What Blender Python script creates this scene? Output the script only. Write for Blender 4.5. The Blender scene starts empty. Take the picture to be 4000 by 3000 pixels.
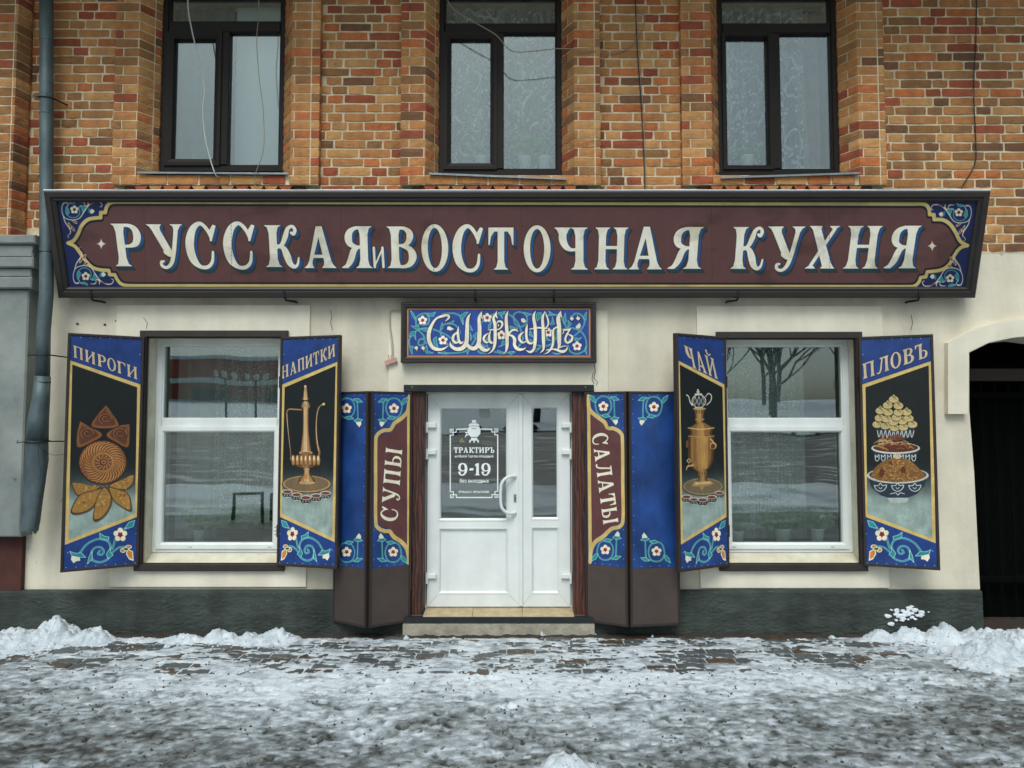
import bpy, math, random
import numpy as np
from mathutils import Vector, Matrix, noise as mnoise

R = math.radians
rnd = random.Random(7)
scene = bpy.context.scene
COL = scene.collection

# ------------------------------------------------------------------ camera
F_PX, CAM_Y, CAM_Z, PITCH = 2890.0, -6.4, 1.77, R(3.1)
cam_d = bpy.data.cameras.new('camera')
cam_d.sensor_width = 36.0
cam_d.lens = 36.0 * F_PX / 4000.0
cam_d.clip_start = 0.05
cam_d.clip_end = 2000
cam = bpy.data.objects.new('camera', cam_d)
cam.location = (0, CAM_Y, CAM_Z)
cam.rotation_euler = (R(90) + PITCH, 0, 0)
COL.objects.link(cam)
scene.camera = cam

# ------------------------------------------------------------------ world, sun, exposure
SUN_EL, SUN_ROT = 54.0, 190.0
world = bpy.data.worlds.new('World')
scene.world = world
world.use_nodes = True
wn = world.node_tree
bgn = wn.nodes['Background']
sky = wn.nodes.new('ShaderNodeTexSky')
sky.sky_type = 'NISHITA'
sky.sun_disc = False
sky.sun_elevation = R(SUN_EL)
sky.sun_rotation = R(SUN_ROT)
sky.air_density = 1.0
sky.dust_density = 4.0
sky.ozone_density = 0.6
hsv = wn.nodes.new('ShaderNodeHueSaturation')     # overcast: the sky's own colour, mostly greyed by cloud
hsv.inputs['Saturation'].default_value = 0.5
wn.links.new(sky.outputs[0], hsv.inputs['Color'])
tin = wn.nodes.new('ShaderNodeMixRGB'); tin.blend_type = 'MULTIPLY'; tin.inputs[0].default_value = 1.0; tin.inputs[2].default_value = (0.87, 0.99, 1.0, 1)
wn.links.new(hsv.outputs[0], tin.inputs[1]); wn.links.new(tin.outputs[0], bgn.inputs[0])
bgn.inputs[1].default_value = 0.11
sun_d = bpy.data.lights.new('sun', 'SUN')
sun_d.energy = 1.5
sun_d.angle = R(30)
sun_d.color = (1.0, 0.98, 0.945)
sun = bpy.data.objects.new('sun', sun_d)
az = R(SUN_ROT)
sdir = Vector((math.sin(az) * math.cos(R(SUN_EL)), math.cos(az) * math.cos(R(SUN_EL)), math.sin(R(SUN_EL))))
sun.rotation_euler = sdir.to_track_quat('Z', 'Y').to_euler()
sun.location = (0, -10, 20)
COL.objects.link(sun)
scene.view_settings.view_transform = 'Standard'
scene.view_settings.look = 'None'
scene.view_settings.exposure = 0.12
scene.view_settings.gamma = 1.0
scene.view_settings.use_curve_mapping = False
scene.cycles.use_denoising = True
scene.cycles.max_bounces = 8
scene.cycles.transparent_max_bounces = 16

# ------------------------------------------------------------------ photo pixel -> place
_c, _s = math.cos(PITCH), math.sin(PITCH)
CP = Vector((0, CAM_Y, CAM_Z))

def ray(px, py):
    dx, dy = (px - 2000) / F_PX, (1500 - py) / F_PX
    return Vector((dx, _c - dy * _s, _s + dy * _c))

def P(px, py, Y=0.0):
    d = ray(px, py)
    return CP + d * ((Y - CAM_Y) / d.y)

def PX(px, py, Y=0.0): return P(px, py, Y).x
def PZ(py, Y=0.0): return P(2000, py, Y).z

def PG(px, py, z=0.0):
    d = ray(px, py)
    return CP + d * ((z - CAM_Z) / d.z)

# ------------------------------------------------------------------ materials
def lin(c):
    return tuple(((x / 255) / 12.92 if x / 255 <= 0.04045 else ((x / 255 + 0.055) / 1.055) ** 2.4) for x in c)

def mat(name, col, col2=None, scale=6.0, rough=0.7, bump=0.0, bscale=40.0, var=0.0, metal=0.0, spec=0.5, grime=0.0,
        detail=6.0, stretch=(1, 1, 1), speck=None, speck_scale=60.0, speck_amt=0.35, dist=0.01, coat=0.0):
    m = bpy.data.materials.new(name)
    m.use_nodes = True
    nt = m.node_tree
    b = nt.nodes['Principled BSDF']
    N, L = nt.nodes.new, nt.links.new
    geo = N('ShaderNodeNewGeometry')
    mp = N('ShaderNodeMapping'); mp.inputs['Scale'].default_value = stretch
    L(geo.outputs['Position'], mp.inputs[0])
    out = None
    if col2 is not None:
        nz = N('ShaderNodeTexNoise'); nz.inputs['Scale'].default_value = scale; nz.inputs['Detail'].default_value = detail
        nz.inputs['Roughness'].default_value = 0.62
        L(mp.outputs[0], nz.inputs['Vector'])
        cr = N('ShaderNodeValToRGB')
        cr.color_ramp.elements[0].position = 0.33; cr.color_ramp.elements[1].position = 0.67
        cr.color_ramp.elements[0].color = (*col, 1); cr.color_ramp.elements[1].color = (*col2, 1)
        L(nz.outputs['Fac'], cr.inputs[0]); out = cr.outputs[0]
    else:
        rgb = N('ShaderNodeRGB'); rgb.outputs[0].default_value = (*col, 1); out = rgb.outputs[0]
    if speck is not None:
        n2 = N('ShaderNodeTexNoise'); n2.inputs['Scale'].default_value = speck_scale; n2.inputs['Detail'].default_value = 3
        L(mp.outputs[0], n2.inputs['Vector'])
        r2 = N('ShaderNodeValToRGB'); r2.color_ramp.elements[0].position = 1 - speck_amt - 0.02; r2.color_ramp.elements[1].position = 1 - speck_amt + 0.06
        L(n2.outputs['Fac'], r2.inputs[0])
        mx = N('ShaderNodeMixRGB'); mx.inputs[2].default_value = (*speck, 1)
        L(r2.outputs[0], mx.inputs[0]); L(out, mx.inputs[1]); out = mx.outputs[0]
    if var > 0:
        oi = N('ShaderNodeObjectInfo'); h = N('ShaderNodeHueSaturation')
        mr = N('ShaderNodeMapRange'); mr.inputs['To Min'].default_value = 1 - var; mr.inputs['To Max'].default_value = 1 + var
        L(oi.outputs['Random'], mr.inputs[0]); L(mr.outputs[0], h.inputs['Value']); L(out, h.inputs['Color']); out = h.outputs[0]
    if grime > 0:      # slow soot and rain streaks
        g1 = N('ShaderNodeTexNoise'); g1.inputs['Scale'].default_value = 0.9; g1.inputs['Detail'].default_value = 7; g1.inputs['Roughness'].default_value = .68; L(geo.outputs['Position'], g1.inputs['Vector'])
        gm = N('ShaderNodeMapping'); gm.inputs['Scale'].default_value = (5, 5, .45); L(geo.outputs['Position'], gm.inputs[0])
        g2 = N('ShaderNodeTexNoise'); g2.inputs['Scale'].default_value = 1.0; g2.inputs['Detail'].default_value = 6; L(gm.outputs[0], g2.inputs['Vector'])
        ga = N('ShaderNodeMath'); ga.operation = 'ADD'; L(g1.outputs['Fac'], ga.inputs[0]); L(g2.outputs['Fac'], ga.inputs[1])
        gr = N('ShaderNodeMapRange'); gr.inputs['From Min'].default_value = .78; gr.inputs['From Max'].default_value = 1.12; gr.inputs['To Min'].default_value = 1 - grime; gr.inputs['To Max'].default_value = 1.03
        L(ga.outputs[0], gr.inputs[0]); gh = N('ShaderNodeHueSaturation'); L(gr.outputs[0], gh.inputs['Value']); L(out, gh.inputs['Color']); out = gh.outputs[0]
    L(out, b.inputs['Base Color'])
    b.inputs['Roughness'].default_value = rough
    b.inputs['Metallic'].default_value = metal
    b.inputs['Specular IOR Level'].default_value = spec
    b.inputs['Coat Weight'].default_value = coat
    if bump > 0:
        n3 = N('ShaderNodeTexNoise'); n3.inputs['Scale'].default_value = bscale; n3.inputs['Detail'].default_value = 5
        L(mp.outputs[0], n3.inputs['Vector'])
        bp = N('ShaderNodeBump'); bp.inputs['Strength'].default_value = bump; bp.inputs['Distance'].default_value = dist
        L(n3.outputs['Fac'], bp.inputs['Height']); L(bp.outputs[0], b.inputs['Normal'])
    return m

M = {}
M['mortar'] = mat('lime_mortar', lin((236, 222, 188)), lin((198, 182, 150)), 9, 0.95, 0.9, 60, grime=.16, dist=0.006)
for k, a, b2 in (('tan', (200, 140, 84), (176, 118, 70)), ('sand', (208, 156, 98), (186, 134, 82)), ('brown', (168, 120, 74), (142, 100, 62)),
                 ('red', (176, 92, 60), (148, 76, 50)), ('orange', (204, 122, 70), (178, 100, 56)), ('dark', (136, 92, 62), (112, 80, 56))):
    M['b_' + k] = mat('clay_brick_' + k, lin(a), lin(b2), 14, 0.88, 0.8, 70, var=0.14, grime=.24, speck=lin((110, 78, 54)), speck_scale=38, speck_amt=0.3, dist=0.008)
M['plaster'] = mat('cream_plaster', lin((228, 220, 200)), lin((208, 200, 180)), 1.6, 0.9, 0.5, 24, grime=.13, speck=lin((150, 146, 134)), speck_scale=9, speck_amt=0.27, dist=0.006)
M['plaster2'] = mat('pale_plaster_band', lin((236, 229, 210)), lin((220, 213, 194)), 2.4, 0.9, 0.35, 30, grime=.10, dist=0.004)
M['dimmed_plaster'] = mat('dimmed_grey_plaster', lin((150, 156, 152)), lin((118, 126, 124)), 2.5, 0.9, 0.35, 25, speck=lin((90, 96, 94)), speck_scale=10, speck_amt=0.3, dist=0.006)  # grey lowered, the edge darkening of the view is in the plaster colour
M['redbase'] = mat('dark_red_paint', lin((84, 44, 36)), lin((60, 34, 30)), 6, 0.85, 0.4, 30)
M['plinth'] = mat('dark_stucco', lin((66, 75, 70)), lin((48, 55, 52)), 5, 0.92, 0.6, 26, stretch=(0.7, 1, 1.8), grime=.4, speck=lin((84, 92, 86)), speck_scale=26, speck_amt=0.33, dist=0.012)
M['brown'] = mat('brown_painted_wood', lin((52, 42, 39)), lin((42, 35, 33)), 5, 0.55, 0.25, 60, stretch=(1, 1, .2), dist=0.003)
M['plywood'] = mat('brown_painted_board', lin((76, 63, 58)), lin((64, 54, 50)), 4, 0.6, 0.2, 90, dist=0.002)
M['signframe'] = mat('dark_sign_moulding', lin((52, 45, 43)), lin((41, 37, 36)), 3, 0.5, 0.2, 50, stretch=(.3, 1, 2), dist=0.003)
M['upvc_brown'] = mat('dark_brown_window_profile', lin((34, 27, 24)), lin((28, 23, 21)), 4, 0.5, spec=.25)
M['pvc'] = mat('white_window_profile', lin((232, 236, 234)), lin((222, 227, 225)), 3, 0.32, 0.04, 20, grime=.10)
M['pvc_line'] = mat('grey_profile_gap', lin((120, 126, 124)), None, rough=0.6)
M['reveal'] = mat('dirty_cream_reveal', lin((216, 212, 194)), lin((190, 184, 160)), 6, 0.8, 0.2, 30, speck=lin((140, 120, 86)), speck_scale=16, speck_amt=0.24)
M['zinc'] = mat('galvanised_sheet', lin((150, 158, 160)), lin((124, 132, 136)), 10, 0.42, 0.15, 30, metal=0.55)
M['pipe'] = mat('weathered_grey_pipe', lin((100, 116, 120)), lin((74, 88, 92)), 7, 0.55, 0.4, 14, metal=0.35, stretch=(1, 1, .5), speck=lin((56, 52, 46)), speck_scale=18, speck_amt=0.3, dist=0.01)
M['iron'] = mat('black_iron', lin((34, 38, 38)), lin((24, 27, 27)), 20, 0.5, 0.2, 60, metal=0.5)
M['steel'] = mat('dark_metal_strip', lin((48, 54, 56)), lin((36, 41, 43)), 8, 0.45, 0.1, 40, metal=0.4)
M['tile'] = mat('beige_threshold_tile', lin((190, 172, 138)), lin((160, 142, 110)), 14, 0.55, 0.15, 50, var=0.06, speck=lin((110, 92, 66)), speck_scale=12, speck_amt=0.27)
M['concrete'] = mat('pale_step_concrete', lin((178, 172, 156)), lin((140, 134, 120)), 9, 0.92, 0.6, 40, speck=lin((110, 92, 74)), speck_scale=14, speck_amt=0.3)
M['white_wire'] = mat('white_cable', lin((196, 198, 190)), None, rough=0.6)
M['tan_wire'] = mat('tan_cable', lin((150, 138, 118)), None, rough=0.6)
M['dark_wire'] = mat('black_cable', lin((26, 28, 28)), None, rough=0.6)
M['pink'] = mat('pale_terminal_plastic', lin((206, 170, 160)), lin((180, 130, 118)), 60, 0.5)
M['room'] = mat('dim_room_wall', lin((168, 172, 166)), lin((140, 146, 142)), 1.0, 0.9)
M['room_dark'] = mat('unlit_room_wall', lin((56, 60, 60)), lin((44, 48, 48)), 1.0, 0.9)  # darkness of an unlit room put into the wall colour
M['roomfloor'] = mat('dim_room_floor', lin((84, 74, 64)), None, rough=0.8)
M['pot'] = mat('white_plastic_pot', lin((226, 228, 224)), None, rough=0.5)
M['leaf'] = mat('geranium_leaf', lin((98, 136, 70)), lin((66, 104, 52)), 30, 0.6, 0.2, 80)
M['leaf2'] = mat('pale_leaf', lin((134, 160, 112)), lin((104, 134, 84)), 30, 0.6, 0.2, 80)
M['petal_red'] = mat('red_petal', lin((190, 60, 62)), None, rough=0.6)
M['petal_pink'] = mat('pink_petal', lin((222, 160, 178)), None, rough=0.6)
M['soil'] = mat('wet_soil', lin((66, 54, 44)), lin((44, 38, 32)), 20, 0.9, 0.8, 50)
M['paver'] = mat('wet_grey_paver', lin((92, 96, 96)), lin((70, 74, 74)), 16, 0.5, 0.6, 90, var=0.18, dist=0.004)
M['paver_brown'] = mat('wet_brown_paver', lin((92, 76, 62)), lin((72, 60, 50)), 16, 0.5, 0.6, 90, var=0.1, dist=0.004)
M['weed'] = mat('dry_weed', lin((82, 84, 56)), lin((64, 60, 44)), 20, 0.8)
M['bark'] = mat('dark_bark', lin((62, 56, 50)), lin((44, 40, 38)), 12, 0.95, 0.9, 20, stretch=(1, 1, .3))
M['redbuilding'] = mat('far_red_facade', lin((176, 88, 72)), lin((156, 78, 64)), 0.6, 0.9)
M['asphalt'] = mat('slushy_asphalt', lin((112, 110, 104)), lin((66, 66, 64)), 0.6, 0.6, 0.5, 8, stretch=(.25, 1, 1), speck=lin((176, 178, 176)), speck_scale=3, speck_amt=0.42)

# wood grain for the door posts
def wood_mat():
    m = bpy.data.materials.new('stained_wood_grain'); m.use_nodes = True
    nt = m.node_tree; b = nt.nodes['Principled BSDF']; N, L = nt.nodes.new, nt.links.new
    g = N('ShaderNodeNewGeometry'); mp = N('ShaderNodeMapping'); mp.inputs['Scale'].default_value = (1, 1, .09)
    L(g.outputs['Position'], mp.inputs[0])
    w = N('ShaderNodeTexWave'); w.wave_type = 'BANDS'; w.bands_direction = 'X'; w.inputs['Scale'].default_value = 11
    w.inputs['Distortion'].default_value = 11; w.inputs['Detail'].default_value = 4; w.inputs['Detail Scale'].default_value = 2.6
    L(mp.outputs[0], w.inputs['Vector'])
    cr = N('ShaderNodeValToRGB'); e = cr.color_ramp.elements
    e[0].position = 0.25; e[0].color = (*lin((44, 28, 24)), 1); e[1].position = 0.9; e[1].color = (*lin((92, 50, 38)), 1)
    L(w.outputs['Fac'], cr.inputs[0]); L(cr.outputs[0], b.inputs['Base Color']); b.inputs['Roughness'].default_value = .55
    bp = N('ShaderNodeBump'); bp.inputs['Strength'].default_value = .5; bp.inputs['Distance'].default_value = .004
    L(w.outputs['Fac'], bp.inputs['Height']); L(bp.outputs[0], b.inputs['Normal'])
    return m
M['wood'] = wood_mat()

def glass_mat(name, refl, tint):
    m = bpy.data.materials.new(name); m.use_nodes = True
    nt = m.node_tree; nt.nodes.clear(); N, L = nt.nodes.new, nt.links.new
    o = N('ShaderNodeOutputMaterial'); mx = N('ShaderNodeMixShader'); t = N('ShaderNodeBsdfTransparent'); g = N('ShaderNodeBsdfGlossy')
    t.inputs[0].default_value = (*tint, 1); g.inputs['Roughness'].default_value = 0.0; g.inputs[0].default_value = (.95, 1, 1, 1)
    lw = N('ShaderNodeLayerWeight'); lw.inputs['Blend'].default_value = 0.35
    mr = N('ShaderNodeMapRange'); mr.inputs['To Min'].default_value = refl; mr.inputs['To Max'].default_value = 0.95
    nz = N('ShaderNodeTexNoise'); nz.inputs['Scale'].default_value = 1.3; nz.inputs['Detail'].default_value = 1
    bp = N('ShaderNodeBump'); bp.inputs['Strength'].default_value = 0.06; bp.inputs['Distance'].default_value = 0.05
    ge = N('ShaderNodeNewGeometry'); L(ge.outputs['Position'], nz.inputs['Vector']); L(nz.outputs['Fac'], bp.inputs['Height']); L(bp.outputs[0], g.inputs['Normal'])
    L(lw.outputs['Fresnel'], mr.inputs[0]); L(mr.outputs[0], mx.inputs[0]); L(t.outputs[0], mx.inputs[1]); L(g.outputs[0], mx.inputs[2]); L(mx.outputs[0], o.inputs[0])
    return m
M['glass'] = glass_mat('window_glass', 0.14, (.90, .95, .93))
M['glass_up'] = glass_mat('upper_window_glass', 0.09, (.92, .97, .96))
M['glass_dark'] = glass_mat('tinted_door_glass', 0.17, (.55, .62, .60))

def lace_mat(name, kind):
    m = bpy.data.materials.new(name); m.use_nodes = True
    nt = m.node_tree; nt.nodes.clear(); N, L = nt.nodes.new, nt.links.new
    o = N('ShaderNodeOutputMaterial'); mx = N('ShaderNodeMixShader'); t = N('ShaderNodeBsdfTransparent')
    d = N('ShaderNodeBsdfDiffuse'); tl = N('ShaderNodeBsdfTranslucent'); ad = N('ShaderNodeMixShader'); ad.inputs[0].default_value = .3
    for q in (d, tl): q.inputs[0].default_value = (.80, .84, .84, 1)
    L(d.outputs[0], ad.inputs[1]); L(tl.outputs[0], ad.inputs[2])
    g = N('ShaderNodeNewGeometry')
    if kind == 'damask':
        def vor(sc, lo, hi, off=0.0):
            mp = N('ShaderNodeMapping'); mp.inputs['Scale'].default_value = (sc, 0, sc * .8); mp.inputs['Location'].default_value = (off, 0, off)
            ds = N('ShaderNodeTexNoise'); ds.inputs['Scale'].default_value = 14; L(g.outputs['Position'], ds.inputs['Vector'])
            va = N('ShaderNodeVectorMath'); va.operation = 'MULTIPLY_ADD'; va.inputs[1].default_value = (.05, .05, .05); L(ds.outputs['Color'], va.inputs[0]); L(g.outputs['Position'], va.inputs[2]); L(va.outputs[0], mp.inputs[0])
            v = N('ShaderNodeTexVoronoi'); v.inputs['Scale'].default_value = 1; v.inputs['Randomness'].default_value = .55; L(mp.outputs[0], v.inputs['Vector'])
            q = N('ShaderNodeValToRGB'); q.color_ramp.elements[0].position = lo; q.color_ramp.elements[1].position = hi; L(v.outputs['Distance'], q.inputs[0]); return v, q
        v1, _q = vor(4.6, 0, 1)
        sn_ = N('ShaderNodeMath'); sn_.operation = 'MULTIPLY'; sn_.inputs[1].default_value = 21; L(v1.outputs['Distance'], sn_.inputs[0])
        s2_ = N('ShaderNodeMath'); s2_.operation = 'SINE'; L(sn_.outputs[0], s2_.inputs[0])
        s3_ = N('ShaderNodeMapRange'); s3_.inputs['From Min'].default_value = .55; s3_.inputs['From Max'].default_value = .85; L(s2_.outputs[0], s3_.inputs[0])
        v2, q2 = vor(24, .28, .42, 3.3); q2.color_ramp.elements[0].color = (1, 1, 1, 1); q2.color_ramp.elements[1].color = (0, 0, 0, 1)
        n5 = N('ShaderNodeTexNoise'); n5.inputs['Scale'].default_value = 6; L(g.outputs['Position'], n5.inputs['Vector'])
        m5 = N('ShaderNodeMapRange'); m5.inputs['From Min'].default_value = .47; m5.inputs['From Max'].default_value = .53; L(n5.outputs['Fac'], m5.inputs[0])
        mu = N('ShaderNodeMath'); mu.operation = 'MULTIPLY'; L(q2.outputs[0], mu.inputs[0]); L(m5.outputs[0], mu.inputs[1])
        m6 = N('ShaderNodeMath'); m6.operation = 'SUBTRACT'; m6.inputs[0].default_value = 1.0; L(m5.outputs[0], m6.inputs[1])
        mz = N('ShaderNodeMath'); mz.operation = 'MULTIPLY'; L(s3_.outputs[0], mz.inputs[0]); L(m6.outputs[0], mz.inputs[1])
        r = N('ShaderNodeMath'); r.operation = 'MAXIMUM'; L(mu.outputs[0], r.inputs[0]); L(mz.outputs[0], r.inputs[1]); base, top = .20, 1.0
    elif kind == 'dots':
        mp = N('ShaderNodeMapping'); mp.inputs['Scale'].default_value = (8.5, 0, 8.5); L(g.outputs['Position'], mp.inputs[0])
        v = N('ShaderNodeTexVoronoi'); v.feature = 'F1'; L(mp.outputs[0], v.inputs['Vector'])
        r = N('ShaderNodeValToRGB'); r.color_ramp.elements[0].position = .24; r.color_ramp.elements[1].position = .31
        r.color_ramp.elements[0].color = (1, 1, 1, 1); r.color_ramp.elements[1].color = (0, 0, 0, 1)
        L(v.outputs['Distance'], r.inputs[0]); base, top = .22, 1.0
    else:
        nz = N('ShaderNodeTexNoise'); nz.inputs['Scale'].default_value = 2; L(g.outputs['Position'], nz.inputs['Vector']); r = N('ShaderNodeValToRGB'); L(nz.outputs['Fac'], r.inputs[0]); base, top = .58, .72
    if kind == 'blind': base, top = .93, .97
    mr = N('ShaderNodeMapRange'); mr.inputs['To Min'].default_value = base; mr.inputs['To Max'].default_value = top
    L(r.outputs[0], mr.inputs[0]); lw = N('ShaderNodeLayerWeight'); lw.inputs['Blend'].default_value = .5; af = N('ShaderNodeMath'); af.operation = 'MULTIPLY_ADD'; af.use_clamp = True; af.inputs[1].default_value = .55; L(lw.outputs['Facing'], af.inputs[0]); L(mr.outputs[0], af.inputs[2]); L(af.outputs[0], mx.inputs[0]); L(t.outputs[0], mx.inputs[1]); L(ad.outputs[0], mx.inputs[2]); L(mx.outputs[0], o.inputs[0])
    return m
M['damask'] = lace_mat('damask_lace', 'damask'); M['dots'] = lace_mat('dotted_lace', 'dots'); M['sheer'] = lace_mat('sheer_voile', 'sheer'); M['blind'] = lace_mat('plain_blind', 'blind')
M['net'] = mat('grey_insect_net', lin((92, 100, 98)), lin((74, 82, 80)), 9, 0.95)
M['drape'] = mat('pinkish_drape', lin((186, 168, 158)), lin((160, 140, 130)), 5, 0.9)

# ------------------------------------------------------------------ object helpers
def tag(o, label=None, cat=None, group=None, kind=None):
    if label: o['label'] = label
    if cat: o['category'] = cat
    if group: o['group'] = group
    if kind: o['kind'] = kind
    return o

def thing(name, label, cat, loc=(0, 0, 0), rz=0.0, group=None):
    o = bpy.data.objects.new(name, None); COL.objects.link(o)
    o.location = loc; o.rotation_euler = (0, 0, rz); o.empty_display_size = 0.1
    return tag(o, label, cat, group)

def root_loc(p):
    while p.parent: p = p.parent
    return p.location.copy()

class MB:
    def __init__(s): s.v = []; s.f = []
    def add(s, vs, fs):
        n = len(s.v); s.v += [tuple(v) for v in vs]; s.f += [tuple(i + n for i in f) for f in fs]; return s
    def box(s, a, b):
        x0, y0, z0 = a; x1, y1, z1 = b
        x0, x1 = min(x0, x1), max(x0, x1); y0, y1 = min(y0, y1), max(y0, y1); z0, z1 = min(z0, z1), max(z0, z1)
        return s.add([(x0, y0, z0), (x1, y0, z0), (x1, y1, z0), (x0, y1, z0), (x0, y0, z1), (x1, y0, z1), (x1, y1, z1), (x0, y1, z1)],
                     [(0, 3, 2, 1), (4, 5, 6, 7), (0, 1, 5, 4), (1, 2, 6, 5), (2, 3, 7, 6), (3, 0, 4, 7)])
    def bbox(s, a, b, e=0.004):
        """box with its front (-y) edges chamfered"""
        x0, y0, z0 = a; x1, y1, z1 = b
        s.add([(x0, y1, z0), (x1, y1, z0), (x1, y1, z1), (x0, y1, z1), (x0, y0 + e, z0), (x1, y0 + e, z0), (x1, y0 + e, z1), (x0, y0 + e, z1),
               (x0 + e, y0, z0 + e), (x1 - e, y0, z0 + e), (x1 - e, y0, z1 - e), (x0 + e, y0, z1 - e)],
              [(3, 2, 1, 0), (0, 1, 5, 4), (1, 2, 6, 5), (2, 3, 7, 6), (3, 0, 4, 7), (4, 5, 9, 8), (5, 6, 10, 9), (6, 7, 11, 10), (7, 4, 8, 11), (8, 9, 10, 11)])
        return s
    def ring(s, x0, x1, z0, z1, prof, T=None):
        """picture-frame ring; prof = [(inset, n)], n = distance towards the viewer"""
        T = T or (lambda u, v, n: (u, -n, v))
        vs = []; fs = []
        for (i, n) in prof:
            vs += [T(x0 + i, z0 + i, n), T(x1 - i, z0 + i, n), T(x1 - i, z1 - i, n), T(x0 + i, z1 - i, n)]
        for k in range(len(prof) - 1):
            for j in range(4):
                fs.append((4 * k + j, 4 * k + (j + 1) % 4, 4 * k + 4 + (j + 1) % 4, 4 * k + 4 + j))
        return s.add(vs, fs)
    def prism(s, pts, n0, n1, T=None):
        """polygon (u,v) extruded from n0 to n1 (n towards the viewer)"""
        T = T or (lambda u, v, n: (u, -n, v)); k = len(pts)
        vs = [T(u, v, n0) for u, v in pts] + [T(u, v, n1) for u, v in pts]
        fs = [tuple(range(k, 2 * k)), tuple(range(k - 1, -1, -1))] + [(i, (i + 1) % k, k + (i + 1) % k, k + i) for i in range(k)]
        return s.add(vs, fs)
    def tube(s, pts, r, seg=8, cap=True):
        pts = [Vector(p) for p in pts]; rr = r if isinstance(r, (list, tuple)) else [r] * len(pts); n0 = len(s.v)
        up = Vector((0, 0, 1)); prev = None
        for i, p in enumerate(pts):
            t = (pts[min(i + 1, len(pts) - 1)] - pts[max(i - 1, 0)]).normalized()
            if prev is None:
                a = t.cross(up) if abs(t.dot(up)) < .95 else t.cross(Vector((0, 1, 0)))
                a.normalize()
            else:
                a = (prev - t * prev.dot(t)).normalized()
            prev = a; b = t.cross(a)
            for k in range(seg):
                q = 2 * math.pi * k / seg
                s.v.append(tuple(p + (a * math.cos(q) + b * math.sin(q)) * rr[i]))
        for i in range(len(pts) - 1):
            for k in range(seg):
                s.f.append((n0 + i * seg + k, n0 + i * seg + (k + 1) % seg, n0 + (i + 1) * seg + (k + 1) % seg, n0 + (i + 1) * seg + k))
        if cap:
            s.f.append(tuple(n0 + k for k in range(seg - 1, -1, -1))); s.f.append(tuple(n0 + (len(pts) - 1) * seg + k for k in range(seg)))
        return s
    def lathe(s, c, prof, seg=16):
        n0 = len(s.v); c = Vector(c)
        for (r, z) in prof:
            for k in range(seg):
                q = 2 * math.pi * k / seg; s.v.append((c.x + r * math.cos(q), c.y + r * math.sin(q), c.z + z))
        for i in range(len(prof) - 1):
            for k in range(seg):
                s.f.append((n0 + i * seg + k, n0 + i * seg + (k + 1) % seg, n0 + (i + 1) * seg + (k + 1) % seg, n0 + (i + 1) * seg + k))
        return s
    def build(s, name, m, parent=None, world=True, smooth=False, label=None):
        me = bpy.data.meshes.new(name)
        vs = s.v
        if parent is not None and world:
            L = root_loc(parent); vs = [(x - L.x, y - L.y, z - L.z) for x, y, z in vs]
        me.from_pydata(vs, [], s.f); me.update()
        if smooth: me.polygons.foreach_set('use_smooth', [True] * len(me.polygons))
        if m is not None: me.materials.append(m)
        o = bpy.data.objects.new(name, me); COL.objects.link(o)
        if parent is not None: o.parent = parent
        if label: o['label'] = label
        return o

def catmull(pts, n=6):
    pts = [tuple(map(float, p)) for p in pts]
    if len(pts) < 3: return pts
    out = []; q = [pts[0]] + pts + [pts[-1]]
    for i in range(1, len(q) - 2):
        a, b, c, d = (np.array(q[j]) for j in (i - 1, i, i + 1, i + 2))
        for k in range(n):
            t = k / n
            out.append(tuple(.5 * ((2 * b) + (c - a) * t + (2 * a - 5 * b + 4 * c - d) * t * t + (3 * b - a - 3 * c + d) * t ** 3)))
    out.append(pts[-1]); return out

def vnoise(x, y, seed=0):
    xi = np.floor(x).astype(np.int64); yi = np.floor(y).astype(np.int64); xf = x - xi; yf = y - yi
    def h(a, b):
        n = (a * 374761393 + b * 668265263 + seed * 974634777) & 0xffffffff
        n = ((n ^ (n >> 13)) * 1274126177) & 0xffffffff
        return ((n ^ (n >> 16)) & 0xffff) / 65535.0
    u = xf * xf * (3 - 2 * xf); v = yf * yf * (3 - 2 * yf)
    return (h(xi, yi) * (1 - u) + h(xi + 1, yi) * u) * (1 - v) + (h(xi, yi + 1) * (1 - u) + h(xi + 1, yi + 1) * u) * v
def fbm(x, y, seed=0, o=5, g=.55):
    a = 1; s = 0; t = 0
    for k in range(o):
        s = s + a * vnoise(x * 2 ** k, y * 2 ** k, seed + k * 17); t += a; a *= g
    return s / t
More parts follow.
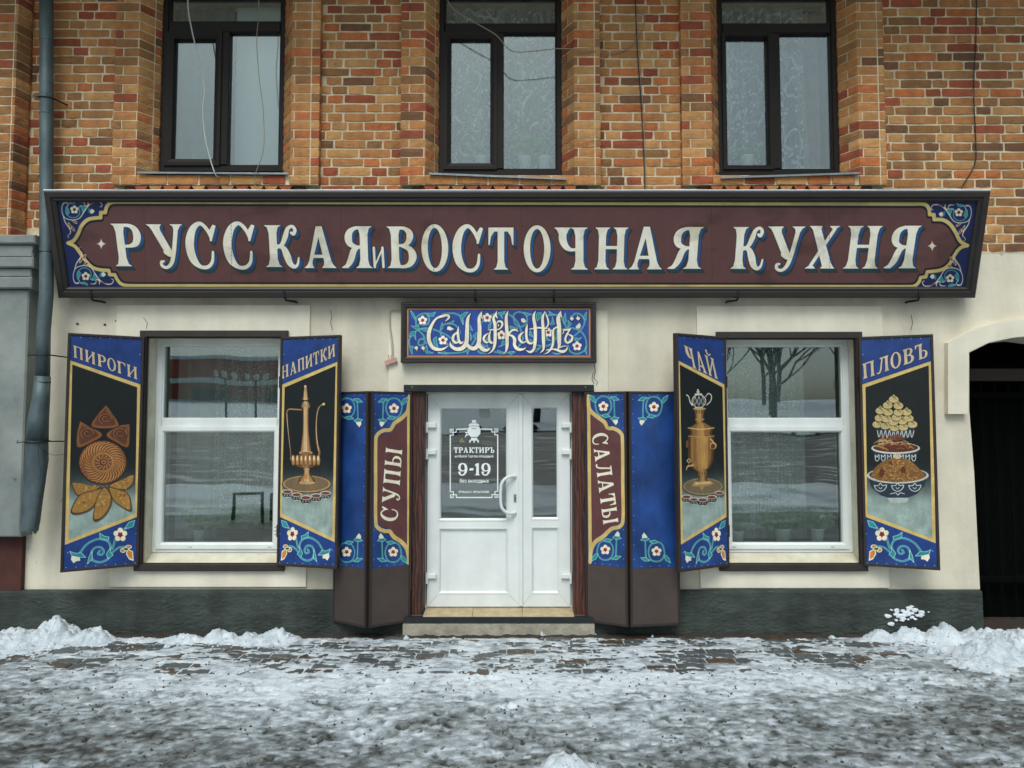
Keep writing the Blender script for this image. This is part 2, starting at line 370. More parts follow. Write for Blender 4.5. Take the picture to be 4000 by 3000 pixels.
# ------------------------------------------------------------------ painted boards (flat print drawn by code)
class Canvas:
    """a board w x h metres; M maps traced points to board metres (u right, v up)"""
    def __init__(s, w, h, ppm, bg, M=None):
        s.w, s.h, s.ppm = w, h, ppm; s.W, s.H = int(w * ppm), int(h * ppm)
        s.a = np.empty((s.H, s.W, 3), np.float32); s.a[:] = np.array(bg) / 255.0
        s.M = M or (lambda x, y: (x, y)); s.k = 1.0
    def pt(s, x, y):
        u, v = s.M(x, y); return u * s.ppm, (s.h - v) * s.ppm
    def mask(s): return np.zeros((s.H, s.W), np.float32)
    def fill(s, m, pts, raw=False, add=False, sub=False):
        p = np.array([q[:2] if raw else s.pt(q[0], q[1]) for q in pts], float)
        x0, x1 = int(max(0, p[:, 0].min() - 1)), int(min(s.W, p[:, 0].max() + 2)); y0, y1 = int(max(0, p[:, 1].min() - 1)), int(min(s.H, p[:, 1].max() + 2))
        if x1 <= x0 or y1 <= y0: return m
        SS = 4; ys = (np.arange((y1 - y0) * SS) + .5) / SS + y0
        a = p; b = np.roll(p, -1, 0)
        c = ((a[None, :, 1] <= ys[:, None]) != (b[None, :, 1] <= ys[:, None]))
        dy = np.where(b[:, 1] == a[:, 1], 1e-9, b[:, 1] - a[:, 1])
        xs = np.where(c, a[None, :, 0] + (ys[:, None] - a[None, :, 1]) * ((b[:, 0] - a[:, 0]) / dy)[None, :], np.inf)
        xs.sort(axis=1); n = int(c.sum(1).max()) if len(c) else 0
        X = np.arange(x0, x1)[None, :]; cov = np.zeros((len(ys), x1 - x0), np.float32)
        for k in range(0, n - 1, 2):
            A = np.where(np.isfinite(xs[:, k]), xs[:, k], 1e6)[:, None]; B = np.where(np.isfinite(xs[:, k + 1]), xs[:, k + 1], 1e6)[:, None]
            cov += np.clip(B - X, 0, 1) - np.clip(A - X, 0, 1)
        cov = cov.reshape(y1 - y0, SS, -1).mean(1)
        r = m[y0:y1, x0:x1]
        if add: r += cov
        elif sub: r *= (1 - cov)
        else: np.maximum(r, cov, out=r)
        return m
    def stroke(s, m, pts, w=None, raw=False, smooth=True, wpx=None):
        k = s.ppm * s.k if wpx is None else wpx
        q = []
        for p in pts:
            x, y = (p[0], p[1]) if raw else s.pt(p[0], p[1]); q.append((x, y, (p[2] if len(p) > 2 else w) * k * .5))
        if smooth: q = catmull(q, 7)
        if len(q) == 1: q = q * 2
        for (ax, ay, ar), (bx, by, br) in zip(q[:-1], q[1:]):
            R_ = max(ar, br) + 1.5
            x0, x1 = int(max(0, min(ax, bx) - R_)), int(min(s.W, max(ax, bx) + R_ + 1)); y0, y1 = int(max(0, min(ay, by) - R_)), int(min(s.H, max(ay, by) + R_ + 1))
            if x1 <= x0 or y1 <= y0: continue
            X = np.arange(x0, x1)[None, :] + .5; Y = np.arange(y0, y1)[:, None] + .5
            dx, dy = bx - ax, by - ay; L2 = dx * dx + dy * dy + 1e-9
            t = np.clip(((X - ax) * dx + (Y - ay) * dy) / L2, 0, 1)
            d = np.hypot(X - ax - t * dx, Y - ay - t * dy); c = np.clip(ar + (br - ar) * t - d + .5, 0, 1).astype(np.float32)
            r = m[y0:y1, x0:x1]; np.maximum(r, c, out=r)
        return m
    def paint(s, m, col, a=1.0):
        ys = np.flatnonzero(m.any(1)); xs = np.flatnonzero(m.any(0))
        if len(ys) == 0: return
        y0, y1, x0, x1 = ys[0], ys[-1] + 1, xs[0], xs[-1] + 1
        mm = (np.clip(m[y0:y1, x0:x1], 0, 1) * a)[..., None]
        c = np.array(col, np.float32) / 255 if not (isinstance(col, np.ndarray) and col.ndim == 3) else col[y0:y1, x0:x1]
        s.a[y0:y1, x0:x1] = s.a[y0:y1, x0:x1] * (1 - mm) + c * mm
    # shorthand
    def F(s, pts, col, a=1.0, sm=False): s.paint(s.fill(s.mask(), catmull(list(pts) + [pts[0]], 5) if sm else pts), col, a)
    def S(s, pts, col, w=None, a=1.0, sm=True): s.paint(s.stroke(s.mask(), pts, w, smooth=sm), col, a)
    def E(s, cx, cy, rx, ry, col, a=1.0, n=28, a0=0, a1=360):
        s.F([(cx + rx * math.cos(R(a0 + (a1 - a0) * i / n)), cy + ry * math.sin(R(a0 + (a1 - a0) * i / n))) for i in range(n + (a1 - a0 < 360))], col, a)
    def image(s, name, alpha=None, wear=1.0):
        im = bpy.data.images.new(name, s.W, s.H, alpha=alpha is not None)
        if alpha is None:      # brush marks, faint scratches and faded patches in the paint
            yy, xx = np.mgrid[0:s.H, 0:s.W]; q = 620.0 / s.ppm
            b_ = fbm(xx * .05 * q, yy * .018 * q, 77, 4) - .5; b2 = fbm(xx * .012 * q, yy * .014 * q, 78, 4) - .5; b3 = fbm(xx * .35 * q, yy * .25 * q, 79, 2) - .5
            s.a *= (1 + wear * (.16 * b_ + .16 * b2 + .12 * b3))[..., None]
            k = s.a.copy(); k[1:-1, 1:-1] = (s.a[1:-1, 1:-1] * 4 + s.a[:-2, 1:-1] + s.a[2:, 1:-1] + s.a[1:-1, :-2] + s.a[1:-1, 2:]) / 8; s.a = k
            fade = np.clip(fbm(xx * .02 * q, yy * .006 * q, 80, 5) * 3 - 1.9, 0, .13 * wear)[..., None]; s.a = s.a * (1 - fade) + (s.a * .72 + .16) * fade
        px = np.ones((s.H, s.W, 4), np.float32); px[..., :3] = s.a
        if alpha is not None: px[..., 3] = np.clip(alpha, 0, 1)
        im.pixels.foreach_set(np.clip(px[::-1], 0, 1).ravel()); im.update(); im.pack()
        return im

def print_mat(name, im, rough=0.42, alpha=False, coat=0.0, bump=.12):
    m = bpy.data.materials.new(name); m.use_nodes = True
    nt = m.node_tree; b = nt.nodes['Principled BSDF']; N, L = nt.nodes.new, nt.links.new
    t = N('ShaderNodeTexImage'); t.image = im; t.extension = 'EXTEND'
    g = N('ShaderNodeNewGeometry'); nz = N('ShaderNodeTexNoise'); nz.inputs['Scale'].default_value = 5; nz.inputs['Detail'].default_value = 8; nz.inputs['Roughness'].default_value = .65
    L(g.outputs['Position'], nz.inputs['Vector'])
    mr = N('ShaderNodeMapRange'); mr.inputs['From Min'].default_value = .3; mr.inputs['From Max'].default_value = .7; mr.inputs['To Min'].default_value = .92; mr.inputs['To Max'].default_value = 1.04
    h = N('ShaderNodeHueSaturation'); L(nz.outputs['Fac'], mr.inputs[0]); L(mr.outputs[0], h.inputs['Value']); L(t.outputs['Color'], h.inputs['Color'])
    L(h.outputs[0], b.inputs['Base Color'])
    r2 = N('ShaderNodeMapRange'); r2.inputs['To Min'].default_value = rough - .12; r2.inputs['To Max'].default_value = rough + .2; L(nz.outputs['Fac'], r2.inputs[0]); L(r2.outputs[0], b.inputs['Roughness'])
    if alpha: L(t.outputs['Alpha'], b.inputs['Alpha'])
    b.inputs['Specular IOR Level'].default_value = .38
    n3 = N('ShaderNodeTexNoise'); n3.inputs['Scale'].default_value = 70; L(g.outputs['Position'], n3.inputs['Vector'])
    bp = N('ShaderNodeBump'); bp.inputs['Strength'].default_value = bump; bp.inputs['Distance'].default_value = .004; L(n3.outputs['Fac'], bp.inputs['Height']); L(bp.outputs[0], b.inputs['Normal'])
    return m

def board(name, pts4, m, parent, thick_dir, t=0.004, world=True):
    """thin painted sheet: pts4 = BL, BR, TR, TL; thick_dir points backwards"""
    me = bpy.data.meshes.new(name); L = root_loc(parent) if world else Vector((0, 0, 0))
    f = [Vector(p) - L for p in pts4]; bk = [p + Vector(thick_dir) * t for p in f]
    me.from_pydata([tuple(v) for v in f + bk], [], [(0, 1, 2, 3), (7, 6, 5, 4), (0, 4, 5, 1), (1, 5, 6, 2), (2, 6, 7, 3), (3, 7, 4, 0)])
    uv = me.uv_layers.new(name='UVMap'); co = [(0, 0), (1, 0), (1, 1), (0, 1)]
    for poly in me.polygons:
        for li, vi in zip(poly.loop_indices, poly.vertices): uv.data[li].uv = co[vi % 4]
    me.materials.append(m); o = bpy.data.objects.new(name, me); COL.objects.link(o); o.parent = parent; return o

# glyphs, cap height 100
def _st(x, w, f=12, b=1, t=1, fl=None, fr=None):
    L_, R_ = (f if fl is None else fl), (f if fr is None else fr)
    p = [(x - L_ * b, 0), (x + w + R_ * b, 0)]
    if b: p += [(x + w + R_ * .3, 6), (x + w, 20)]
    if t: p += [(x + w, 80), (x + w + R_ * .3, 94)]
    p += [(x + w + R_ * t, 100), (x - L_ * t, 100)]
    if t: p += [(x - L_ * .3, 94), (x, 80)]
    if b: p += [(x, 20), (x - L_ * .3, 6)]
    return ('p', p)
def _el(cx, cy, rx, ry, n=40): return [(cx + rx * math.cos(2 * math.pi * i / n), cy + ry * math.sin(2 * math.pi * i / n)) for i in range(n)]
_bowl = lambda dx: ('s', [(dx, 52, 7), (dx + 16, 51, 9), (dx + 28, 40, 14), (dx + 30, 27, 16), (dx + 26, 12, 14), (dx + 14, 4, 9), (dx - 8, 4, 8)])
G = {
 'Р': [_st(14, 20, fr=12), ('s', [(30, 96, 8), (50, 95, 9), (63, 86, 15), (67, 71, 19), (62, 55, 16), (48, 48, 9), (30, 47, 7)])],
 'У': [('p', [(0, 100), (40, 100), (35, 93), (36, 85), (60, 36), (64, 27), (52, 22), (44, 28), (15, 85), (9, 94)]), ('s', [(46, 34, 15), (55, 26, 10), (64, 27, 6)]),
       ('p', [(58, 100), (92, 100), (84, 94), (80, 86), (68, 86), (66, 94)]), ('s', [(74, 90, 12), (70, 65, 11), (63, 28, 11), (56, 6, 10), (44, -4, 8), (33, 0, 8), (32, 9, 8), (38, 11, 6)])],
 'С': [('s', [(62, 66, 5), (54, 86, 9), (38, 100, 9), (21, 90, 15), (11, 66, 20), (10, 42, 20), (17, 18, 18), (32, 3, 10), (50, 2, 9), (62, 14, 8), (65, 36, 6)]), ('p', [(59, 60), (64, 60), (76, 95), (68, 98), (58, 84)])],
 'К': [_st(12, 20), ('s', [(30, 46, 8), (44, 54, 10), (53, 72, 13), (60, 91, 10), (71, 97, 8), (78, 89, 9), (74, 79, 9), (68, 82, 6)]), ('s', [(34, 51, 7), (47, 45, 13), (55, 28, 18), (61, 10, 15), (71, 1, 10), (80, 6, 7), (84, 22, 5)])],
 'А': [('p', [(0, 0), (28, 0), (24, 6), (23, 14), (44, 84), (42, 100), (34, 100), (14, 18), (9, 7)]), ('p', [(36, 100), (50, 100), (72, 18), (78, 7), (86, 0), (46, 0), (52, 7), (53, 16), (39, 78)]), ('p', [(20, 24), (56, 24), (56, 32), (22, 32)])],
 'Я': [_st(44, 20, fl=12), ('s', [(50, 96, 8), (33, 95, 9), (20, 86, 15), (16, 72, 19), (20, 58, 15), (34, 51, 9), (50, 50, 8)]), ('s', [(40, 50, 8), (29, 42, 15), (21, 20, 16), (12, 6, 11), (1, 2, 4)]), ('p', [(-5, 0), (16, 0), (14, 8), (6, 5)])],
 'и': [('s', [(8, 96, 13), (10, 4, 13)]), ('s', [(58, 96, 13), (60, 4, 13)]), ('s', [(12, 12, 9), (56, 88, 9)])],
 'В': [_st(14, 20), ('s', [(30, 96, 8), (48, 95, 9), (60, 86, 15), (62, 75, 17), (57, 62, 13), (46, 55, 8), (30, 54, 7)]), ('s', [(40, 54, 8), (60, 46, 14), (68, 29, 20), (62, 12, 15), (48, 4, 9), (28, 4, 8)])],
 'О': [('p', _el(35, 50, 35, 54)), ('h', _el(35, 50, 18, 45))],
 'Т': [_st(26, 19, t=0), ('p', [(0, 100), (71, 100), (71, 58), (67, 58), (63, 78), (54, 90), (17, 90), (8, 78), (4, 58), (0, 58)])],
 'Ч': [('p', [(0, 100), (42, 100), (36, 93), (32, 84), (12, 84), (7, 94)]), ('s', [(22, 88, 19), (22, 70, 19), (30, 54, 15), (42, 47, 9), (56, 48, 7)]), _st(52, 20)],
 'Н': [_st(10, 20), _st(60, 20), ('p', [(28, 48), (62, 48), (62, 56), (28, 56)])],
 'Х': [('p', [(0, 100), (38, 100), (35, 93), (74, 12), (80, 5), (86, 0), (44, 0), (49, 6), (12, 90), (6, 96)]), ('s', [(72, 92, 9), (48, 55, 9), (18, 8, 9)]), ('p', [(56, 100), (88, 100), (78, 94), (70, 88), (66, 92)]), ('p', [(0, 0), (32, 0), (24, 7), (20, 12), (12, 7)])],
 'П': [_st(8, 18, 9), _st(56, 18, 9), ('p', [(6, 100), (76, 100), (76, 91), (6, 91)])],
 'И': [_st(8, 18, 9), _st(60, 18, 9), ('s', [(22, 18, 10), (64, 82, 10)])],
 'Г': [_st(10, 18, 9), ('p', [(4, 100), (68, 100), (68, 70), (63, 70), (57, 86), (48, 91), (4, 91)])],
 'Л': [_st(58, 18, 9), ('s', [(40, 94, 10), (34, 60, 10), (27, 20, 11), (16, 4, 10), (5, 6, 11)]), ('p', [(24, 100), (80, 100), (80, 91), (24, 91)])],
 'Й': [_st(8, 18, 9), _st(60, 18, 9), ('s', [(22, 18, 10), (64, 82, 10)]), ('s', [(26, 126, 12), (32, 112, 8), (48, 108, 8), (62, 118, 7)])],
 'Ъ': [('p', [(0, 100), (40, 100), (40, 91), (14, 91), (5, 74), (0, 74)]), _st(26, 18, 8), _bowl(42)],
 'Ы': [_st(8, 17, 8), _bowl(24), _st(76, 17, 8)],
 'Б': [_st(10, 18, 8), ('p', [(4, 100), (64, 100), (64, 78), (58, 90), (4, 91)]), _bowl(28)],
}
def gext(ch):
    xs = []
    for op, pts in G[ch]:
        if op == 'h': continue
        for p in pts: e = (p[2] / 2 if op == 's' else 0); xs += [p[0] - e, p[0] + e]
    return min(xs), max(xs)
def glyph(c, m, ch, fmap, scale):
    """fmap(x,y) glyph units -> traced coords; scale = metres per glyph unit (stroke widths)"""
    g = c.mask()
    for op, pts in G[ch]:
        if op == 'p': c.fill(g, [fmap(x, y) for x, y in pts])
    for op, pts in G[ch]:
        if op == 's': c.stroke(g, [(*fmap(p[0], p[1]), p[2] * scale / c.k) for p in pts])
    for op, pts in G[ch]:
        if op == 'h': c.fill(g, [fmap(x, y) for x, y in pts], sub=True)
    np.maximum(m, g, out=m)
def dilate(m, r):
    o = m.copy(); H, W = m.shape
    for k in range(12):
        dx, dy = int(round(r * math.cos(k * math.pi / 6))), int(round(r * math.sin(k * math.pi / 6)))
        o = np.maximum(o, shift(m, dx, dy))
    return o
def shift(m, dx, dy):
    o = np.zeros_like(m); H, W = m.shape
    o[max(0, dy):H + min(0, dy), max(0, dx):W + min(0, dx)] = m[max(0, -dy):H + min(0, -dy), max(0, -dx):W + min(0, -dx)]
    return o
def text_line(c, s, A, B, up, col, scale, dark=(16, 22, 50), gap=5, sh=0, outline=1.2):
    """letters spread from A to B (traced coords), cap height vector up"""
    A, B, up = np.array(A, float), np.array(B, float), np.array(up, float)
    ex = [gext(ch) for ch in s]; tot = sum(b - a for a, b in ex) + gap * (len(s) - 1); d = (B - A) / tot; x = 0; m = c.mask()
    for ch, (a, b) in zip(s, ex):
        o = A + d * (x - a)
        glyph(c, m, ch, lambda gx, gy, o=o: tuple(o + d * gx + up * (gy / 100)), scale)
        x += b - a + gap
    c.paint(dilate(m, outline), dark, .9)
    if sh: c.paint(np.maximum(shift(m, sh, sh), m), dark, .8)
    c.paint(m, col)
    return m

def font_text(c, m, s, x0, x1, ybase, h):
    """one line of plain lettering from Blender's own font, fitted to x0..x1 with cap height h (board metres)"""
    cu = bpy.data.curves.new('t', 'FONT'); cu.body = s; cu.resolution_u = 3; o = bpy.data.objects.new('t', cu); COL.objects.link(o)
    dg = bpy.context.evaluated_depsgraph_get(); me = bpy.data.meshes.new_from_object(o.evaluated_get(dg)); me.calc_loop_triangles()
    v = np.array([(q.co.x, q.co.y) for q in me.vertices]); a, b = v[:, 0].min(), v[:, 0].max(); k = (x1 - x0) / (b - a)
    g = c.mask()
    for t in me.loop_triangles:
        p = [v[i] for i in t.vertices]
        c.fill(g, [((x0 + (q[0] - a) * k) * c.ppm, (c.h - ybase - q[1] / 0.7 * h) * c.ppm) for q in p], raw=True, add=True)
    np.maximum(m, np.clip(g, 0, 1), out=m)
    bpy.data.objects.remove(o); bpy.data.curves.remove(cu); bpy.data.meshes.remove(me)
# ------------------------------------------------------------------ the tavern building
bld = thing('tavern_building', 'two-tone tavern building, patterned brick above cream plaster with white windows and door', 'building', (0, 0, 0))
ZP = PZ(2308, -0.06)            # top of the plinth
ZB = PZ(990, 0.0)               # plaster ends, brick begins
ZT = PZ(-150, 0.0)
XL, XR = PX(78, 1700, 0), 6.6

def wall_holes(mb, x0, x1, z0, z1, yf, yb, holes, open_foot=()):
    xs = sorted({x0, x1, *[v for h in holes for v in h[:2]]}); zs = sorted({z0, z1, *[v for h in holes for v in h[2:]]})
    for i in range(len(xs) - 1):
        for j in range(len(zs) - 1):
            cx, cz = (xs[i] + xs[i + 1]) / 2, (zs[j] + zs[j + 1]) / 2
            if any(h[0] < cx < h[1] and h[2] < cz < h[3] for h in holes): continue
            mb.add([(xs[i], yf, zs[j]), (xs[i + 1], yf, zs[j]), (xs[i + 1], yf, zs[j + 1]), (xs[i], yf, zs[j + 1])], [(0, 1, 2, 3)])
            mb.add([(xs[i], yb, zs[j]), (xs[i + 1], yb, zs[j]), (xs[i + 1], yb, zs[j + 1]), (xs[i], yb, zs[j + 1])], [(3, 2, 1, 0)])
    for (a, b, c, d) in holes + [(x1, x0, z0, z1)]:
        mb.add([(a, yf, c), (a, yb, c), (a, yb, d), (a, yf, d)], [(0, 1, 2, 3)])
        mb.add([(b, yf, c), (b, yb, c), (b, yb, d), (b, yf, d)], [(3, 2, 1, 0)])
        mb.add([(a, yf, d), (a, yb, d), (b, yb, d), (b, yf, d)], [(0, 1, 2, 3)])
        if (a, b) not in open_foot and (a, b) != (x1, x0): mb.add([(a, yf, c), (a, yb, c), (b, yb, c), (b, yf, c)], [(3, 2, 1, 0)])
    return mb

WL = dict(x0=PX(572, 1760, 0), x1=PX(1092, 1760, 0), z0=PZ(2206, 0), z1=PZ(1316, 0))
WR = dict(x0=PX(2832, 1760, 0), x1=PX(3352, 1760, 0), z0=PZ(2206, 0), z1=PZ(1318, 0))
DR = dict(x0=PX(1612, 1900, 0), x1=PX(2290, 1900, 0), z0=PZ(2400, 0) - .04, z1=PZ(1527, 0))
XA = PX(3700, 1500, 0)
hs = [(w['x0'], w['x1'], w['z0'], w['z1']) for w in (WL, WR)] + [(DR['x0'], DR['x1'], ZP, DR['z1'])]
mb = MB(); wall_holes(mb, XL, XA, ZP, ZB, 0, .45, hs[:2] + [(DR['x0'], DR['x1'], ZP, DR['z1'])], [(DR['x0'], DR['x1'])])
mb.build('plaster_wall', M['plaster'], bld)
# right end of the plaster with the carriage arch
edge = [(3842, 2462), (3828, 2299), (3805, 1841), (3786, 1600), (3786, 1378), (3861, 1341), (3954, 1322), (4060, 1312), (4200, 1330)]
ep = [(P(a, b, 0).x, P(a, b, 0).z) for a, b in edge]
pz = lambda z: ep[0][0] + (ep[1][0] - ep[0][0]) * (z - ep[0][1]) / (ep[1][1] - ep[0][1])
poly = [(XA, ZP), (pz(ZP), ZP)] + ep[1:] + [(7.4, ep[-1][1] - .25), (7.4, ZB), (XA, ZB)]
MB().prism(poly, -.45, 0).build('plaster_wall', M['plaster'], bld)
# raised band round the arch
band = [(3702, 1617), (3702, 1338), (3760, 1306), (3823, 1280), (3910, 1258), (4001, 1245), (4200, 1230)], [(4200, 1326), (4060, 1308), (3954, 1319), (3861, 1338), (3784, 1376), (3779, 1617)]
bp_ = [(P(a, b, -.05).x, P(a, b, -.05).z) for a, b in band[0] + band[1]]
MB().prism(bp_, .001, .055).build('arch_band', M['plaster2'], bld)
# raised panels round the shop windows and door
for w, (a, b, t, bt) in ((WL, (456, 1210, 1192, 2292)), (WR, (2722, 3446, 1196, 2296))):
    X0, X1, Z1, Z0 = PX(a, 1250, -.02), PX(b, 1250, -.02), PZ(t, -.02), PZ(bt, -.02)
    mb = MB(); wall_holes(mb, X0, X1, Z0, Z1, -.022, -.0005, [(w['x0'], w['x1'], w['z0'], w['z1'])])
    mb.build('window_surround', M['plaster2'], bld)
mb = MB(); wall_holes(mb, PX(1518, 1400, -.02), PX(2375, 1400, -.02), ZP + .001, PZ(1212, -.02), -.018, -.0005, [(DR['x0'] - .001, DR['x1'] + .001, ZP + .001, DR['z1'] + .001)], [(DR['x0'] - .001, DR['x1'] + .001)])
mb.build('door_surround', M['plaster2'], bld)

# plinth: rough combed stucco
def plinth(x0, x1, name='plinth'):
    nx, nz = int((x1 - x0) / .012), 44; X = np.linspace(x0, x1, nx); Z = np.linspace(-.25, ZP, nz)
    XX, ZZ = np.meshgrid(X, Z)
    wv = np.sin(ZZ * 120 + 9 * fbm(XX * 3.2, ZZ * 5, 3) * 6) * .5 + .5
    n = fbm(XX * 14, ZZ * 40, 5) * .7 + wv * .3
    amp = np.clip(fbm(XX * .9, ZZ * 2 + 7, 9) * 1.8 - .4, .15, 1)
    top = np.clip((ZP - ZZ) / .02, 0, 1)
    Y = -.062 - n * .018 * amp * top
    Y[-1] = -.055
    v = [(a, b, c) for a, b, c in zip(XX.ravel(), Y.ravel(), ZZ.ravel())]
    f = [(j * nx + i, j * nx + i + 1, (j + 1) * nx + i + 1, (j + 1) * nx + i) for j in range(nz - 1) for i in range(nx - 1)]
    mb = MB(); mb.v = v; mb.f = f; k = len(v)
    mb.add([(x0, 0, ZP), (x1, 0, ZP), (x1, -.055, ZP), (x0, -.055, ZP), (x0, .3, -.25), (x1, .3, -.25), (x0, .3, ZP), (x1, .3, ZP), (x0, -.055, -.25), (x1, -.055, -.25)],
           [(0, 3, 2, 1), (8, 3, 6, 4), (9, 5, 7, 2), (6, 4, 5, 7)])
    mb.build(name, M['plinth'], bld)
XS0, XS1 = PX(1574, 2440, -.08), PX(2322, 2440, -.08)
plinth(-6.4, XS0); plinth(XS1, PX(3838, 2400, -.06))

# ---- bricks
BM = ['tan', 'sand', 'brown', 'red', 'orange', 'dark']; BW = [.31, .20, .19, .15, .11, .04]
def bcol(): return M['b_' + rnd.choices(BM, BW)[0]]
def brick_mesh(i, L_, H_=.0695, rel=.02):
    """front face 6x3 grid with worn arrises; centred on x,z; y from 0 back to +rel"""
    r = random.Random(i); nx, nz = (5, 3); v = []; f = []
    for j in range(nz):
        for k in range(nx):
            u, w = k / (nx - 1), j / (nz - 1); e = (k in (0, nx - 1)) or (j in (0, nz - 1))
            x = (u - .5) * (L_ - .004) + (r.uniform(-.004, .004) if k not in (0, nx - 1) else r.uniform(-.0028, .0028))
            z = (w - .5) * (H_ - .004) + r.uniform(-.0026, .0026)
            y = (r.uniform(.0003, .0028) if e else r.uniform(-.0025, .0015))
            if k in (0, nx - 1) and j in (0, nz - 1): x *= .992; z *= .96; y += .0012
            v.append((x, y, z))
    for j in range(nz - 1):
        for k in range(nx - 1): a = j * nx + k; f.append((a, a + 1, a + nx + 1, a + nx))
    rim = [k for k in range(nx)] + [nx - 1 + j * nx for j in range(1, nz)] + [(nz - 1) * nx + k for k in range(nx - 2, -1, -1)] + [j * nx for j in range(nz - 2, 0, -1)]
    n0 = len(v)
    for a in rim: x, y, z = v[a]; v.append((x * 1.006, rel, z * 1.02))
    for q in range(len(rim)): q2 = (q + 1) % len(rim); f.append((rim[q], n0 + q, n0 + q2, rim[q2]))
    me = bpy.data.meshes.new('brick'); me.from_pydata(v, [], f); me.materials.append(M['b_tan']); return me
B_L = [brick_mesh(i, .272) for i in range(10)]; B_S = [brick_mesh(40 + i, .132) for i in range(8)]
flat_bricks = []   # (mesh, x, y, z, sx, sz, mat, visible-width-in-px)
PITCH_Z = .0815
def flat_wall(x0, x1, z0, z1, y, seed, header_every=2):
    """one panel of Flemish-ish bond as a list of bricks"""
    r = random.Random(seed); n = int((z1 - z0) / PITCH_Z) + 1
    for k in range(n):
        zc = z0 + (k + .5) * PITCH_Z
        if zc - .034 > z1: break
        x = x0 - r.uniform(0, .06) - (.0 if k % 2 else .21); j = k % 2
        while x < x1 - .02:
            L_ = .272 if (j % 2 == 0) else .132
            if r.random() < .1: L_ = .272 if L_ < .2 else .132
            a, b = max(x, x0 + .004), min(x + L_, x1 - .004)
            if b - a > .03:
                w = b - a; base = B_L if w > .17 else B_S; nl = .272 if w > .17 else .132
                flat_bricks.append((r.choice(base), (a + b) / 2, y - .007 + r.uniform(-.003, .0025), zc + r.uniform(-.002, .002), w / nl, 1 + r.uniform(-.03, .02), bcol(), r.uniform(-.006, .006), w))
            x += L_ + .0125 + r.uniform(-.0025, .003); j += 1

def path_bricks(pts, z0, z1, seed, parent, name='shaped_brick', odd=(.262, .132, .262, .262), even=(.132, .262, .262, .262)):
    """bricks that wrap along a plan path (flat face, splay, reveal)"""
    r = random.Random(seed); P2 = [np.array(p, float) for p in pts]
    seg = [np.linalg.norm(b - a) for a, b in zip(P2[:-1], P2[1:])]; cum = [0]
    for s_ in seg: cum.append(cum[-1] + s_)
    tot = cum[-1]
    def at(s_):
        s_ = min(max(s_, 0), tot)
        for i in range(len(seg)):
            if s_ <= cum[i + 1] + 1e-9: t = (s_ - cum[i]) / seg[i]; return P2[i] * (1 - t) + P2[i + 1] * t
    def nrm(s_):
        i = 0
        while i < len(seg) - 1 and s_ > cum[i + 1]: i += 1
        d = (P2[i + 1] - P2[i]) / seg[i]; return np.array([d[1], -d[0]])
    def mk(a, b, sd, dz=0.0):
        rr = random.Random(sd); ss = sorted({a, b, *[c for c in cum if a + .004 < c < b - .004], *[a + (b - a) * t for t in (.33, .66)]})
        v = []; rows = 3; H_ = .0695
        for j in range(rows):
            for s_ in ss:
                p = at(s_); n_ = nrm(s_ - 1e-4) + nrm(s_ + 1e-4); n_ = n_ / (np.linalg.norm(n_) + 1e-9)
                e = j != 1 or s_ in (ss[0], ss[-1])
                o = p + n_ * ((.0075 if not e else .0045) + rr.uniform(-.002, .002))
                v.append((o[0], o[1], (j / 2 - .5) * H_ + rr.uniform(-.0025, .0025)))
        m_ = len(ss)
        for j in (0, 2):
            for s_ in ss:
                p = at(s_); n_ = nrm(s_ - 1e-4) + nrm(s_ + 1e-4); n_ = n_ / (np.linalg.norm(n_) + 1e-9)
                o = p - n_ * .012; v.append((o[0], o[1], (j / 2 - .5) * H_))
        f = []
        for j in range(2):
            for k in range(m_ - 1): q = j * m_ + k; f.append((q, q + 1, q + m_ + 1, q + m_))
        bo, to = 3 * m_, 4 * m_
        for k in range(m_ - 1): f.append((k, bo + k, bo + k + 1, k + 1)); f.append((2 * m_ + k, 2 * m_ + k + 1, to + k + 1, to + k))
        f.append((0, m_, 2 * m_, to, bo)); f.append((m_ - 1, bo + m_ - 1, to + m_ - 1, 3 * m_ - 1, 2 * m_ - 1))
        me = bpy.data.meshes.new(name); me.from_pydata(v, [], f); me.materials.append(M['b_tan']); return me
    vari = {}
    n = int((z1 - z0) / PITCH_Z) + 1
    for k in range(n):
        zc = z0 + (k + .5) * PITCH_Z
        if zc + .034 > z1 + .03: break
        s_ = 0; pat = odd if k % 2 else even; j = 0
        while s_ < tot - .03:
            e = min(s_ + pat[j % len(pat)], tot)
            if tot - e < .05: e = tot
            key = (round(s_, 3), k % 2, k % 3)
            if key not in vari: vari[key] = mk(s_ + .0, e, hash(key) & 0xffff)
            o = bpy.data.objects.new(name, vari[key]); COL.objects.link(o); o.parent = parent
            o.location = (0, r.uniform(-.002, .002), zc); o.material_slots[0].link = 'OBJECT'; o.material_slots[0].material = bcol()
            s_ = e + .0125; j += 1

YP, YW = -.07, .09
wall = MB().box((XL - 1.2, .0, ZB + .001), (7.4, .45, ZT)).build('brick_wall', M['mortar'], None)
bpy.data.objects.remove(wall)
UW = []   # upper windows
for (xo, xb, xw, xw2, xb2, xo2) in ((448, 540, 624, 1113, 1140, 1247), (1568, 1662, 1712, 2197, 2244, 2343), (2664, 2778, 2802, 3278, 3352, 3454)):
    UW.append(dict(xo=PX(xo, 370, YP), xb=PX(xb, 370, YP), xw=PX(xw, 370, YW), xw2=PX(xw2, 370, YW), xb2=PX(xb2, 370, YP), xo2=PX(xo2, 370, YP)))
ZS = PZ(682, YP)          # under the window
ZC = PZ(722, YP)          # underside of the projecting bay
holes = [(w['xb'], w['xb2'], ZS, ZT - .2) for w in UW]
mb = MB(); wall_holes(mb, XL - 1.4, 7.4, ZB + .002, ZT, 0, .45, holes)
bw = mb.build('brick_wall', M['mortar'], bld)
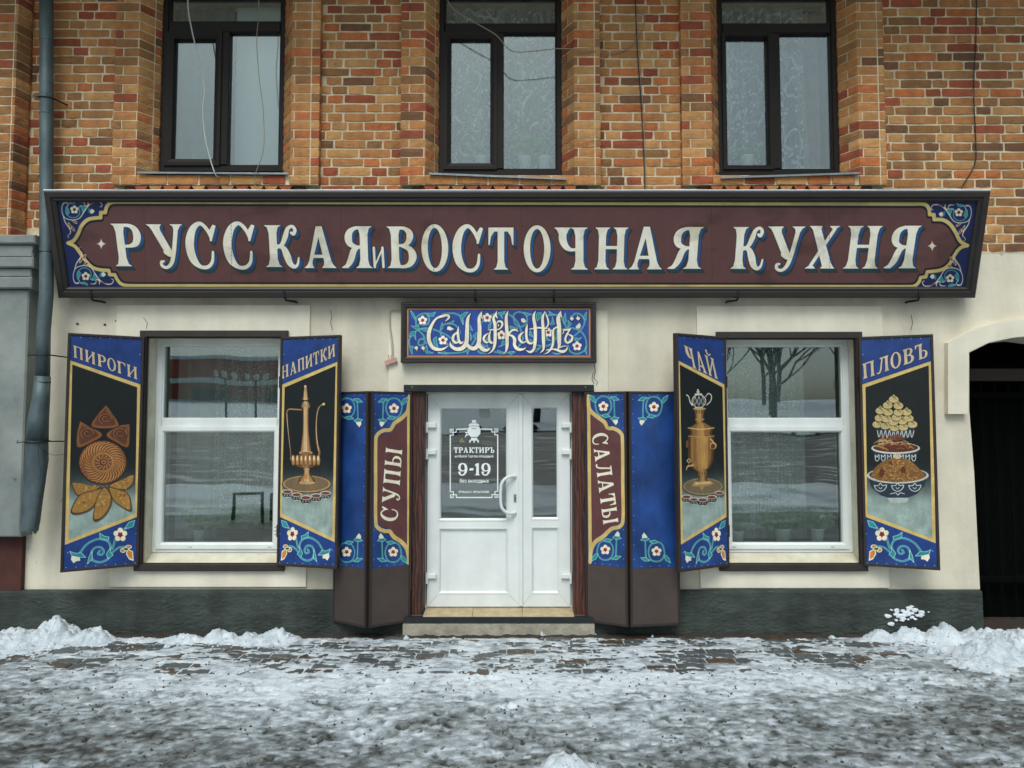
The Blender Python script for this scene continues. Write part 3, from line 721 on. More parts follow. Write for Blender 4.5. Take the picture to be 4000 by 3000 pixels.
rows0 = ZC
piers = []
for i, w in enumerate(UW):
    # mortar core of both jamb piers, then their bricks
    for side, (xo, xb, xw) in enumerate(((w['xo'], w['xb'], w['xw']), (w['xo2'], w['xb2'], w['xw2']))):
        pts = [(xo, -.001), (xo, YP), (xb, YP), (xw, YW), (xw, .30)]
        core = [(xo, -.001), (xo, YP), (xb, YP), (xw, YW), (xw, -.001 if False else YW + .0)]
        mbp = MB(); e_ = .0015 if side == 0 else -.0015; pl = [(xo, -.0015), (xo, YP), (xb, YP), (xw, YW), (xw, .44), (xb + e_, .44), (xb + e_, -.0015)]
        k = len(pl); v = [(a, b, ZC) for a, b in pl] + [(a, b, ZT) for a, b in pl]
        # splay goes deeper than the wall face, so cut the opening's arris with its own wedge
        mbp.add(v, [tuple(range(k)), tuple(range(2 * k - 1, k - 1, -1))] + [(q, (q + 1) % k, k + (q + 1) % k, k + q) for q in range(k)])
        pier = mbp.build('window_pier', M['mortar'], bld)
        path = pts[:4] + [(xw, .14)]
        if side == 1: path = [(a, b) for a, b in path]
        pth = path if side == 0 else path[::-1]
        path_bricks(pth, rows0, ZT, 100 + i * 2 + side, pier)
    # course under the sill and the saw-tooth corbel
    ap = MB().box((w['xb'] + .002, YP + .006, ZC), (w['xb2'] - .002, -.001, ZS - .004)).build('sill_course', M['mortar'], bld)
    x = w['xb'] + .004; r = random.Random(i); 
    while x < w['xb2'] - .05:
        L_ = min(r.choice((.265, .262, .2)), w['xb2'] - .004 - x)
        o = bpy.data.objects.new('brick', r.choice(B_L)); COL.objects.link(o); o.parent = ap; o.location = (x + L_ / 2, YP - .004, (ZC + ZS) / 2); o.scale = (L_ / .272, 1, (ZS - ZC - .012) / .0685)
        o.material_slots[0].link = 'OBJECT'; o.material_slots[0].material = M['b_' + r.choice(['tan', 'sand', 'red', 'tan', 'orange'])]; x += L_ + .012
    n = 11; x0, x1 = w['xb'] - .02, w['xb2'] + .02; st = (x1 - x0) / n
    zt, zb_ = ZC - .010, PZ(752, YP)
    cb = MB().box((x0 - .1, -.03, zb_ - .12), (x1 + .1, -.001, ZC - .001)).build('corbel_shade_bed', M['b_dark'], bld)  # dark brick colour stands in for the shadow between the teeth
    for q in range(n):
        a = x0 + q * st
        mbq = MB(); pts = [(a + .006, zt), (a + st - .006, zt), (a + st * .66, zb_), (a + st * .34, zb_)][::-1]
        mbq.prism(pts, .03, -YP - .004 + r.uniform(-.004, .004))
        o = mbq.build('corbel_brick', M['b_' + r.choice(['red', 'tan', 'sand', 'red', 'orange'])], cb)
# flat panels between the piers
zlow_mid = PZ(760, 0)
flat_wall(PX(118, 370, 0), UW[0]['xo'], zlow_mid - .3, ZT, 0, 1)
flat_wall(UW[0]['xo2'], UW[1]['xo'], zlow_mid, ZT, 0, 2)
flat_wall(UW[1]['xo2'], UW[2]['xo'], zlow_mid, ZT, 0, 3)
BW[:] = [.24, .10, .34, .13, .09, .10]; flat_wall(UW[2]['xo2'], 7.3, ZB + .01, ZT, 0, 4); BW[:] = [.24, .18, .26, .14, .07, .11]
def visible(b):
    d = Vector((b[1], b[2], b[3])) - CP; fy = d.y * _c + d.z * _s
    py = 1500 - F_PX * (-d.y * _s + d.z * _c) / fy; px = 2000 + F_PX * d.x / fy
    if py < -30 or px > 4040: return 0
    if px < 3830 and py > 755: return 0
    return b[8] * F_PX / fy * min(1, (4010 - px) / 60 if px > 3950 else 1)
flat_bricks.sort(key=lambda b: -visible(b))
rest = MB(); RM = {}
for i, (me, x, y, z, sx, sz, m, rot, wd) in enumerate(flat_bricks):
    if i < 300 and visible((0, x, y, z, 0, 0, 0, 0, wd)) > 0:
        o = bpy.data.objects.new('brick', me); COL.objects.link(o); o.parent = bw; o.location = (x, y, z); o.scale = (sx, 1, sz); o.rotation_euler = (0, rot, 0)
        o.material_slots[0].link = 'OBJECT'; o.material_slots[0].material = m
    else:
        RM.setdefault(m.name, (MB(), m))[0].add([(v.co.x * sx + x, v.co.y + y, v.co.z * sz + z) for v in me.vertices], [tuple(p.vertices) for p in me.polygons])
if RM:
    allv = MB(); mats = []; idx = []
    for k, (b_, m) in RM.items():
        allv.add(b_.v, b_.f); mats.append(m); idx += [len(mats) - 1] * len(b_.f)
    o = allv.build('more_bricks', None, bw)
    for m in mats: o.data.materials.append(m)
    o.data.polygons.foreach_set('material_index', idx); o['kind'] = 'stuff'
# unseen eaves above the frame, added to shade the top of the facade
MB().box((-7.6, -1.15, ZT + .12), (7.4, .45, ZT + .30)).box((-7.6, -.6, ZT + .05), (7.4, .45, ZT + .119)).box((-7.6, -.3, ZT + .001), (7.4, .45, ZT + .049)).build('added_shade_eaves', M['plaster'], bld)

# ---- upper windows
def simple_box(name, a, b, m, parent, e=.003): return MB().bbox(a, b, e).build(name, m, parent)
def room(x0, x1, z0, z1, y0, depth, name='room_box'):
    m = MB(); y1 = y0 + depth; e = .35
    X0, X1, Z0, Z1 = x0 - e, x1 + e, z0 - .4, z1 + .3
    m.add([(X0, y0, Z0), (X1, y0, Z0), (X1, y1, Z0), (X0, y1, Z0), (X0, y0, Z1), (X1, y0, Z1), (X1, y1, Z1), (X0, y1, Z1)], [(0, 1, 2, 3), (7, 6, 5, 4), (1, 5, 6, 2), (2, 6, 7, 3), (4, 0, 3, 7)])
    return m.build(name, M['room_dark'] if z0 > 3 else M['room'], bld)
def cloth(name, x0, x1, z0, z1, y, m, parent, folds=6, amp=.02, seed=0, gather=0.0):
    nx, nz = 150, 14; v = []; f = []; r = random.Random(seed); ph = r.uniform(0, 6)
    for j in range(nz):
        for i in range(nx):
            u, w_ = i / (nx - 1), j / (nz - 1)
            xx = x0 + (x1 - x0) * (u if not gather else (u * (1 - gather * (1 - w_) ** 1.5) + gather * (1 - w_) ** 1.5 * .9))
            yy = y + amp * math.sin(u * folds * 6.28 + ph + .6 * math.sin(w_ * 3 + ph)) + amp * .4 * math.sin(u * folds * 9.1 + ph * 2)
            v.append((xx, yy, z0 + (z1 - z0) * w_))
    for j in range(nz - 1):
        for i in range(nx - 1): a = j * nx + i; f.append((a, a + 1, a + nx + 1, a + nx))
    b_ = MB(); b_.v = v; b_.f = f; return b_.build(name, m, parent, smooth=True)

def potted(name, label, c, h, pot_r, leafm, parent_none=None, n=90, spread=.14, flowers=None, pot_h=.12, group=None, leaf=.028, boxpot=None):
    t = thing(name, label, 'plant', c, 0, group); r = random.Random(int(abs(c[0]) * 1000))
    if boxpot: MB().box((c[0] - boxpot, c[1] - .07, c[2]), (c[0] + boxpot, c[1] + .07, c[2] + pot_h)).build('pot', M['soil'], t)
    else: MB().lathe(c, [(0, 0), (pot_r * .72, 0), (pot_r * .95, pot_h * .9), (pot_r * 1.04, pot_h * .92), (pot_r * 1.04, pot_h), (pot_r * .9, pot_h), (pot_r * .85, pot_h * .85), (0, pot_h * .85)], 18).build('pot', M['pot'], t, smooth=True)
    lv = MB(); st = MB()
    for k in range(n):
        a = r.uniform(0, 6.28); q = r.random() ** .5; top = Vector((c[0] + math.cos(a) * spread * q, c[1] + math.sin(a) * min(.05, spread * .5) * q, c[2] + pot_h + h * (r.random() ** .7) * (1 - .45 * q)))
        nrm = Vector((r.uniform(-.6, .6), -1, r.uniform(-.2, .9))).normalized(); u = nrm.cross(Vector((0, 0, 1))).normalized(); w = nrm.cross(u); s_ = leaf * r.uniform(.6, 1.25)
        pts = [top + (u * math.cos(g * 1.0472) + w * math.sin(g * 1.0472)) * s_ * (1 if g % 2 else .86) for g in range(6)]
        lv.add([tuple(top - nrm * s_ * .25)] + [tuple(p) for p in pts], [(0, 1 + g, 1 + (g + 1) % 6) for g in range(6)])
        if k % 5 == 0: st.tube([(c[0], c[1], c[2] + pot_h * .8), tuple((top + Vector((c[0], c[1], c[2] + pot_h + h * .3))) / 2), tuple(top)], .0025, 4)
    lv.build('leaves', leafm, t); st.build('stems', leafm, t)
    for (fx, fz, m) in (flowers or []):
        fb = MB(); cc = Vector((c[0] + fx, c[1] - .02, c[2] + fz))
        for k in range(16):
            d = Vector((r.gauss(0, 1), r.gauss(0, .6) - .4, r.gauss(0, .8))).normalized() * .026; p = cc + d; u = d.cross(Vector((0, .3, 1))).normalized() * .014; w = d.cross(u).normalized() * .014
            fb.add([tuple(p - u), tuple(p - w), tuple(p + u + d * .2), tuple(p + w)], [(0, 1, 2, 3)])
        st2 = MB().tube([(c[0] + fx * .3, c[1], c[2] + pot_h), tuple(cc)], .002, 4); st2.build('stems', leafm, t)
        fb.build('flower', m, t)
    return t

upl = ('bare window with a plain grey blind', 'window with lace curtains and geraniums', 'window with damask lace and a gathered drape')
pxs = [dict(o=(627, 1114), l=(682, 839, 155, 632), r=(899, 1097, 131, 650), t=(665, 1097, 84), s=(535, 1127, 672, 676), bot=668),
       dict(o=(1713, 2198), l=(1765, 1916, 160, 640), r=(1974, 2171, 133, 658), t=(1742, 2170, 92), s=(1676, 2213, 676, 697), bot=683),
       dict(o=(2802, 3280), l=(2840, 2990, 162, 635), r=(3055, 3250, 135, 652), t=(2822, 3242, 92), s=(2815, 3362, 692, 674), bot=683)]
YF = YW + .02
for i, (q, w) in enumerate(zip(pxs, UW)):
    win = MB().ring(w['xw'] + .002, w['xw2'] - .002, PZ(q['bot'], YF), ZT - .21, [(0, -YF - .09), (0, -YF), (.045, -YF), (.052, -YF - .012), (.06, -YF - .012), (.06, -YF - .085), (.0, -YF - .09)]).build('window', M['upvc_brown'], bld)
    zb = PZ(q['bot'], YF) + .058
    # transom bar, mullion, sashes
    ztr0, ztr1 = PZ(q['l'][2] - 42, YF), PZ(q['t'][2], YF)
    xm0, xm1 = PX(q['l'][1] + 22, 370, YF), PX(q['r'][0] - 6, 370, YF)
    xi0, xi1 = w['xw'] + .06, w['xw2'] - .06
    zt2 = PZ(q['r'][2] - 6, YF)
    MB().bbox((xi0, YF - .008, zt2), (xi1, YF + .08, ztr1)).build('transom', M['upvc_brown'], win)
    MB().bbox((xm0, YF - .004, zb), (xm1, YF + .08, zt2 - .001)).build('mullion', M['upvc_brown'], win)
    sx0, sx1 = PX(q['l'][0], 370, YF), PX(q['l'][1], 370, YF); sz0, sz1 = PZ(q['l'][3], YF), PZ(q['l'][2], YF)
    MB().ring(xi0 - .012, xm0 + .01, zb - .012, zt2 - .002, [(0, -YF - .05), (0, -YF + .018), (.03, -YF + .018), (max(.04, sx0 - xi0 - .002), -YF + .006), (max(.044, sx0 - xi0 + .004), -YF - .02), (max(.044, sx0 - xi0 + .004), -YF - .06), (0, -YF - .05)]).build('sash', M['upvc_brown'], win)
    for (a, b, c_, d) in ((xi0 + .02, xm0 - .02, zb + .02, zt2 - .03), (xm1 - .004, xi1 + .004, zb - .004, zt2 + .004), (xi0 - .004, xi1 + .004, ztr1 - .004, ZT - .26)):
        MB().box((a, YF + .035, c_), (b, YF + .041, d)).build('pane', M['glass_up'], win)
    # zinc sill
    a, b, c_, d = q['s']; A, B_ = P(a, c_, -.10), P(b, d, -.10)
    z0a, z0b = A.z, B_.z; th = .012
    s_ = MB(); X0, X1 = A.x, B_.x
    v = [(X0, -.10, z0a - .012), (X1, -.10, z0b - .012), (X1, -.10, z0b + .004), (X0, -.10, z0a + .004), (w['xw'] + .003, YF - .001, z0a + .035), (w['xw2'] - .003, YF - .001, z0b + .035), (w['xw2'] - .003, YF - .001, z0b + .028), (w['xw'] + .003, YF - .001, z0a + .028)]
    s_.add(v, [(0, 1, 2, 3), (3, 2, 5, 4), (1, 0, 7, 6), (0, 3, 4, 7), (1, 6, 5, 2), (4, 5, 6, 7)]).build('window_sill', M['zinc'], win)
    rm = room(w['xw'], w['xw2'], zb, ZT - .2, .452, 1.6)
    yc = YF + .19
    if i == 0:
        o = cloth('window_blind', xm1 - .01, xi1 + .05, zb - .1, ZT - .25, yc, M['blind'], None, 1, .003, 1)
        tag(o, 'pale plain blind behind the right pane of the leftmost upper window', 'curtain')
        o = cloth('sheer_curtain', xi0 - .05, xm0 + .03, zb - .1, ZT - .25, yc + .02, M['net'], None, 5, .01, 2); tag(o, 'dark grey net behind the left pane of the leftmost upper window', 'curtain')
    else:
        o = cloth('lace_curtain', xi0 - .06, xi1 + .06 if i == 1 else xm1 + .30, zb - .1, ZT - .25, yc + .03, M['damask'], None, 7, .034, 3 + i)
        tag(o, ('white flowered lace curtain in full folds behind the middle upper window' if i == 1 else 'white scroll-patterned lace curtain in the right-hand upper window'), 'curtain')
    if i == 1:
        for (px_, lab, fl, n, hh) in ((2050, 'white pot of geranium with two red flower heads in the middle upper window', [(-.02, .42, M['petal_red']), (.09, .32, M['petal_red'])], 80, .30),
                                      (2128, 'white pot of geranium with pink flower heads, rightmost in the middle upper window', [(-.01, .43, M['petal_pink']), (.07, .36, M['petal_pink'])], 70, .28),
                                      (1880, 'white pot of thin spiky leaves behind the left pane of the middle upper window', [], 14, .18)):
            X = PX(px_, 640, YF + .11); potted('potted_plant', lab, (X, YF + .12, PZ(664, YF + .11)), hh, .062, M['leaf2'], n=n, flowers=fl, spread=.13, group='pots on the middle upper window ledge')
        MB().box((xi0 - .06, YF + .082, PZ(664, YF + .11) - .03), (xi1 + .06, YF + .30, PZ(664, YF + .11) - .001)).build('inner_ledge', M['pvc'], win)
    if i == 2:
        o = cloth('gathered_drape', PX(3130, 300, yc), PX(3235, 300, yc) + .05, zb - .1, ZT - .25, yc + .1, M['drape'], None, 4, .02, 9, .25); tag(o, 'pinkish gathered drape behind the lace in the right-hand upper window', 'curtain')
        X = PX(2920, 640, YF + .11); potted('potted_plant', 'low green plant in a white pot in the right-hand upper window', (X, YF + .12, PZ(660, YF + .11)), .10, .06, M['leaf2'], n=40, spread=.12)
        MB().box((xi0 - .06, YF + .082, PZ(660, YF + .11) - .03), (xi1 + .06, YF + .30, PZ(660, YF + .11) - .001)).build('inner_ledge', M['pvc'], win)

# ---- shop windows
YV = .13
for i, (w, ox0, ox1) in enumerate(((WL, 535, 1117), (WR, 2805, 3379))):
    win = MB().ring(PX(ox0, 1760, -.05), PX(ox1, 1760, -.05), PZ(2231, -.05), PZ(1291 + 5 * i, -.05), [(0, .023), (0, .055), (.006, .060), (.052, .060), (.058, .05), (.058, .03), (.066, .03), (.066, .023)]).build('shop_window', M['brown'], bld, label='white tilt window in a dark brown outer frame')
    x0, x1, z1 = w['x0'] + .002, w['x1'] - .002, w['z1'] - .002
    zf0 = PZ(2158, YV)
    # lining of the reveal + sloped sill
    lin_ = MB()
    for a, b in ((x0, x0 + .004), (x1 - .004, x1)): lin_.box((a, .001, w['z0'] + .002), (b, YV, z1))
    lin_.box((x0 + .0045, .001, z1 - .004), (x1 - .0045, YV, z1)); lin_.build('reveal_lining', M['reveal'], win)
    MB().add([(x0 + .005, -.012, w['z0'] + .003), (x1 - .005, -.012, w['z0'] + .003), (x1 - .005, YV - .002, zf0 - .004), (x0 + .005, YV - .002, zf0 - .004), (x0 + .005, -.012, w['z0'] - .003), (x1 - .005, -.012, w['z0'] - .003), (x1 - .005, YV - .002, w['z0'] - .003), (x0 + .005, YV - .002, w['z0'] - .003)],
             [(0, 1, 2, 3), (4, 7, 6, 5), (0, 4, 5, 1), (1, 5, 6, 2), (2, 6, 7, 3), (3, 7, 4, 0)]).build('window_sill', M['reveal'], win)
    X0, X1 = x0 + .005, x1 - .005
    MB().ring(X0, X1, zf0, z1 - .005, [(0, -YV - .07), (0, -YV), (.048, -YV), (.056, -YV - .014), (.062, -YV - .014), (.062, -YV - .06), (0, -YV - .07)]).build('window_frame', M['pvc'], win)
    zt0, zt1 = PZ(1668, YV), PZ(1632, YV)
    MB().bbox((X0 + .060, YV - .003, zt0), (X1 - .060, YV + .06, zt1)).build('transom', M['pvc'], win)
    MB().ring(X0 + .034, X1 - .034, zf0 + .034, zt0 + .004, [(0, -YV - .05), (0, -YV + .016), (.036, -YV + .016), (.048, -YV + .004), (.052, -YV - .02), (.052, -YV - .055), (0, -YV - .05)]).build('sash', M['pvc'], win)
    MB().box((X0 + .045, YV + .030, zt1 - .004), (X1 - .045, YV + .036, z1 - .045)).build('pane', M['glass'], win)
    MB().box((X0 + .080, YV + .024, zf0 + .080), (X1 - .080, YV + .030, zt0 - .044)).build('pane', M['glass'], win)
    caps = MB()
    for cx in (PX(745, 2165, YV), PX(1055, 2165, YV)) if i == 0 else (PX(2865, 2165, YV), PX(3250, 2165, YV)):
        for dx in (-.012, 0, .012): caps.box((cx + dx - .003, YV - .0185, zf0 + .046), (cx + dx + .003, YV - .0155, zf0 + .051))
    caps.build('drain_cap', M['steel'], win)
    room(x0, x1, zf0, z1, .452, 2.2)
    MB().box((X0 - .1, YV + .075, zf0 + .01), (X1 + .1, YV + .25, zf0 + .05)).build('inner_ledge', M['pvc'], win)
    yc = YV + .235
    if i == 0:
        o = cloth('dotted_curtain', PX(835, 1800, yc), X1 + .02, zf0 + .10, z1 - .02, yc, M['dots'], None, 7, .014, 5); tag(o, 'sheer curtain with rows of little white dots in the left shop window', 'curtain')
        o = cloth('sheer_curtain', PX(690, 1800, yc + .03), X1 + .06, zf0 + .08, z1 - .02, yc + .04, M['sheer'], None, 8, .012, 6); tag(o, 'thin grey voile hanging behind the dotted curtain of the left shop window', 'curtain')
        zl = zf0 + .0505
        potted('potted_plant', 'small white pot with sparse leaves at the left of the left shop window', (PX(778, 2100, YV + .12), YV + .12, zl), .26, .055, M['leaf2'], n=110, spread=.15, pot_h=.13)
        potted('window_box_plant', 'dense dark green plants in a black trough in the left shop window', (PX(960, 2100, YV + .12), YV + .13, zl), .22, .05, M['leaf'], n=420, spread=.27, pot_h=.14, boxpot=.25, leaf=.034)
    else:
        o = cloth('dotted_curtain', X0 - .02, PX(3110, 1800, yc), zf0 + .16, z1 - .02, yc, M['dots'], None, 7, .014, 8); tag(o, 'sheer curtain with rows of little white dots in the right shop window', 'curtain')
        o = cloth('sheer_curtain', X0 - .04, PX(3150, 1800, yc + .03), zf0 + .08, z1 - .02, yc + .04, M['sheer'], None, 8, .012, 7); tag(o, 'thin grey voile hanging behind the dotted curtain of the right shop window', 'curtain')
        zl = zf0 + .0505
        potted('potted_plant', 'green geranium with one pink flower beside the tea shutter in the right shop window', (PX(2880, 2100, YV + .12), YV + .12, zl), .26, .06, M['leaf'], n=80, spread=.11, flowers=[(-.03, .40, M['petal_pink'])])
        potted('potted_plant', 'wide pale green plant in the middle of the right shop window', (PX(3060, 2100, YV + .12), YV + .13, zl), .20, .07, M['leaf2'], n=240, spread=.24, pot_h=.14)
        potted('potted_plant', 'leafy plant with a small white flower near the right frame of the right shop window', (PX(3195, 2100, YV + .12), YV + .13, zl), .20, .06, M['leaf2'], n=150, spread=.16, flowers=[(.04, .24, M['pvc'])], pot_h=.14)

# ---- door
YD = .10
xd0, xd1 = PX(1657, 1900, YD), PX(2238, 1900, YD); zd0, zd1 = PZ(2369, YD), PZ(1531, YD)
door = MB().ring(xd0, xd1, zd0 - .012, zd1, [(0, -YD - .07), (0, -YD + .004), (.016, -YD + .004), (.02, -YD - .01), (.024, -YD - .07), (0, -YD - .07)]).build('entrance_door', M['pvc'], bld, label='white double entrance door with one wide and one narrow leaf')
def leaf(name, a, b, g, pn):
    x0, x1 = PX(a, 1900, YD), PX(b, 1900, YD); z0, z1 = zd0 + .004, zd1 - .014
    gx0, gx1, gz0, gz1 = PX(g[0], 1900, YD), PX(g[1], 1900, YD), PZ(g[3], YD), PZ(g[2], YD)
    px0, px1, pz0, pz1 = PX(pn[0], 2200, YD), PX(pn[1], 2200, YD), PZ(pn[3], YD), PZ(pn[2], YD)
    mb = MB(); wall_holes(mb, x0, x1, z0, z1, YD - .02, YD + .045, [(gx0, gx1, gz0, gz1), (gx0, gx1, pz0, pz1)]); lf = mb.build(name, M['pvc'], door)
    mb = MB(); mb.ring(gx0 - .001, gx1 + .001, gz0, gz1, [(-.010, -YD + .0205), (-.008, -YD + .026), (.0, -YD + .022), (.009, -YD + .006), (.009, -YD - .02)])
    mb.ring(gx0, gx1, pz0, pz1, [(-.010, -YD + .0205), (-.008, -YD + .026), (.0, -YD + .022), (.009, -YD + .006), (.009, -YD - .02)]); mb.build('glazing_bead', M['pvc'], lf)
    MB().box((gx0 + .002, YD + .004, gz0 + .002), (gx1 - .002, YD + .010, gz1 - .002)).build('pane', M['glass_dark'], lf)
    MB().bbox((gx0 + .002, YD - .003, pz0 + .002), (gx1 - .002, YD + .012, pz1 - .002)).build('lower_panel', M['pvc'], lf)
    # mitre lines at the corners, a hair proud
    ml = MB()
    for (ax, az, bx, bz) in ((x0, z1, gx0, gz1), (x1, z1, gx1, gz1), (x0, z0, gx0, pz0), (x1, z0, gx1, pz0)):
        d = Vector((bx - ax, 0, bz - az)); n_ = Vector((d.z, 0, -d.x)).normalized() * .0009; s0, s1 = Vector((ax, 0, az)) + d * .03, Vector((ax, 0, az)) + d * .82
        ml.prism([(p.x, p.z) for p in (s0 - n_, s0 + n_, s1 + n_, s1 - n_)], -YD + .0195, -YD + .0206)
    ml.build('mitre_joint', M['pvc_line'], lf); return lf, (gx0, gx1, gz0, gz1)
lf1, g1 = leaf('wide_leaf', 1671, 2033, (1720, 1980, 1594, 2028), (1720, 1985, 2066, 2312))
lf2, g2 = leaf('narrow_leaf', 2037, 2226, (2079, 2178, 1591, 2024), (2083, 2186, 2062, 2312))
MB().bbox((PX(2026, 1900, YD - .03), YD - .036, zd0 + .01), (PX(2042, 1900, YD - .03), YD - .0215, zd1 - .02)).build('meeting_strip', M['pvc'], lf1)
for lf_, px_, s_ in ((lf1, 1668, 1), (lf2, 2229, -1)):
    for py_ in (1662, 1766, 2250):
        X, Z = PX(px_, py_, YD - .03), PZ(py_, YD - .03); h = MB()
        h.bbox((X - .012 if s_ > 0 else X - .08, YD - .050, Z - .021), (X + .08 if s_ > 0 else X + .012, YD - .0215, Z + .021), .005)
        h.tube([(X, YD - .045, Z - .062), (X, YD - .045, Z + .030)], .011, 10); h.build('hinge', M['pvc'], lf_)
H_ = [(2014, 1863), (1990, 1863), (1968, 1876), (1957, 1902), (1957, 1968), (1968, 1994), (1990, 2007), (2014, 2007)]
pts = [P(a, b, YD - .09) for a, b in H_]; pts[0].y = pts[-1].y = YD - .024; pts[1].y = pts[-2].y = YD - .07
MB().tube(catmull([tuple(p) for p in pts], 5), .0135, 10).build('handle', M['pvc'], lf1, smooth=True)
X, Z = PX(2012, 1946, YD - .02), PZ(1946, YD - .02)
MB().bbox((X - .011, YD - .028, Z - .034), (X + .011, YD - .0205, Z + .034)).build('lock_plate', M['zinc'], lf1)
MB().box((X - .003, YD - .0295, Z - .012), (X + .003, YD - .0275, Z + .004)).build('keyhole', M['iron'], lf1)
# lobby behind the door
rl = MB(); a, b, c_, d = xd0 - .1, xd1 + .1, zd0 - .05, zd1 + .1
rl.add([(a, .452, c_), (b, .452, c_), (b, 2.2, c_), (a, 2.2, c_), (a, .452, d), (b, .452, d), (b, 2.2, d), (a, 2.2, d)], [(0, 1, 2, 3), (7, 6, 5, 4), (1, 5, 6, 2), (2, 6, 7, 3), (4, 0, 3, 7)]); rl.build('lobby_box', M['roomfloor'], bld)
# notices stuck on the glass
nx, nz = PX(1893, 1615, YD), PZ(1614, YD)
MB().bbox((nx - .048, YD - .004, nz - .042), (nx + .048, YD + .003, nz + .042), .002).build('notice_plate', M['pvc_line'], lf1, label='small pale square card at the top of the door glass')
tx, tz = PX(1804, 1718, YD), PZ(1718, YD)
MB().prism([(tx - .026, tz - .022), (tx + .026, tz - .022), (tx, tz + .026)], -YD - .0035, -YD - .0015).build('triangle_sticker', mat('faded_yellow', lin((170, 166, 120)), None), lf1)
# timber posts
for a, b in ((1608, 1656), (2238, 2292)):
    MB().bbox((PX(a, 1900, -.03), -.035, PZ(2436, -.02)), (PX(b, 1900, -.03), YD + .03, PZ(1528, -.03) - .001), .006).build('door_post', M['wood'], bld)
# lintel strip
lt = MB().bbox((PX(1577, 1510, -.07), -.075, PZ(1530, -.07)), (PX(2320, 1510, -.07), -.0185, PZ(1503, -.07)), .004).build('lintel_strip', M['steel'], bld)
for px_ in (1610, 2287):
    X, Z = PX(px_, 1512, -.075), PZ(1512, -.075); MB().lathe((0, 0, 0), [(0, 0), (.006, 0), (.006, .003), (0, .005)], 8)
    MB().box((X - .005, -.078, Z - .005), (X + .005, -.0748, Z + .005)).build('screw', M['zinc'], lt)
# threshold, metal nosing, step
zt_ = PZ(2370, YD); yf = -.10; zf_ = PZ(2407, yf); xs = [PX(1657, 2390, .0), PX(1846, 2390, -.05), PX(2040, 2390, -.05), PX(2240, 2390, .0)]
thr = MB().box((PX(1580, 2420, yf), yf - .012, PZ(2431, yf)), (PX(2318, 2420, yf), yf + .05, zf_ - .006)).build('step_nosing', M['steel'], bld)
for a, b in zip(xs[:-1], xs[1:]): MB().add([(a + .002, yf, zf_ - .005), (b - .002, yf, zf_ - .005), (b - .002, yf + .003, zf_), (a + .002, yf + .003, zf_), (b - .002, YD + .02, zt_), (a + .002, YD + .02, zt_), (b - .002, YD + .02, zt_ - .02), (a + .002, YD + .02, zt_ - .02)], [(0, 1, 2, 3), (3, 2, 4, 5), (0, 3, 5, 7), (1, 6, 4, 2), (0, 7, 6, 1)]).build('threshold_tile', M['tile'], thr)
MB().box((PX(1580, 2420, yf) + .02, yf + .051, PZ(2431, yf)), (PX(2318, 2420, yf) - .02, .1, zf_ - .008)).build('threshold_bed', M['concrete'], thr)
# the cast step below, worn edge
st = MB(); n = 46; X0, X1, zt2, yy = XS0 + .002, XS1 - .002, PZ(2431, yf) - .002, yf - .004
v = []; r = random.Random(5)
for k in range(n + 1):
    x = X0 + (X1 - X0) * k / n; v += [(x, yy + r.uniform(0, .006), -.2), (x, yy - .004 + r.uniform(-.003, .004), zt2 - .014), (x, yy + .008 + r.uniform(0, .006), zt2 - r.uniform(0, .004)), (x, .1, zt2)]
f = [(4 * k + j, 4 * k + 4 + j, 4 * k + 5 + j, 4 * k + 1 + j) for k in range(n) for j in range(3)] + [(0, 1, 2, 3), (4 * n + 3, 4 * n + 2, 4 * n + 1, 4 * n)]
st.add(v, f).build('step', M['concrete'], bld)

# ---- carriage passage on the right, closed by a dark gate
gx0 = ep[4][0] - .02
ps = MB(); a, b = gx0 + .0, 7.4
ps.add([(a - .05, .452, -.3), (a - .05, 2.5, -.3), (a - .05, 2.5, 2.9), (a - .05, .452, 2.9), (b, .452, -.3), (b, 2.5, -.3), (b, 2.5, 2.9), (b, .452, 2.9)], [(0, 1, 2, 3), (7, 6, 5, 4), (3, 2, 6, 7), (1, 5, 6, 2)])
ps.build('passage_wall', mat('darkened_passage_wall', lin((40, 42, 40)), None, rough=.95), bld)  # the passage's lack of light is put into the wall colour
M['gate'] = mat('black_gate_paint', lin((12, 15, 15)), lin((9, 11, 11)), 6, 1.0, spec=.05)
gate = thing('carriage_gate', 'nearly black iron carriage gate closing the arched passage at the right', 'gate', (5.2, .62, 0))
MB().box((gx0 + .03, .70, -.05), (7.3, .72, 2.02)).build('gate_panel', M['gate'], gate)
k = gx0 + .1
while k < 7.2:
    MB().tube([(k, .60, 0), (k, .60, 2.12)], .011, 6).tube([(k, .60, 2.12), (k, .60, 2.16), (k, .60, 2.2)], [.011, .022, .002], 6).build('gate_bar', M['gate'], gate); k += .13
MB().box((gx0 + .03, .58, 2.02), (7.3, .625, 2.07)).box((gx0 + .03, .58, .3), (7.3, .625, .35)).build('gate_rail', M['gate'], gate)
MB().box((gx0 + .03, .5, PZ(1487, .5)), (7.3, .7, PZ(1440, .5))).build('gate_lintel', mat('dark_brown_beam', lin((52, 40, 36)), None), gate)

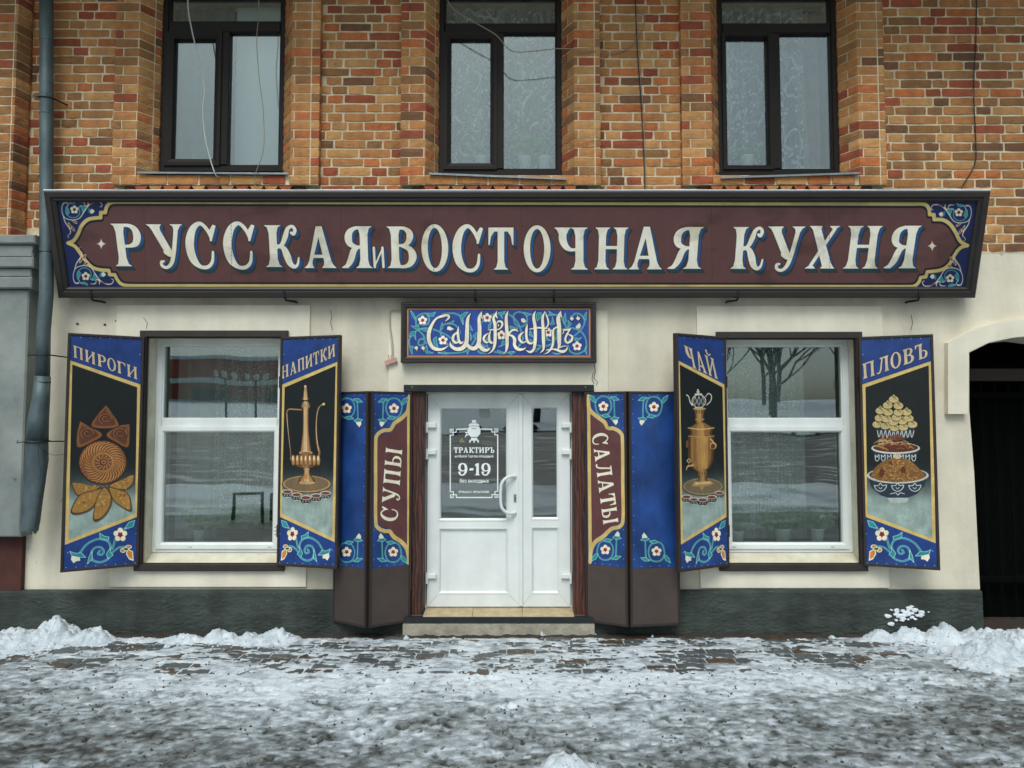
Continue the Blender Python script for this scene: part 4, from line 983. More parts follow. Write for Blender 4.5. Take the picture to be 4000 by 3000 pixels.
# ------------------------------------------------------------------ neighbouring building at the left edge
nb = thing('neighbouring_building', 'edge of the neighbouring house, grey plaster pilaster with stepped cornice under dark brick', 'building', (-4.6, 0, 0))
YN = -.16; xe = PX(96, 1600, YN)
MB().bbox((-6.4, YN, PZ(2098, YN)), (xe, -.001, PZ(1130, YN)), .012).build('pilaster', M['dimmed_plaster'], nb)
zc = [1130, 1085, 1050, 1010, 960, 925]; ex = [.0, .045, .03, .065, .05, .085]
co = MB()
for k in range(5):
    co.bbox((-6.4, YN - ex[k + 1] * .9, PZ(zc[k], YN) + .001), (xe + ex[k + 1], -.001, PZ(zc[k + 1], YN)), .01)
co.build('cornice', M['dimmed_plaster'], nb)
MB().box((-6.4, -.05, ZP + .002), (PX(84, 2200, -.05), .2, PZ(2098, YN) - .001)).build('red_base', M['redbase'], nb)
MB().box((-6.4, -.0015, ZP + .002), (XL - .002, .4, PZ(925, YN))).build('house_wall', M['dimmed_plaster'], nb)
zb0 = PZ(925, YN) + .004
pth = [(-6.0, YN), (PX(58, 400, YN), YN), (PX(112, 400, -.03), -.035), (PX(116, 400, -.01), -.002)]
pl = pth + [(-6.0, -.002)]
mbp = MB(); k = 5; v = [(a, b, zb0) for a, b in pl] + [(a, b, ZT) for a, b in pl]
mbp.add(v, [tuple(range(k)), tuple(range(2 * k - 1, k - 1, -1))] + [(q, (q + 1) % k, k + (q + 1) % k, k + q) for q in range(k)])
pier = mbp.build('brick_pier', M['mortar'], nb)
pth2 = [(-5.0, YN)] + pth[1:]
L0 = root_loc(nb)
path_bricks([(a - L0.x, b - L0.y) for a, b in pth2[::-1]][::-1], zb0, ZT, 77, pier, 'brick')
# ------------------------------------------------------------------ sign boards and painted shutters
class Plane:
    """plane with origin O, unit U (right), V (up); px2uv projects a photo point on it"""
    def __init__(s, O, U, V):
        s.O, s.U, s.V = Vector(O), Vector(U).normalized(), Vector(V).normalized(); s.N = s.U.cross(s.V).normalized()
    def uv(s, px, py):
        d = ray(px, py); t = (s.O - CP).dot(s.N) / d.dot(s.N); p = CP + d * t - s.O; return p.dot(s.U), p.dot(s.V)
    def T(s): return lambda u, v, n: tuple(s.O + s.U * u + s.V * v + s.N * n)

NAVY, BLUE, MAROON, GOLD, CREAM, TEAL, TEALL = (22, 38, 88), (30, 62, 136), (102, 68, 66), (214, 190, 122), (238, 230, 206), (38, 142, 148), (160, 208, 198)
RED, SHB, SHD, ORG = (150, 44, 40), (44, 88, 146), (32, 66, 78), (206, 132, 46)

# ---- the long sign
top = P(2000, 745, -.37); bot = P(2000, 1163, -.12)
VS = (top - bot); HS = VS.length
xl, xr = -3.872, 3.955
sp = Plane((xl, bot.y, bot.z), (1, 0, 0), VS); WS = xr - xl
sign = thing('tavern_sign', 'long maroon sign board with cream Cyrillic lettering and gold border, leaning out over the shopfront', 'sign', (0, bot.y, bot.z))
T = sp.T()
MB().ring(0, WS, 0, HS, [(0, -.07), (0, .012), (.012, .022), (.05, .022), (.058, .010), (.068, .010), (.074, .016), (.088, .004), (.094, -.012)], T).build('frame', M['signframe'], sign)
x0i, x1i, v0i, v1i = .092, WS - .092, .092, HS - .092
mb = MB(); mb.prism([(.002, .002), (WS - .002, .002), (WS - .002, HS - .002), (.002, HS - .002)], -.071, -.045, T); mb.build('backing', M['brown'], sign)
ppm = 380
cv = Canvas(x1i - x0i, v1i - v0i, ppm, NAVY)
def crop(x0, y0, s, pl, du, dv): return lambda x, y: (lambda q: (q[0] - du, q[1] - dv))(pl.uv(x0 + x / s, y0 + y / s))
photo = lambda x, y: (lambda q: (q[0] - x0i, q[1] - v0i))(sp.uv(x, y))
C1, C4 = crop(150, 700, 2.212, sp, x0i, v0i), crop(2900, 700, 2.212, sp, x0i, v0i)
cv.M = photo; cv.k = 1.0
c1 = lambda pts: [(150 + p[0] / 2.212, 700 + p[1] / 2.212) + tuple(p[2:]) for p in pts]
c4 = lambda pts: [(2900 + p[0] / 2.212, 700 + p[1] / 2.212) + tuple(p[2:]) for p in pts]
yt, yb = 797, 1120
LT = catmull(c1([(572, 288), (582, 245), (605, 212), (640, 198), (700, 196)]), 6)
LB = catmull(c1([(655, 825), (675, 865), (705, 900), (750, 916), (820, 920)]), 6)
L1 = catmull(c1([(250, 552), (300, 528), (338, 470), (368, 400), (420, 350), (480, 336), (533, 332)]), 6)
L2 = catmull(c1([(250, 552), (310, 580), (350, 632), (400, 700), (460, 760), (530, 782), (603, 787)]), 6)
RT = catmull(c4([(1490, 214), (1560, 214), (1598, 228), (1618, 262), (1622, 305)]), 6)
RB = catmull(c4([(1440, 928), (1490, 922), (1528, 890), (1545, 848)]), 6)
R1 = catmull(c4([(1662, 348), (1740, 352), (1800, 390), (1845, 455), (1888, 535), (1950, 573)]), 6)
R2 = catmull(c4([(1950, 573), (1890, 592), (1842, 650), (1792, 735), (1720, 783), (1602, 800)]), 6)
inner = L1 + c1([(533, 288)]) + LT + RT + c4([(1660, 305)]) + R1 + R2 + c4([(1590, 840)]) + RB[::-1] + LB[::-1] + c1([(612, 824)]) + L2[::-1]
inner = L1 + c1([(533, 288)]) + LT + RT + c4([(1660, 307)]) + R1 + R2 + c4([(1590, 842)]) + RB[::-1] + LB[::-1] + c1([(610, 824)]) + L2[::-1]
cv.paint(cv.fill(cv.mask(), inner), MAROON)
m = cv.mask(); cv.stroke(m, [(a + (3 if a < 2000 else -3), b + (6 if b < 950 else -5)) for a, b in inner + inner[:1]], .040, smooth=False); cv.paint(m, (24, 30, 34))
m = cv.mask(); cv.stroke(m, inner + inner[:1], .030, smooth=False); cv.paint(m, GOLD)
def star(cx, cy, rx, ry, col):
    pts = []
    for k in range(32):
        a = 2 * math.pi * k / 32; r = (abs(math.cos(a)) ** .6 + abs(math.sin(a)) ** .6) ** (-1 / .6) ; pts.append((cx + rx * r * math.cos(a) * 1.0, cy + ry * r * math.sin(a)))
    cv.F([(cx + (p[0] - cx), cy + (p[1] - cy)) for p in pts], col)
for (sx, sy) in (c1([(537, 558)])[0], c4([(1645, 576)])[0]): star(sx, sy, 19, 21, CREAM)
def flower(c, X, r, ctr=RED, pet=CREAM, rot=-90, yr=1.0):
    x, y = X
    for k in range(5):
        a = R(rot + 72 * k); c.E(x + math.cos(a) * r * .58, y + math.sin(a) * r * .58 * yr, r * .44, r * .44 * yr, (40, 40, 60))
    for k in range(5):
        a = R(rot + 72 * k); c.E(x + math.cos(a) * r * .58, y + math.sin(a) * r * .58 * yr, r * .38, r * .38 * yr, pet)
    c.F([(x + math.cos(R(rot + 36 * k)) * r * (.44 if k % 2 == 1 else .28), y + math.sin(R(rot + 36 * k)) * r * (.44 if k % 2 == 1 else .28) * yr) for k in range(10)], ctr)
def corner(tf):
    def q(pts): return [tuple(tf(p[0], p[1])) + tuple(p[2:]) for p in pts]
    cv.S(q([(240, 300), (262, 325), (300, 333), (335, 318), (352, 285), (345, 245), (370, 230), (385, 262)]), TEALL, .007)
    cv.S(q([(240, 300), (262, 325), (300, 333), (335, 318), (352, 285), (345, 245)]), TEAL, .004)
    cv.S(q([(240, 240), (262, 205), (300, 195), (320, 190)]), TEALL, .007)
    for L_ in ([(232, 240), (250, 250), (262, 290), (240, 310), (228, 285)], [(262, 205), (300, 192), (325, 182), (315, 205), (285, 215)], [(360, 235), (392, 225), (400, 262), (378, 285)]):
        cv.F(q(L_), TEAL); cv.S(q(L_ + L_[:1]), TEALL, .003, sm=False)
    cv.S(q([(243, 205, .012), (215, 205, .01), (198, 240, .006), (200, 290, .006), (225, 335, .007), (290, 352, .007), (350, 335, .007), (392, 275, .008), (435, 222, .008), (490, 195, .009), (530, 200, .008), (545, 228, .006), (528, 240, .006)]), (226, 214, 190))
    cv.S(q([(345, 198, .005), (385, 200, .01), (405, 235, .012), (425, 215, .01), (420, 190, .004)]), (226, 214, 190)); cv.S(q([(390, 208, .004), (405, 228, .008), (418, 215, .004)]), (130, 66, 24))
    cv.S(q([(440, 215, .004), (480, 202, .007), (515, 205, .003)]), (140, 74, 30))
    cv.S(q([(210, 322, .006), (225, 370, .008), (262, 425, .01), (272, 460, .007), (248, 490, .005), (258, 508, .005)]), (226, 214, 190))
    for (x, y, dx, dy) in ((265, 400, 16, 34), (305, 365, 30, 18), (292, 425, 16, 26)):
        cv.S(q([(x - dx * .7, y - dy * .7, .008), (x, y, .022), (x + dx * .5, y + dy * .6, .018)]), (226, 214, 190)); cv.S(q([(x - dx * .5, y - dy * .5, .004), (x, y, .014), (x + dx * .45, y + dy * .5, .011)]), (140, 74, 30))
    f = tf(305, 262); g = tf(344, 262); r = abs(g[0] - f[0]); flower(cv, f, r, (66, 32, 34), (224, 212, 188))
    cv.F(q([(425, 250), (455, 262), (445, 300), (425, 285)]), TEAL); cv.F(q([(440, 275), (455, 255), (480, 272), (470, 292), (450, 300)]), (230, 220, 190))
corner(lambda x, y: c1([(x, y)])[0])
corner(lambda x, y: c1([(x + 98 - (y - 250) * .0, 1105 - y * 1.02)])[0])
corner(lambda x, y: c4([(2180 - x * 1.0, y + 25)])[0])
corner(lambda x, y: c4([(2105 - x * 1.0, 1118 - y)])[0])
LET = [('Р', 436, 552, 22, 873, 1040), ('У', 571, 719, 15, 875, 1038), ('С', 724, 846, 11, 873, 1046), ('С', 871, 997, 9, 872, 1047), ('К', 1031, 1167, 9, 879, 1043),
       ('А', 1183, 1312, 6, 883, 1047), ('Я', 1327, 1455, 5, 883, 1047), ('и', 1456, 1500, 3, 964, 1046), ('В', 1508, 1626, 5, 884, 1047), ('О', 1645, 1751, 3, 882, 1055), ('С', 1769, 1888, 1, 883, 1058), ('Т', 1907, 2006, 0, 888, 1053),
       ('О', 2045, 2151, 0, 886, 1057), ('Ч', 2163, 2299, 0, 888, 1053), ('Н', 2321, 2456, -5, 888, 1052), ('А', 2458, 2592, -8, 885, 1052), ('Я', 2608, 2748, -12, 886, 1050), ('К', 2857, 2987, -12, 886, 1050),
       ('У', 2990, 3142, -18, 884, 1049), ('Х', 3152, 3276, -21, 882, 1049), ('Н', 3302, 3443, -21, 882, 1049), ('Я', 3460, 3594, -25, 881, 1048)]
mm = cv.mask()
for ch, L_, R_, lean, ty, by in LET:
    a, b = gext(ch)
    def fm(gx, gy, a=a, b=b, L_=L_, R_=R_, lean=lean, ty=ty, by=by): return (L_ + (gx - a) / (b - a) * (R_ - L_) + lean * (.5 - gy / 100), by + (ty - by) * gy / 100)
    glyph(cv, mm, ch, fm, (by - ty) / 100 / 478)
sdx, sdy = 12 / 478 * ppm, 15 / 478 * ppm
s_all = cv.mask(); s_side = cv.mask(); n = 12
for k in range(n + 1): s_all = np.maximum(s_all, shift(mm, int(round(sdx * k / n)), int(round(sdy * k / n))))
for k in range(1, int(sdx * 1.0) + 1): s_side = np.maximum(s_side, shift(mm, k, int(round(k * .18))))
cv.paint(dilate(s_all, 1.4), (28, 22, 28), .85); cv.paint(s_all, SHD); cv.paint(s_side * s_all, SHB)
yy, xx = np.mgrid[0:cv.H, 0:cv.W]; br = fbm(xx * .09, yy * .012, 4, 4)
cv.a += ((br - .5) * .05)[..., None] * (s_side * s_all)[..., None]
cv.paint(dilate(mm, 1.5), (34, 28, 30), .9)
tint = np.empty_like(cv.a); tn = fbm(xx * .02, yy * .012, 12, 4)[..., None]; tint[:] = np.array((252, 247, 230)) / 255 * (1 - np.clip(tn * 1.5 - .6, 0, .7)) + np.array((236, 222, 184)) / 255 * np.clip(tn * 1.5 - .6, 0, .7)
cv.paint(mm, tint)
# sheet joints with rivets, and faint weather stains
for px_ in (1330, 2036, 560, 2780, 3240, 900, 1690):
    a = [cv.pt(px_ + (3 if px_ < 2000 else -3) * 0 + 4 * t, 810 + 300 * t) for t in (0, 1)]
    m = cv.mask(); cv.stroke(m, [(*a[0], .0022), (*a[1], .0022)], raw=True, smooth=False); cv.paint(m, (50, 32, 34), .55)
    for k in range(22):
        x, y = a[0][0] + (a[1][0] - a[0][0]) * k / 21, a[0][1] + (a[1][1] - a[0][1]) * k / 21
        m = cv.mask(); cv.stroke(m, [(x, y, .007), (x + .01, y, .007)], raw=True, smooth=False); cv.paint(m, (62, 38, 40), .6)
st_ = np.clip(fbm(xx * .006, yy * .01, 31, 5) * 2.6 - 1.5, 0, .25)[..., None]; cv.a *= (1 - st_ * .5)
pm = print_mat('painted_sign_sheet', cv.image('sign_print', wear=.4), .40)
board('painted_face', [T(x0i, v0i, -.010), T(x1i, v0i, -.010), T(x1i, v1i, -.010), T(x0i, v1i, -.010)], pm, sign, -sp.N, .02)
# hooks that carry the board
for a, b in ((355, -1), (1110, -1), (1856, 0), (2163, 0), (2884, 1), (3592, 1)):
    p0 = P(a, 1140, -.155); p1 = P(a, 1168, -.15); p2 = Vector((p1.x + (-b) * .0 + (.10 if b < 0 else (-.06 if b > 0 else 0)) * .6, -.03, p1.z - .045))
    q = P(a + (42 if b < 0 else -42 if b > 0 else 2), 1178, -.05)
    MB().tube([tuple(P(a, 1130, -.150)), tuple(P(a, 1160, -.155)), tuple(P(a + (8 if b < 0 else -6 if b > 0 else 0), 1173, -.14)), (q.x, -.05, q.z if b else P(a, 1172, -.05).z), (q.x, -.001, q.z if b else P(a, 1172, -.05).z)], .0095, 8).build('support_hook', M['iron'], sign)
# thin snow lying on the board's top edge
sn = MB(); n = 260; r = random.Random(3); vs = []
for k in range(n + 1):
    u = WS * k / n; h = .006 + .005 * mnoise.noise(Vector((u * 2.2, 0, 0))) + .003 * mnoise.noise(Vector((u * 17, 3, 0)))
    vs += [T(u, HS + .001, .014), T(u, HS + .006 + h * .7, .016), T(u, HS + .004 + h * 1.1, -.015), T(u, HS + h, -.055), T(u, HS + .001, -.066)]
fs = [(5 * k + j, 5 * k + j + 1, 5 * k + 6 + j, 5 * k + 5 + j) for k in range(n) for j in range(4)]
SNOW = mat('clean_snow', lin((236, 240, 246)), lin((218, 226, 236)), 12, 0.75, 0.5, 60, dist=.004)
tag(sn.add(vs, fs).build('snow_strip', SNOW, None, smooth=True), 'thin white line of snow lying on the top edge of the long maroon sign', 'snow', kind='stuff')

# ---- the small blue sign over the door
S_ = 2.765
q0, q1 = P(1565, 1416, -.10), P(2329, 1181, -.10)
p2 = Plane((q0.x, -.10, q0.z), (1, 0, 0), (0, 0, 1)); W2, H2 = q1.x - q0.x, q1.z - q0.z; T2 = p2.T()
s2 = thing('name_sign', 'small blue sign with cream calligraphic name and vines, framed in brown over the white door', 'sign', ((q0.x + q1.x) / 2, -.1, q0.z))
MB().ring(0, W2, 0, H2, [(0, -.08), (0, .0), (.006, .010), (.018, .010), (.022, .004), (.030, .004), (.034, .010), (.046, .002), (.050, -.014)], T2).build('frame', M['signframe'], s2)
c2 = Canvas(W2 - .096, H2 - .096, 620, BLUE); c2.M = crop(1550, 1160, S_, p2, .048, .048)
yy, xx = np.mgrid[0:c2.H, 0:c2.W]; c2.a *= (.8 + .4 * fbm(xx * .012, yy * .02, 8, 4))[..., None]
u_ = 1 / S_ / 455
c2.F([(108, 120), (2092, 120), (2092, 648), (108, 648)], (196, 140, 84)); c2.F([(124, 136), (2076, 136), (2076, 630), (124, 630)], (40, 40, 80))
m = c2.fill(c2.mask(), [(128, 140), (2072, 140), (2072, 626), (128, 626)]); base = np.empty_like(c2.a); base[:] = np.array((34, 70, 148)) / 255 * (.82 + .36 * fbm(xx * .012, yy * .02, 8, 4))[..., None]; c2.paint(m, base)
def vine(c, pts, w): c.S(pts, TEALL, w * 1.7); c.S(pts, TEAL, w)
def leafp(c, pts, k=.004): c.F(pts, TEAL, sm=False); c.S(list(pts) + [pts[0]], TEALL, k, sm=False)
V = 9 * u_
for pts in ([(150, 150), (200, 230), (215, 330), (290, 420), (295, 500), (240, 520), (235, 470), (280, 450), (320, 500)], [(410, 165), (360, 200), (300, 175), (230, 200), (200, 250)], [(275, 300), (330, 290), (350, 240), (330, 195)],
            [(150, 560), (130, 470), (190, 380), (290, 335), (400, 350), (520, 400), (580, 440)], [(500, 180), (620, 175), (700, 220), (715, 290)], [(480, 420), (470, 360), (500, 300), (580, 285), (640, 310), (680, 380), (640, 480), (560, 520), (540, 500)],
            [(450, 600), (560, 605), (720, 590), (790, 540), (850, 450)], [(900, 290), (960, 230), (1060, 180), (1180, 180), (1260, 220), (1320, 300), (1350, 400), (1360, 460), (1310, 540)], [(1260, 220), (1270, 180), (1330, 160), (1400, 200), (1400, 280), (1340, 320), (1280, 290), (1260, 220)],
            [(1480, 210), (1530, 190), (1600, 200), (1680, 190), (1760, 200), (1800, 260), (1840, 340)], [(1880, 240), (1920, 180), (1990, 190), (2030, 260), (2000, 340), (1940, 400), (1900, 430)], [(1780, 350), (1900, 335), (2000, 380), (2045, 470), (2040, 560), (1960, 610), (1880, 590), (1850, 520), (1870, 460), (1940, 440)],
            [(975, 440), (980, 540), (1060, 590), (1180, 600), (1260, 590)], [(1440, 460), (1520, 520), (1640, 520), (1720, 450), (1730, 330)], [(860, 560), (900, 600), (960, 600)]):
    vine(c2, pts, V)
for L_ in ([(145, 148), (175, 170), (200, 215), (190, 240), (165, 200)], [(322, 170), (370, 175), (415, 165), (395, 205), (350, 205)], [(150, 310), (215, 315), (235, 290), (238, 340), (210, 352)], [(130, 425), (150, 375), (205, 370), (200, 400), (205, 465), (180, 415)],
           [(135, 530), (180, 530), (165, 560), (165, 620), (140, 570)], [(320, 520), (330, 580), (395, 605), (320, 605), (300, 580)], [(392, 455), (425, 425), (430, 480), (445, 550), (400, 500)], [(680, 205), (735, 165), (770, 160), (735, 205), (705, 235), (712, 290), (690, 245)],
           [(490, 270), (500, 330), (480, 352), (470, 320)], [(545, 285), (620, 252), (590, 290)], [(260, 340), (325, 340), (330, 370), (285, 365)], [(790, 300), (820, 360), (785, 350)], [(790, 380), (812, 440), (795, 470)], [(860, 380), (850, 450), (820, 420)],
           [(1020, 265), (1010, 330), (985, 340), (990, 300)], [(1095, 170), (1180, 150), (1130, 200), (1145, 230)], [(1220, 310), (1310, 335), (1260, 360), (1225, 340)], [(1370, 160), (1455, 185), (1400, 205)], [(1500, 175), (1560, 165), (1560, 215), (1515, 260)], [(1640, 150), (1710, 190), (1660, 190)],
           [(1680, 210), (1705, 290), (1640, 300), (1675, 270)], [(1820, 170), (1835, 260), (1805, 290), (1800, 230)], [(2050, 160), (2045, 250), (2020, 230), (2025, 190)], [(1850, 250), (1890, 290), (1850, 325)], [(2040, 530), (2055, 620), (2030, 580)], [(1910, 460), (2000, 435), (1950, 475)],
           [(1140, 470), (1130, 520), (1095, 540), (1170, 510), (1180, 480)], [(1085, 570), (1160, 600), (1110, 610)], [(1440, 350), (1470, 430), (1430, 410)], [(1480, 560), (1555, 545), (1500, 590)], [(445, 600), (520, 590), (540, 615), (480, 610)], [(750, 580), (790, 560), (760, 620)], [(1680, 600), (1770, 610), (1720, 620)], [(910, 490), (960, 540), (920, 530)], [(1215, 590), (1280, 590), (1230, 625)], [(1610, 425), (1660, 470), (1600, 460)]):
    leafp(c2, L_, 4 * u_)
for X in ((277, 250), (975, 222), (497, 465), (1130, 410), (1636, 380), (1948, 528)): flower(c2, X, 54, (158, 46, 42), (240, 236, 222))
for pts in ([(1340, 235), (1365, 225), (1385, 240), (1400, 260), (1370, 280), (1345, 262)], [(1930, 320), (1975, 275), (1990, 310), (1975, 340), (1945, 338)], [(545, 320), (565, 312), (620, 345), (580, 360), (540, 350)]): c2.F(pts, (238, 228, 200))
STK = [
 [(520, 262, 6), (560, 222, 26), (548, 195, 24), (490, 205, 30), (430, 228, 22), (385, 285, 30), (348, 370, 42), (345, 460, 42), (375, 530, 40), (420, 560, 38), (490, 562, 26), (556, 525, 6)],
 [(650, 375, 8), (612, 415, 28), (605, 460, 30), (635, 492, 24), (672, 480, 12)], [(668, 315, 5), (658, 375, 26), (668, 460, 28), (690, 495, 28), (722, 478, 6)], [(625, 402, 10), (668, 385, 12)],
 [(575, 482, 6), (585, 525, 30), (640, 560, 40), (705, 550, 46), (750, 490, 46), (758, 360, 42), (765, 240, 34), (796, 172, 5)],
 [(745, 490, 30), (790, 545, 40), (845, 550, 44), (885, 490, 44), (893, 340, 42), (888, 235, 34), (902, 185, 22), (918, 152, 4)], [(918, 152, 4), (916, 210, 14), (928, 240, 6)], [(885, 380, 34), (886, 500, 38), (925, 560, 44), (975, 572, 28), (1010, 545, 5)],
 [(985, 388, 8), (945, 425, 26), (940, 462, 26), (968, 490, 20), (1000, 478, 8)], [(1015, 350, 5), (998, 410, 24), (1000, 465, 26), (1020, 492, 26), (1040, 488, 5)],
 [(1080, 150, 5), (1045, 225, 28), (1060, 300, 34), (1062, 430, 36), (1055, 520, 32), (1030, 580, 18), (980, 614, 4)], [(1080, 150, 4), (1072, 200, 20), (1090, 230, 5)], [(1075, 290, 6), (1095, 262, 18), (1132, 268, 24), (1138, 305, 22), (1105, 345, 16), (1050, 350, 16), (985, 352, 8)], [(1095, 300, 14), (1098, 310, 14)],
 [(1205, 148, 5), (1182, 220, 32), (1190, 400, 38), (1190, 520, 34), (1175, 590, 16), (1148, 617, 4)], [(1312, 372, 5), (1282, 352, 24), (1240, 362, 22), (1200, 410, 18), (1160, 450, 5)], [(1200, 410, 18), (1240, 415, 24), (1272, 455, 36), (1272, 520, 34), (1310, 562, 36), (1365, 562, 22), (1397, 540, 5)],
 [(1372, 375, 8), (1330, 412, 28), (1325, 455, 30), (1358, 490, 22), (1400, 475, 10)], [(1412, 288, 5), (1400, 345, 26), (1400, 430, 28), (1418, 485, 30), (1455, 500, 20), (1477, 478, 5)],
 [(1500, 150, 5), (1478, 210, 30), (1495, 330, 36), (1495, 470, 36), (1480, 560, 30), (1440, 592, 26), (1393, 572, 5)], [(1602, 152, 5), (1575, 225, 28), (1580, 330, 34), (1585, 470, 36), (1585, 560, 22), (1548, 602, 5)], [(1435, 345, 10), (1520, 330, 20), (1620, 336, 16)], [(1602, 155, 5), (1635, 250, 20), (1632, 305, 18), (1600, 340, 14)],
 [(1730, 318, 8), (1690, 360, 24), (1690, 460, 28), (1680, 530, 26), (1640, 590, 16), (1588, 618, 4)], [(1772, 148, 5), (1745, 225, 42), (1755, 330, 44), (1755, 450, 44), (1755, 520, 34), (1740, 560, 10)], [(1772, 148, 4), (1775, 200, 16), (1790, 225, 4)], [(1690, 345, 10), (1740, 322, 16)], [(1615, 572, 10), (1700, 562, 20), (1790, 588, 32), (1838, 560, 18), (1838, 528, 5)], [(1755, 545, 16), (1800, 530, 12), (1838, 528, 5)],
 [(1810, 335, 5), (1800, 380, 12), (1788, 400, 5)], [(1800, 355, 18), (1850, 350, 20), (1885, 338, 6)], [(1875, 345, 12), (1842, 395, 20), (1820, 455, 24), (1842, 492, 22), (1885, 470, 26), (1895, 425, 22), (1850, 398, 10)]]
m = c2.mask()
for s_ in STK: c2.stroke(m, [(x, y, w * u_ * 1.0) for x, y, w in s_])
for (x, y, f) in ((208, 548, 1), (282, 548, 1), (1892, 232, -1), (1960, 230, -1)):
    c2.fill(m, [(x - 24, y), (x, y - 24), (x + 24, y), (x, y + 24)]); c2.stroke(m, [(x + 10 * f, y + 10 * f, 10 * u_), (x + 8 * f, y + 40 * f, 3 * u_)])
c2.paint(np.maximum(shift(dilate(m, 1.5), 2, 3), dilate(m, 1.5)), (16, 20, 44), .95); c2.paint(m, (240, 232, 208))
board('painted_face', [T2(.048, .048, -.012), T2(W2 - .048, .048, -.012), T2(W2 - .048, H2 - .048, -.012), T2(.048, H2 - .048, -.012)], print_mat('name_print', c2.image('name_print'), .45), s2, (0, 1, 0), .01)
MB().box((q0.x + .01, -.085, q0.z + .01), (q1.x - .01, -.019, q1.z - .01)).build('backing', M['brown'], s2)

# ---- window shutters
def hinge_free(pxh, pxf, yh, w, py=1760):
    A = P(pxh, py, yh); d = ray(pxf, py); 
    best = None
    for k in range(0, 4000):
        y = yh - k * .0002
        B = P(pxf, py, y); L_ = math.hypot(B.x - A.x, B.y - A.y)
        if best is None or abs(L_ - w) < best[0]: best = (abs(L_ - w), B)
    return A, best[1]

WSH = .565
def border_template(c, fl, tbl=(150, 168, 162)):
    """gold slanted frame, dark picture ground and flower scroll; traced on the pie shutter, mirrored for the right-hand ones"""
    old = c.M
    if fl: base = SH0['M']; c.M = lambda x, y: (lambda q: (c.w - q[0], q[1]))(base(x, y))
    else: c.M = SH0['M']
    o = [(64, 214), (546, 380), (530, 1262), (40, 1452)]; i_ = [(90, 246), (523, 398), (508, 1243), (64, 1420)]
    c.F(o, (214, 184, 112)); c.F(i_, (20, 26, 28))
    m = c.fill(c.mask(), i_); Hh = c.H; g = np.clip((np.arange(Hh)[:, None] / Hh - .54) / .22, 0, 1); g = g * g * (3 - 2 * g)
    yy, xx = np.mgrid[0:c.H, 0:c.W]; t = np.empty_like(c.a); t[:] = np.array(tbl) / 255 * (.86 + .28 * fbm(xx * .02, yy * .02, 3, 4))[..., None]
    c.paint(m * g, t)
    u = 1 / 1.711 / 460
    for pts in ([(140, 1505), (190, 1445), (265, 1412), (330, 1430), (352, 1480), (372, 1430), (378, 1395)], [(215, 1550), (270, 1568), (325, 1548), (355, 1505), (400, 1470), (440, 1465)], [(222, 1550), (218, 1505), (240, 1472), (280, 1468), (300, 1495), (285, 1518), (262, 1510), (272, 1492)], [(440, 1345), (465, 1330)]): vine(c, pts, 7 * u)
    for L_ in ([(272, 1372), (300, 1392), (335, 1400), (330, 1422), (275, 1408)], [(440, 1340), (468, 1300), (508, 1288), (495, 1330), (465, 1340)], [(345, 1468), (345, 1500), (362, 1520), (330, 1545), (316, 1515)], [(220, 1495), (222, 1545), (190, 1580), (202, 1530)], [(72, 1495), (110, 1508), (150, 1505), (180, 1535), (130, 1535), (88, 1525)]): leafp(c, L_, 4 * u)
    c.F([(85, 1525), (140, 1535), (142, 1558), (118, 1560), (98, 1575), (80, 1550)], CREAM)
    flower(c, (410, 1384), 50, (130, 36, 40), CREAM)
    c.F([(455, 1475), (495, 1495), (500, 1560), (470, 1550), (448, 1515)], CREAM, sm=False); c.F([(462, 1485), (490, 1500), (492, 1548), (470, 1538), (455, 1510)], ORG)
    for (x, y, rx, ry) in ((428, 1488, 20, 17), (465, 1465, 22, 14), (448, 1480, 22, 12)): c.E(x, y, rx, ry, CREAM); c.E(x, y, rx * .72, ry * .66, ORG if x != 448 else (40, 96, 60))
    for k in range(8):      # rivets
        c.E(80 + 66 * k, 62 + 1.8 * k, 3.2, 3.2, (190, 205, 225)); c.E(48 + 66 * k, 1604 - 4.6 * k, 3.2, 3.2, (190, 205, 225))
    for a, b in ((76, 166), (60, 1505), (540, 178), (516, 1378), (516, 1476), (76, 268)): c.E(a, b, 3.2, 3.2, (190, 205, 225))
    for k in range(1, 9): c.E(74 - 2.6 * k, 240 + 130 * k, 2.6, 2.6, (236, 224, 180)); c.E(536 - 1.6 * k, 400 + 95 * k, 2.6, 2.6, (236, 224, 180))
    c.M = old

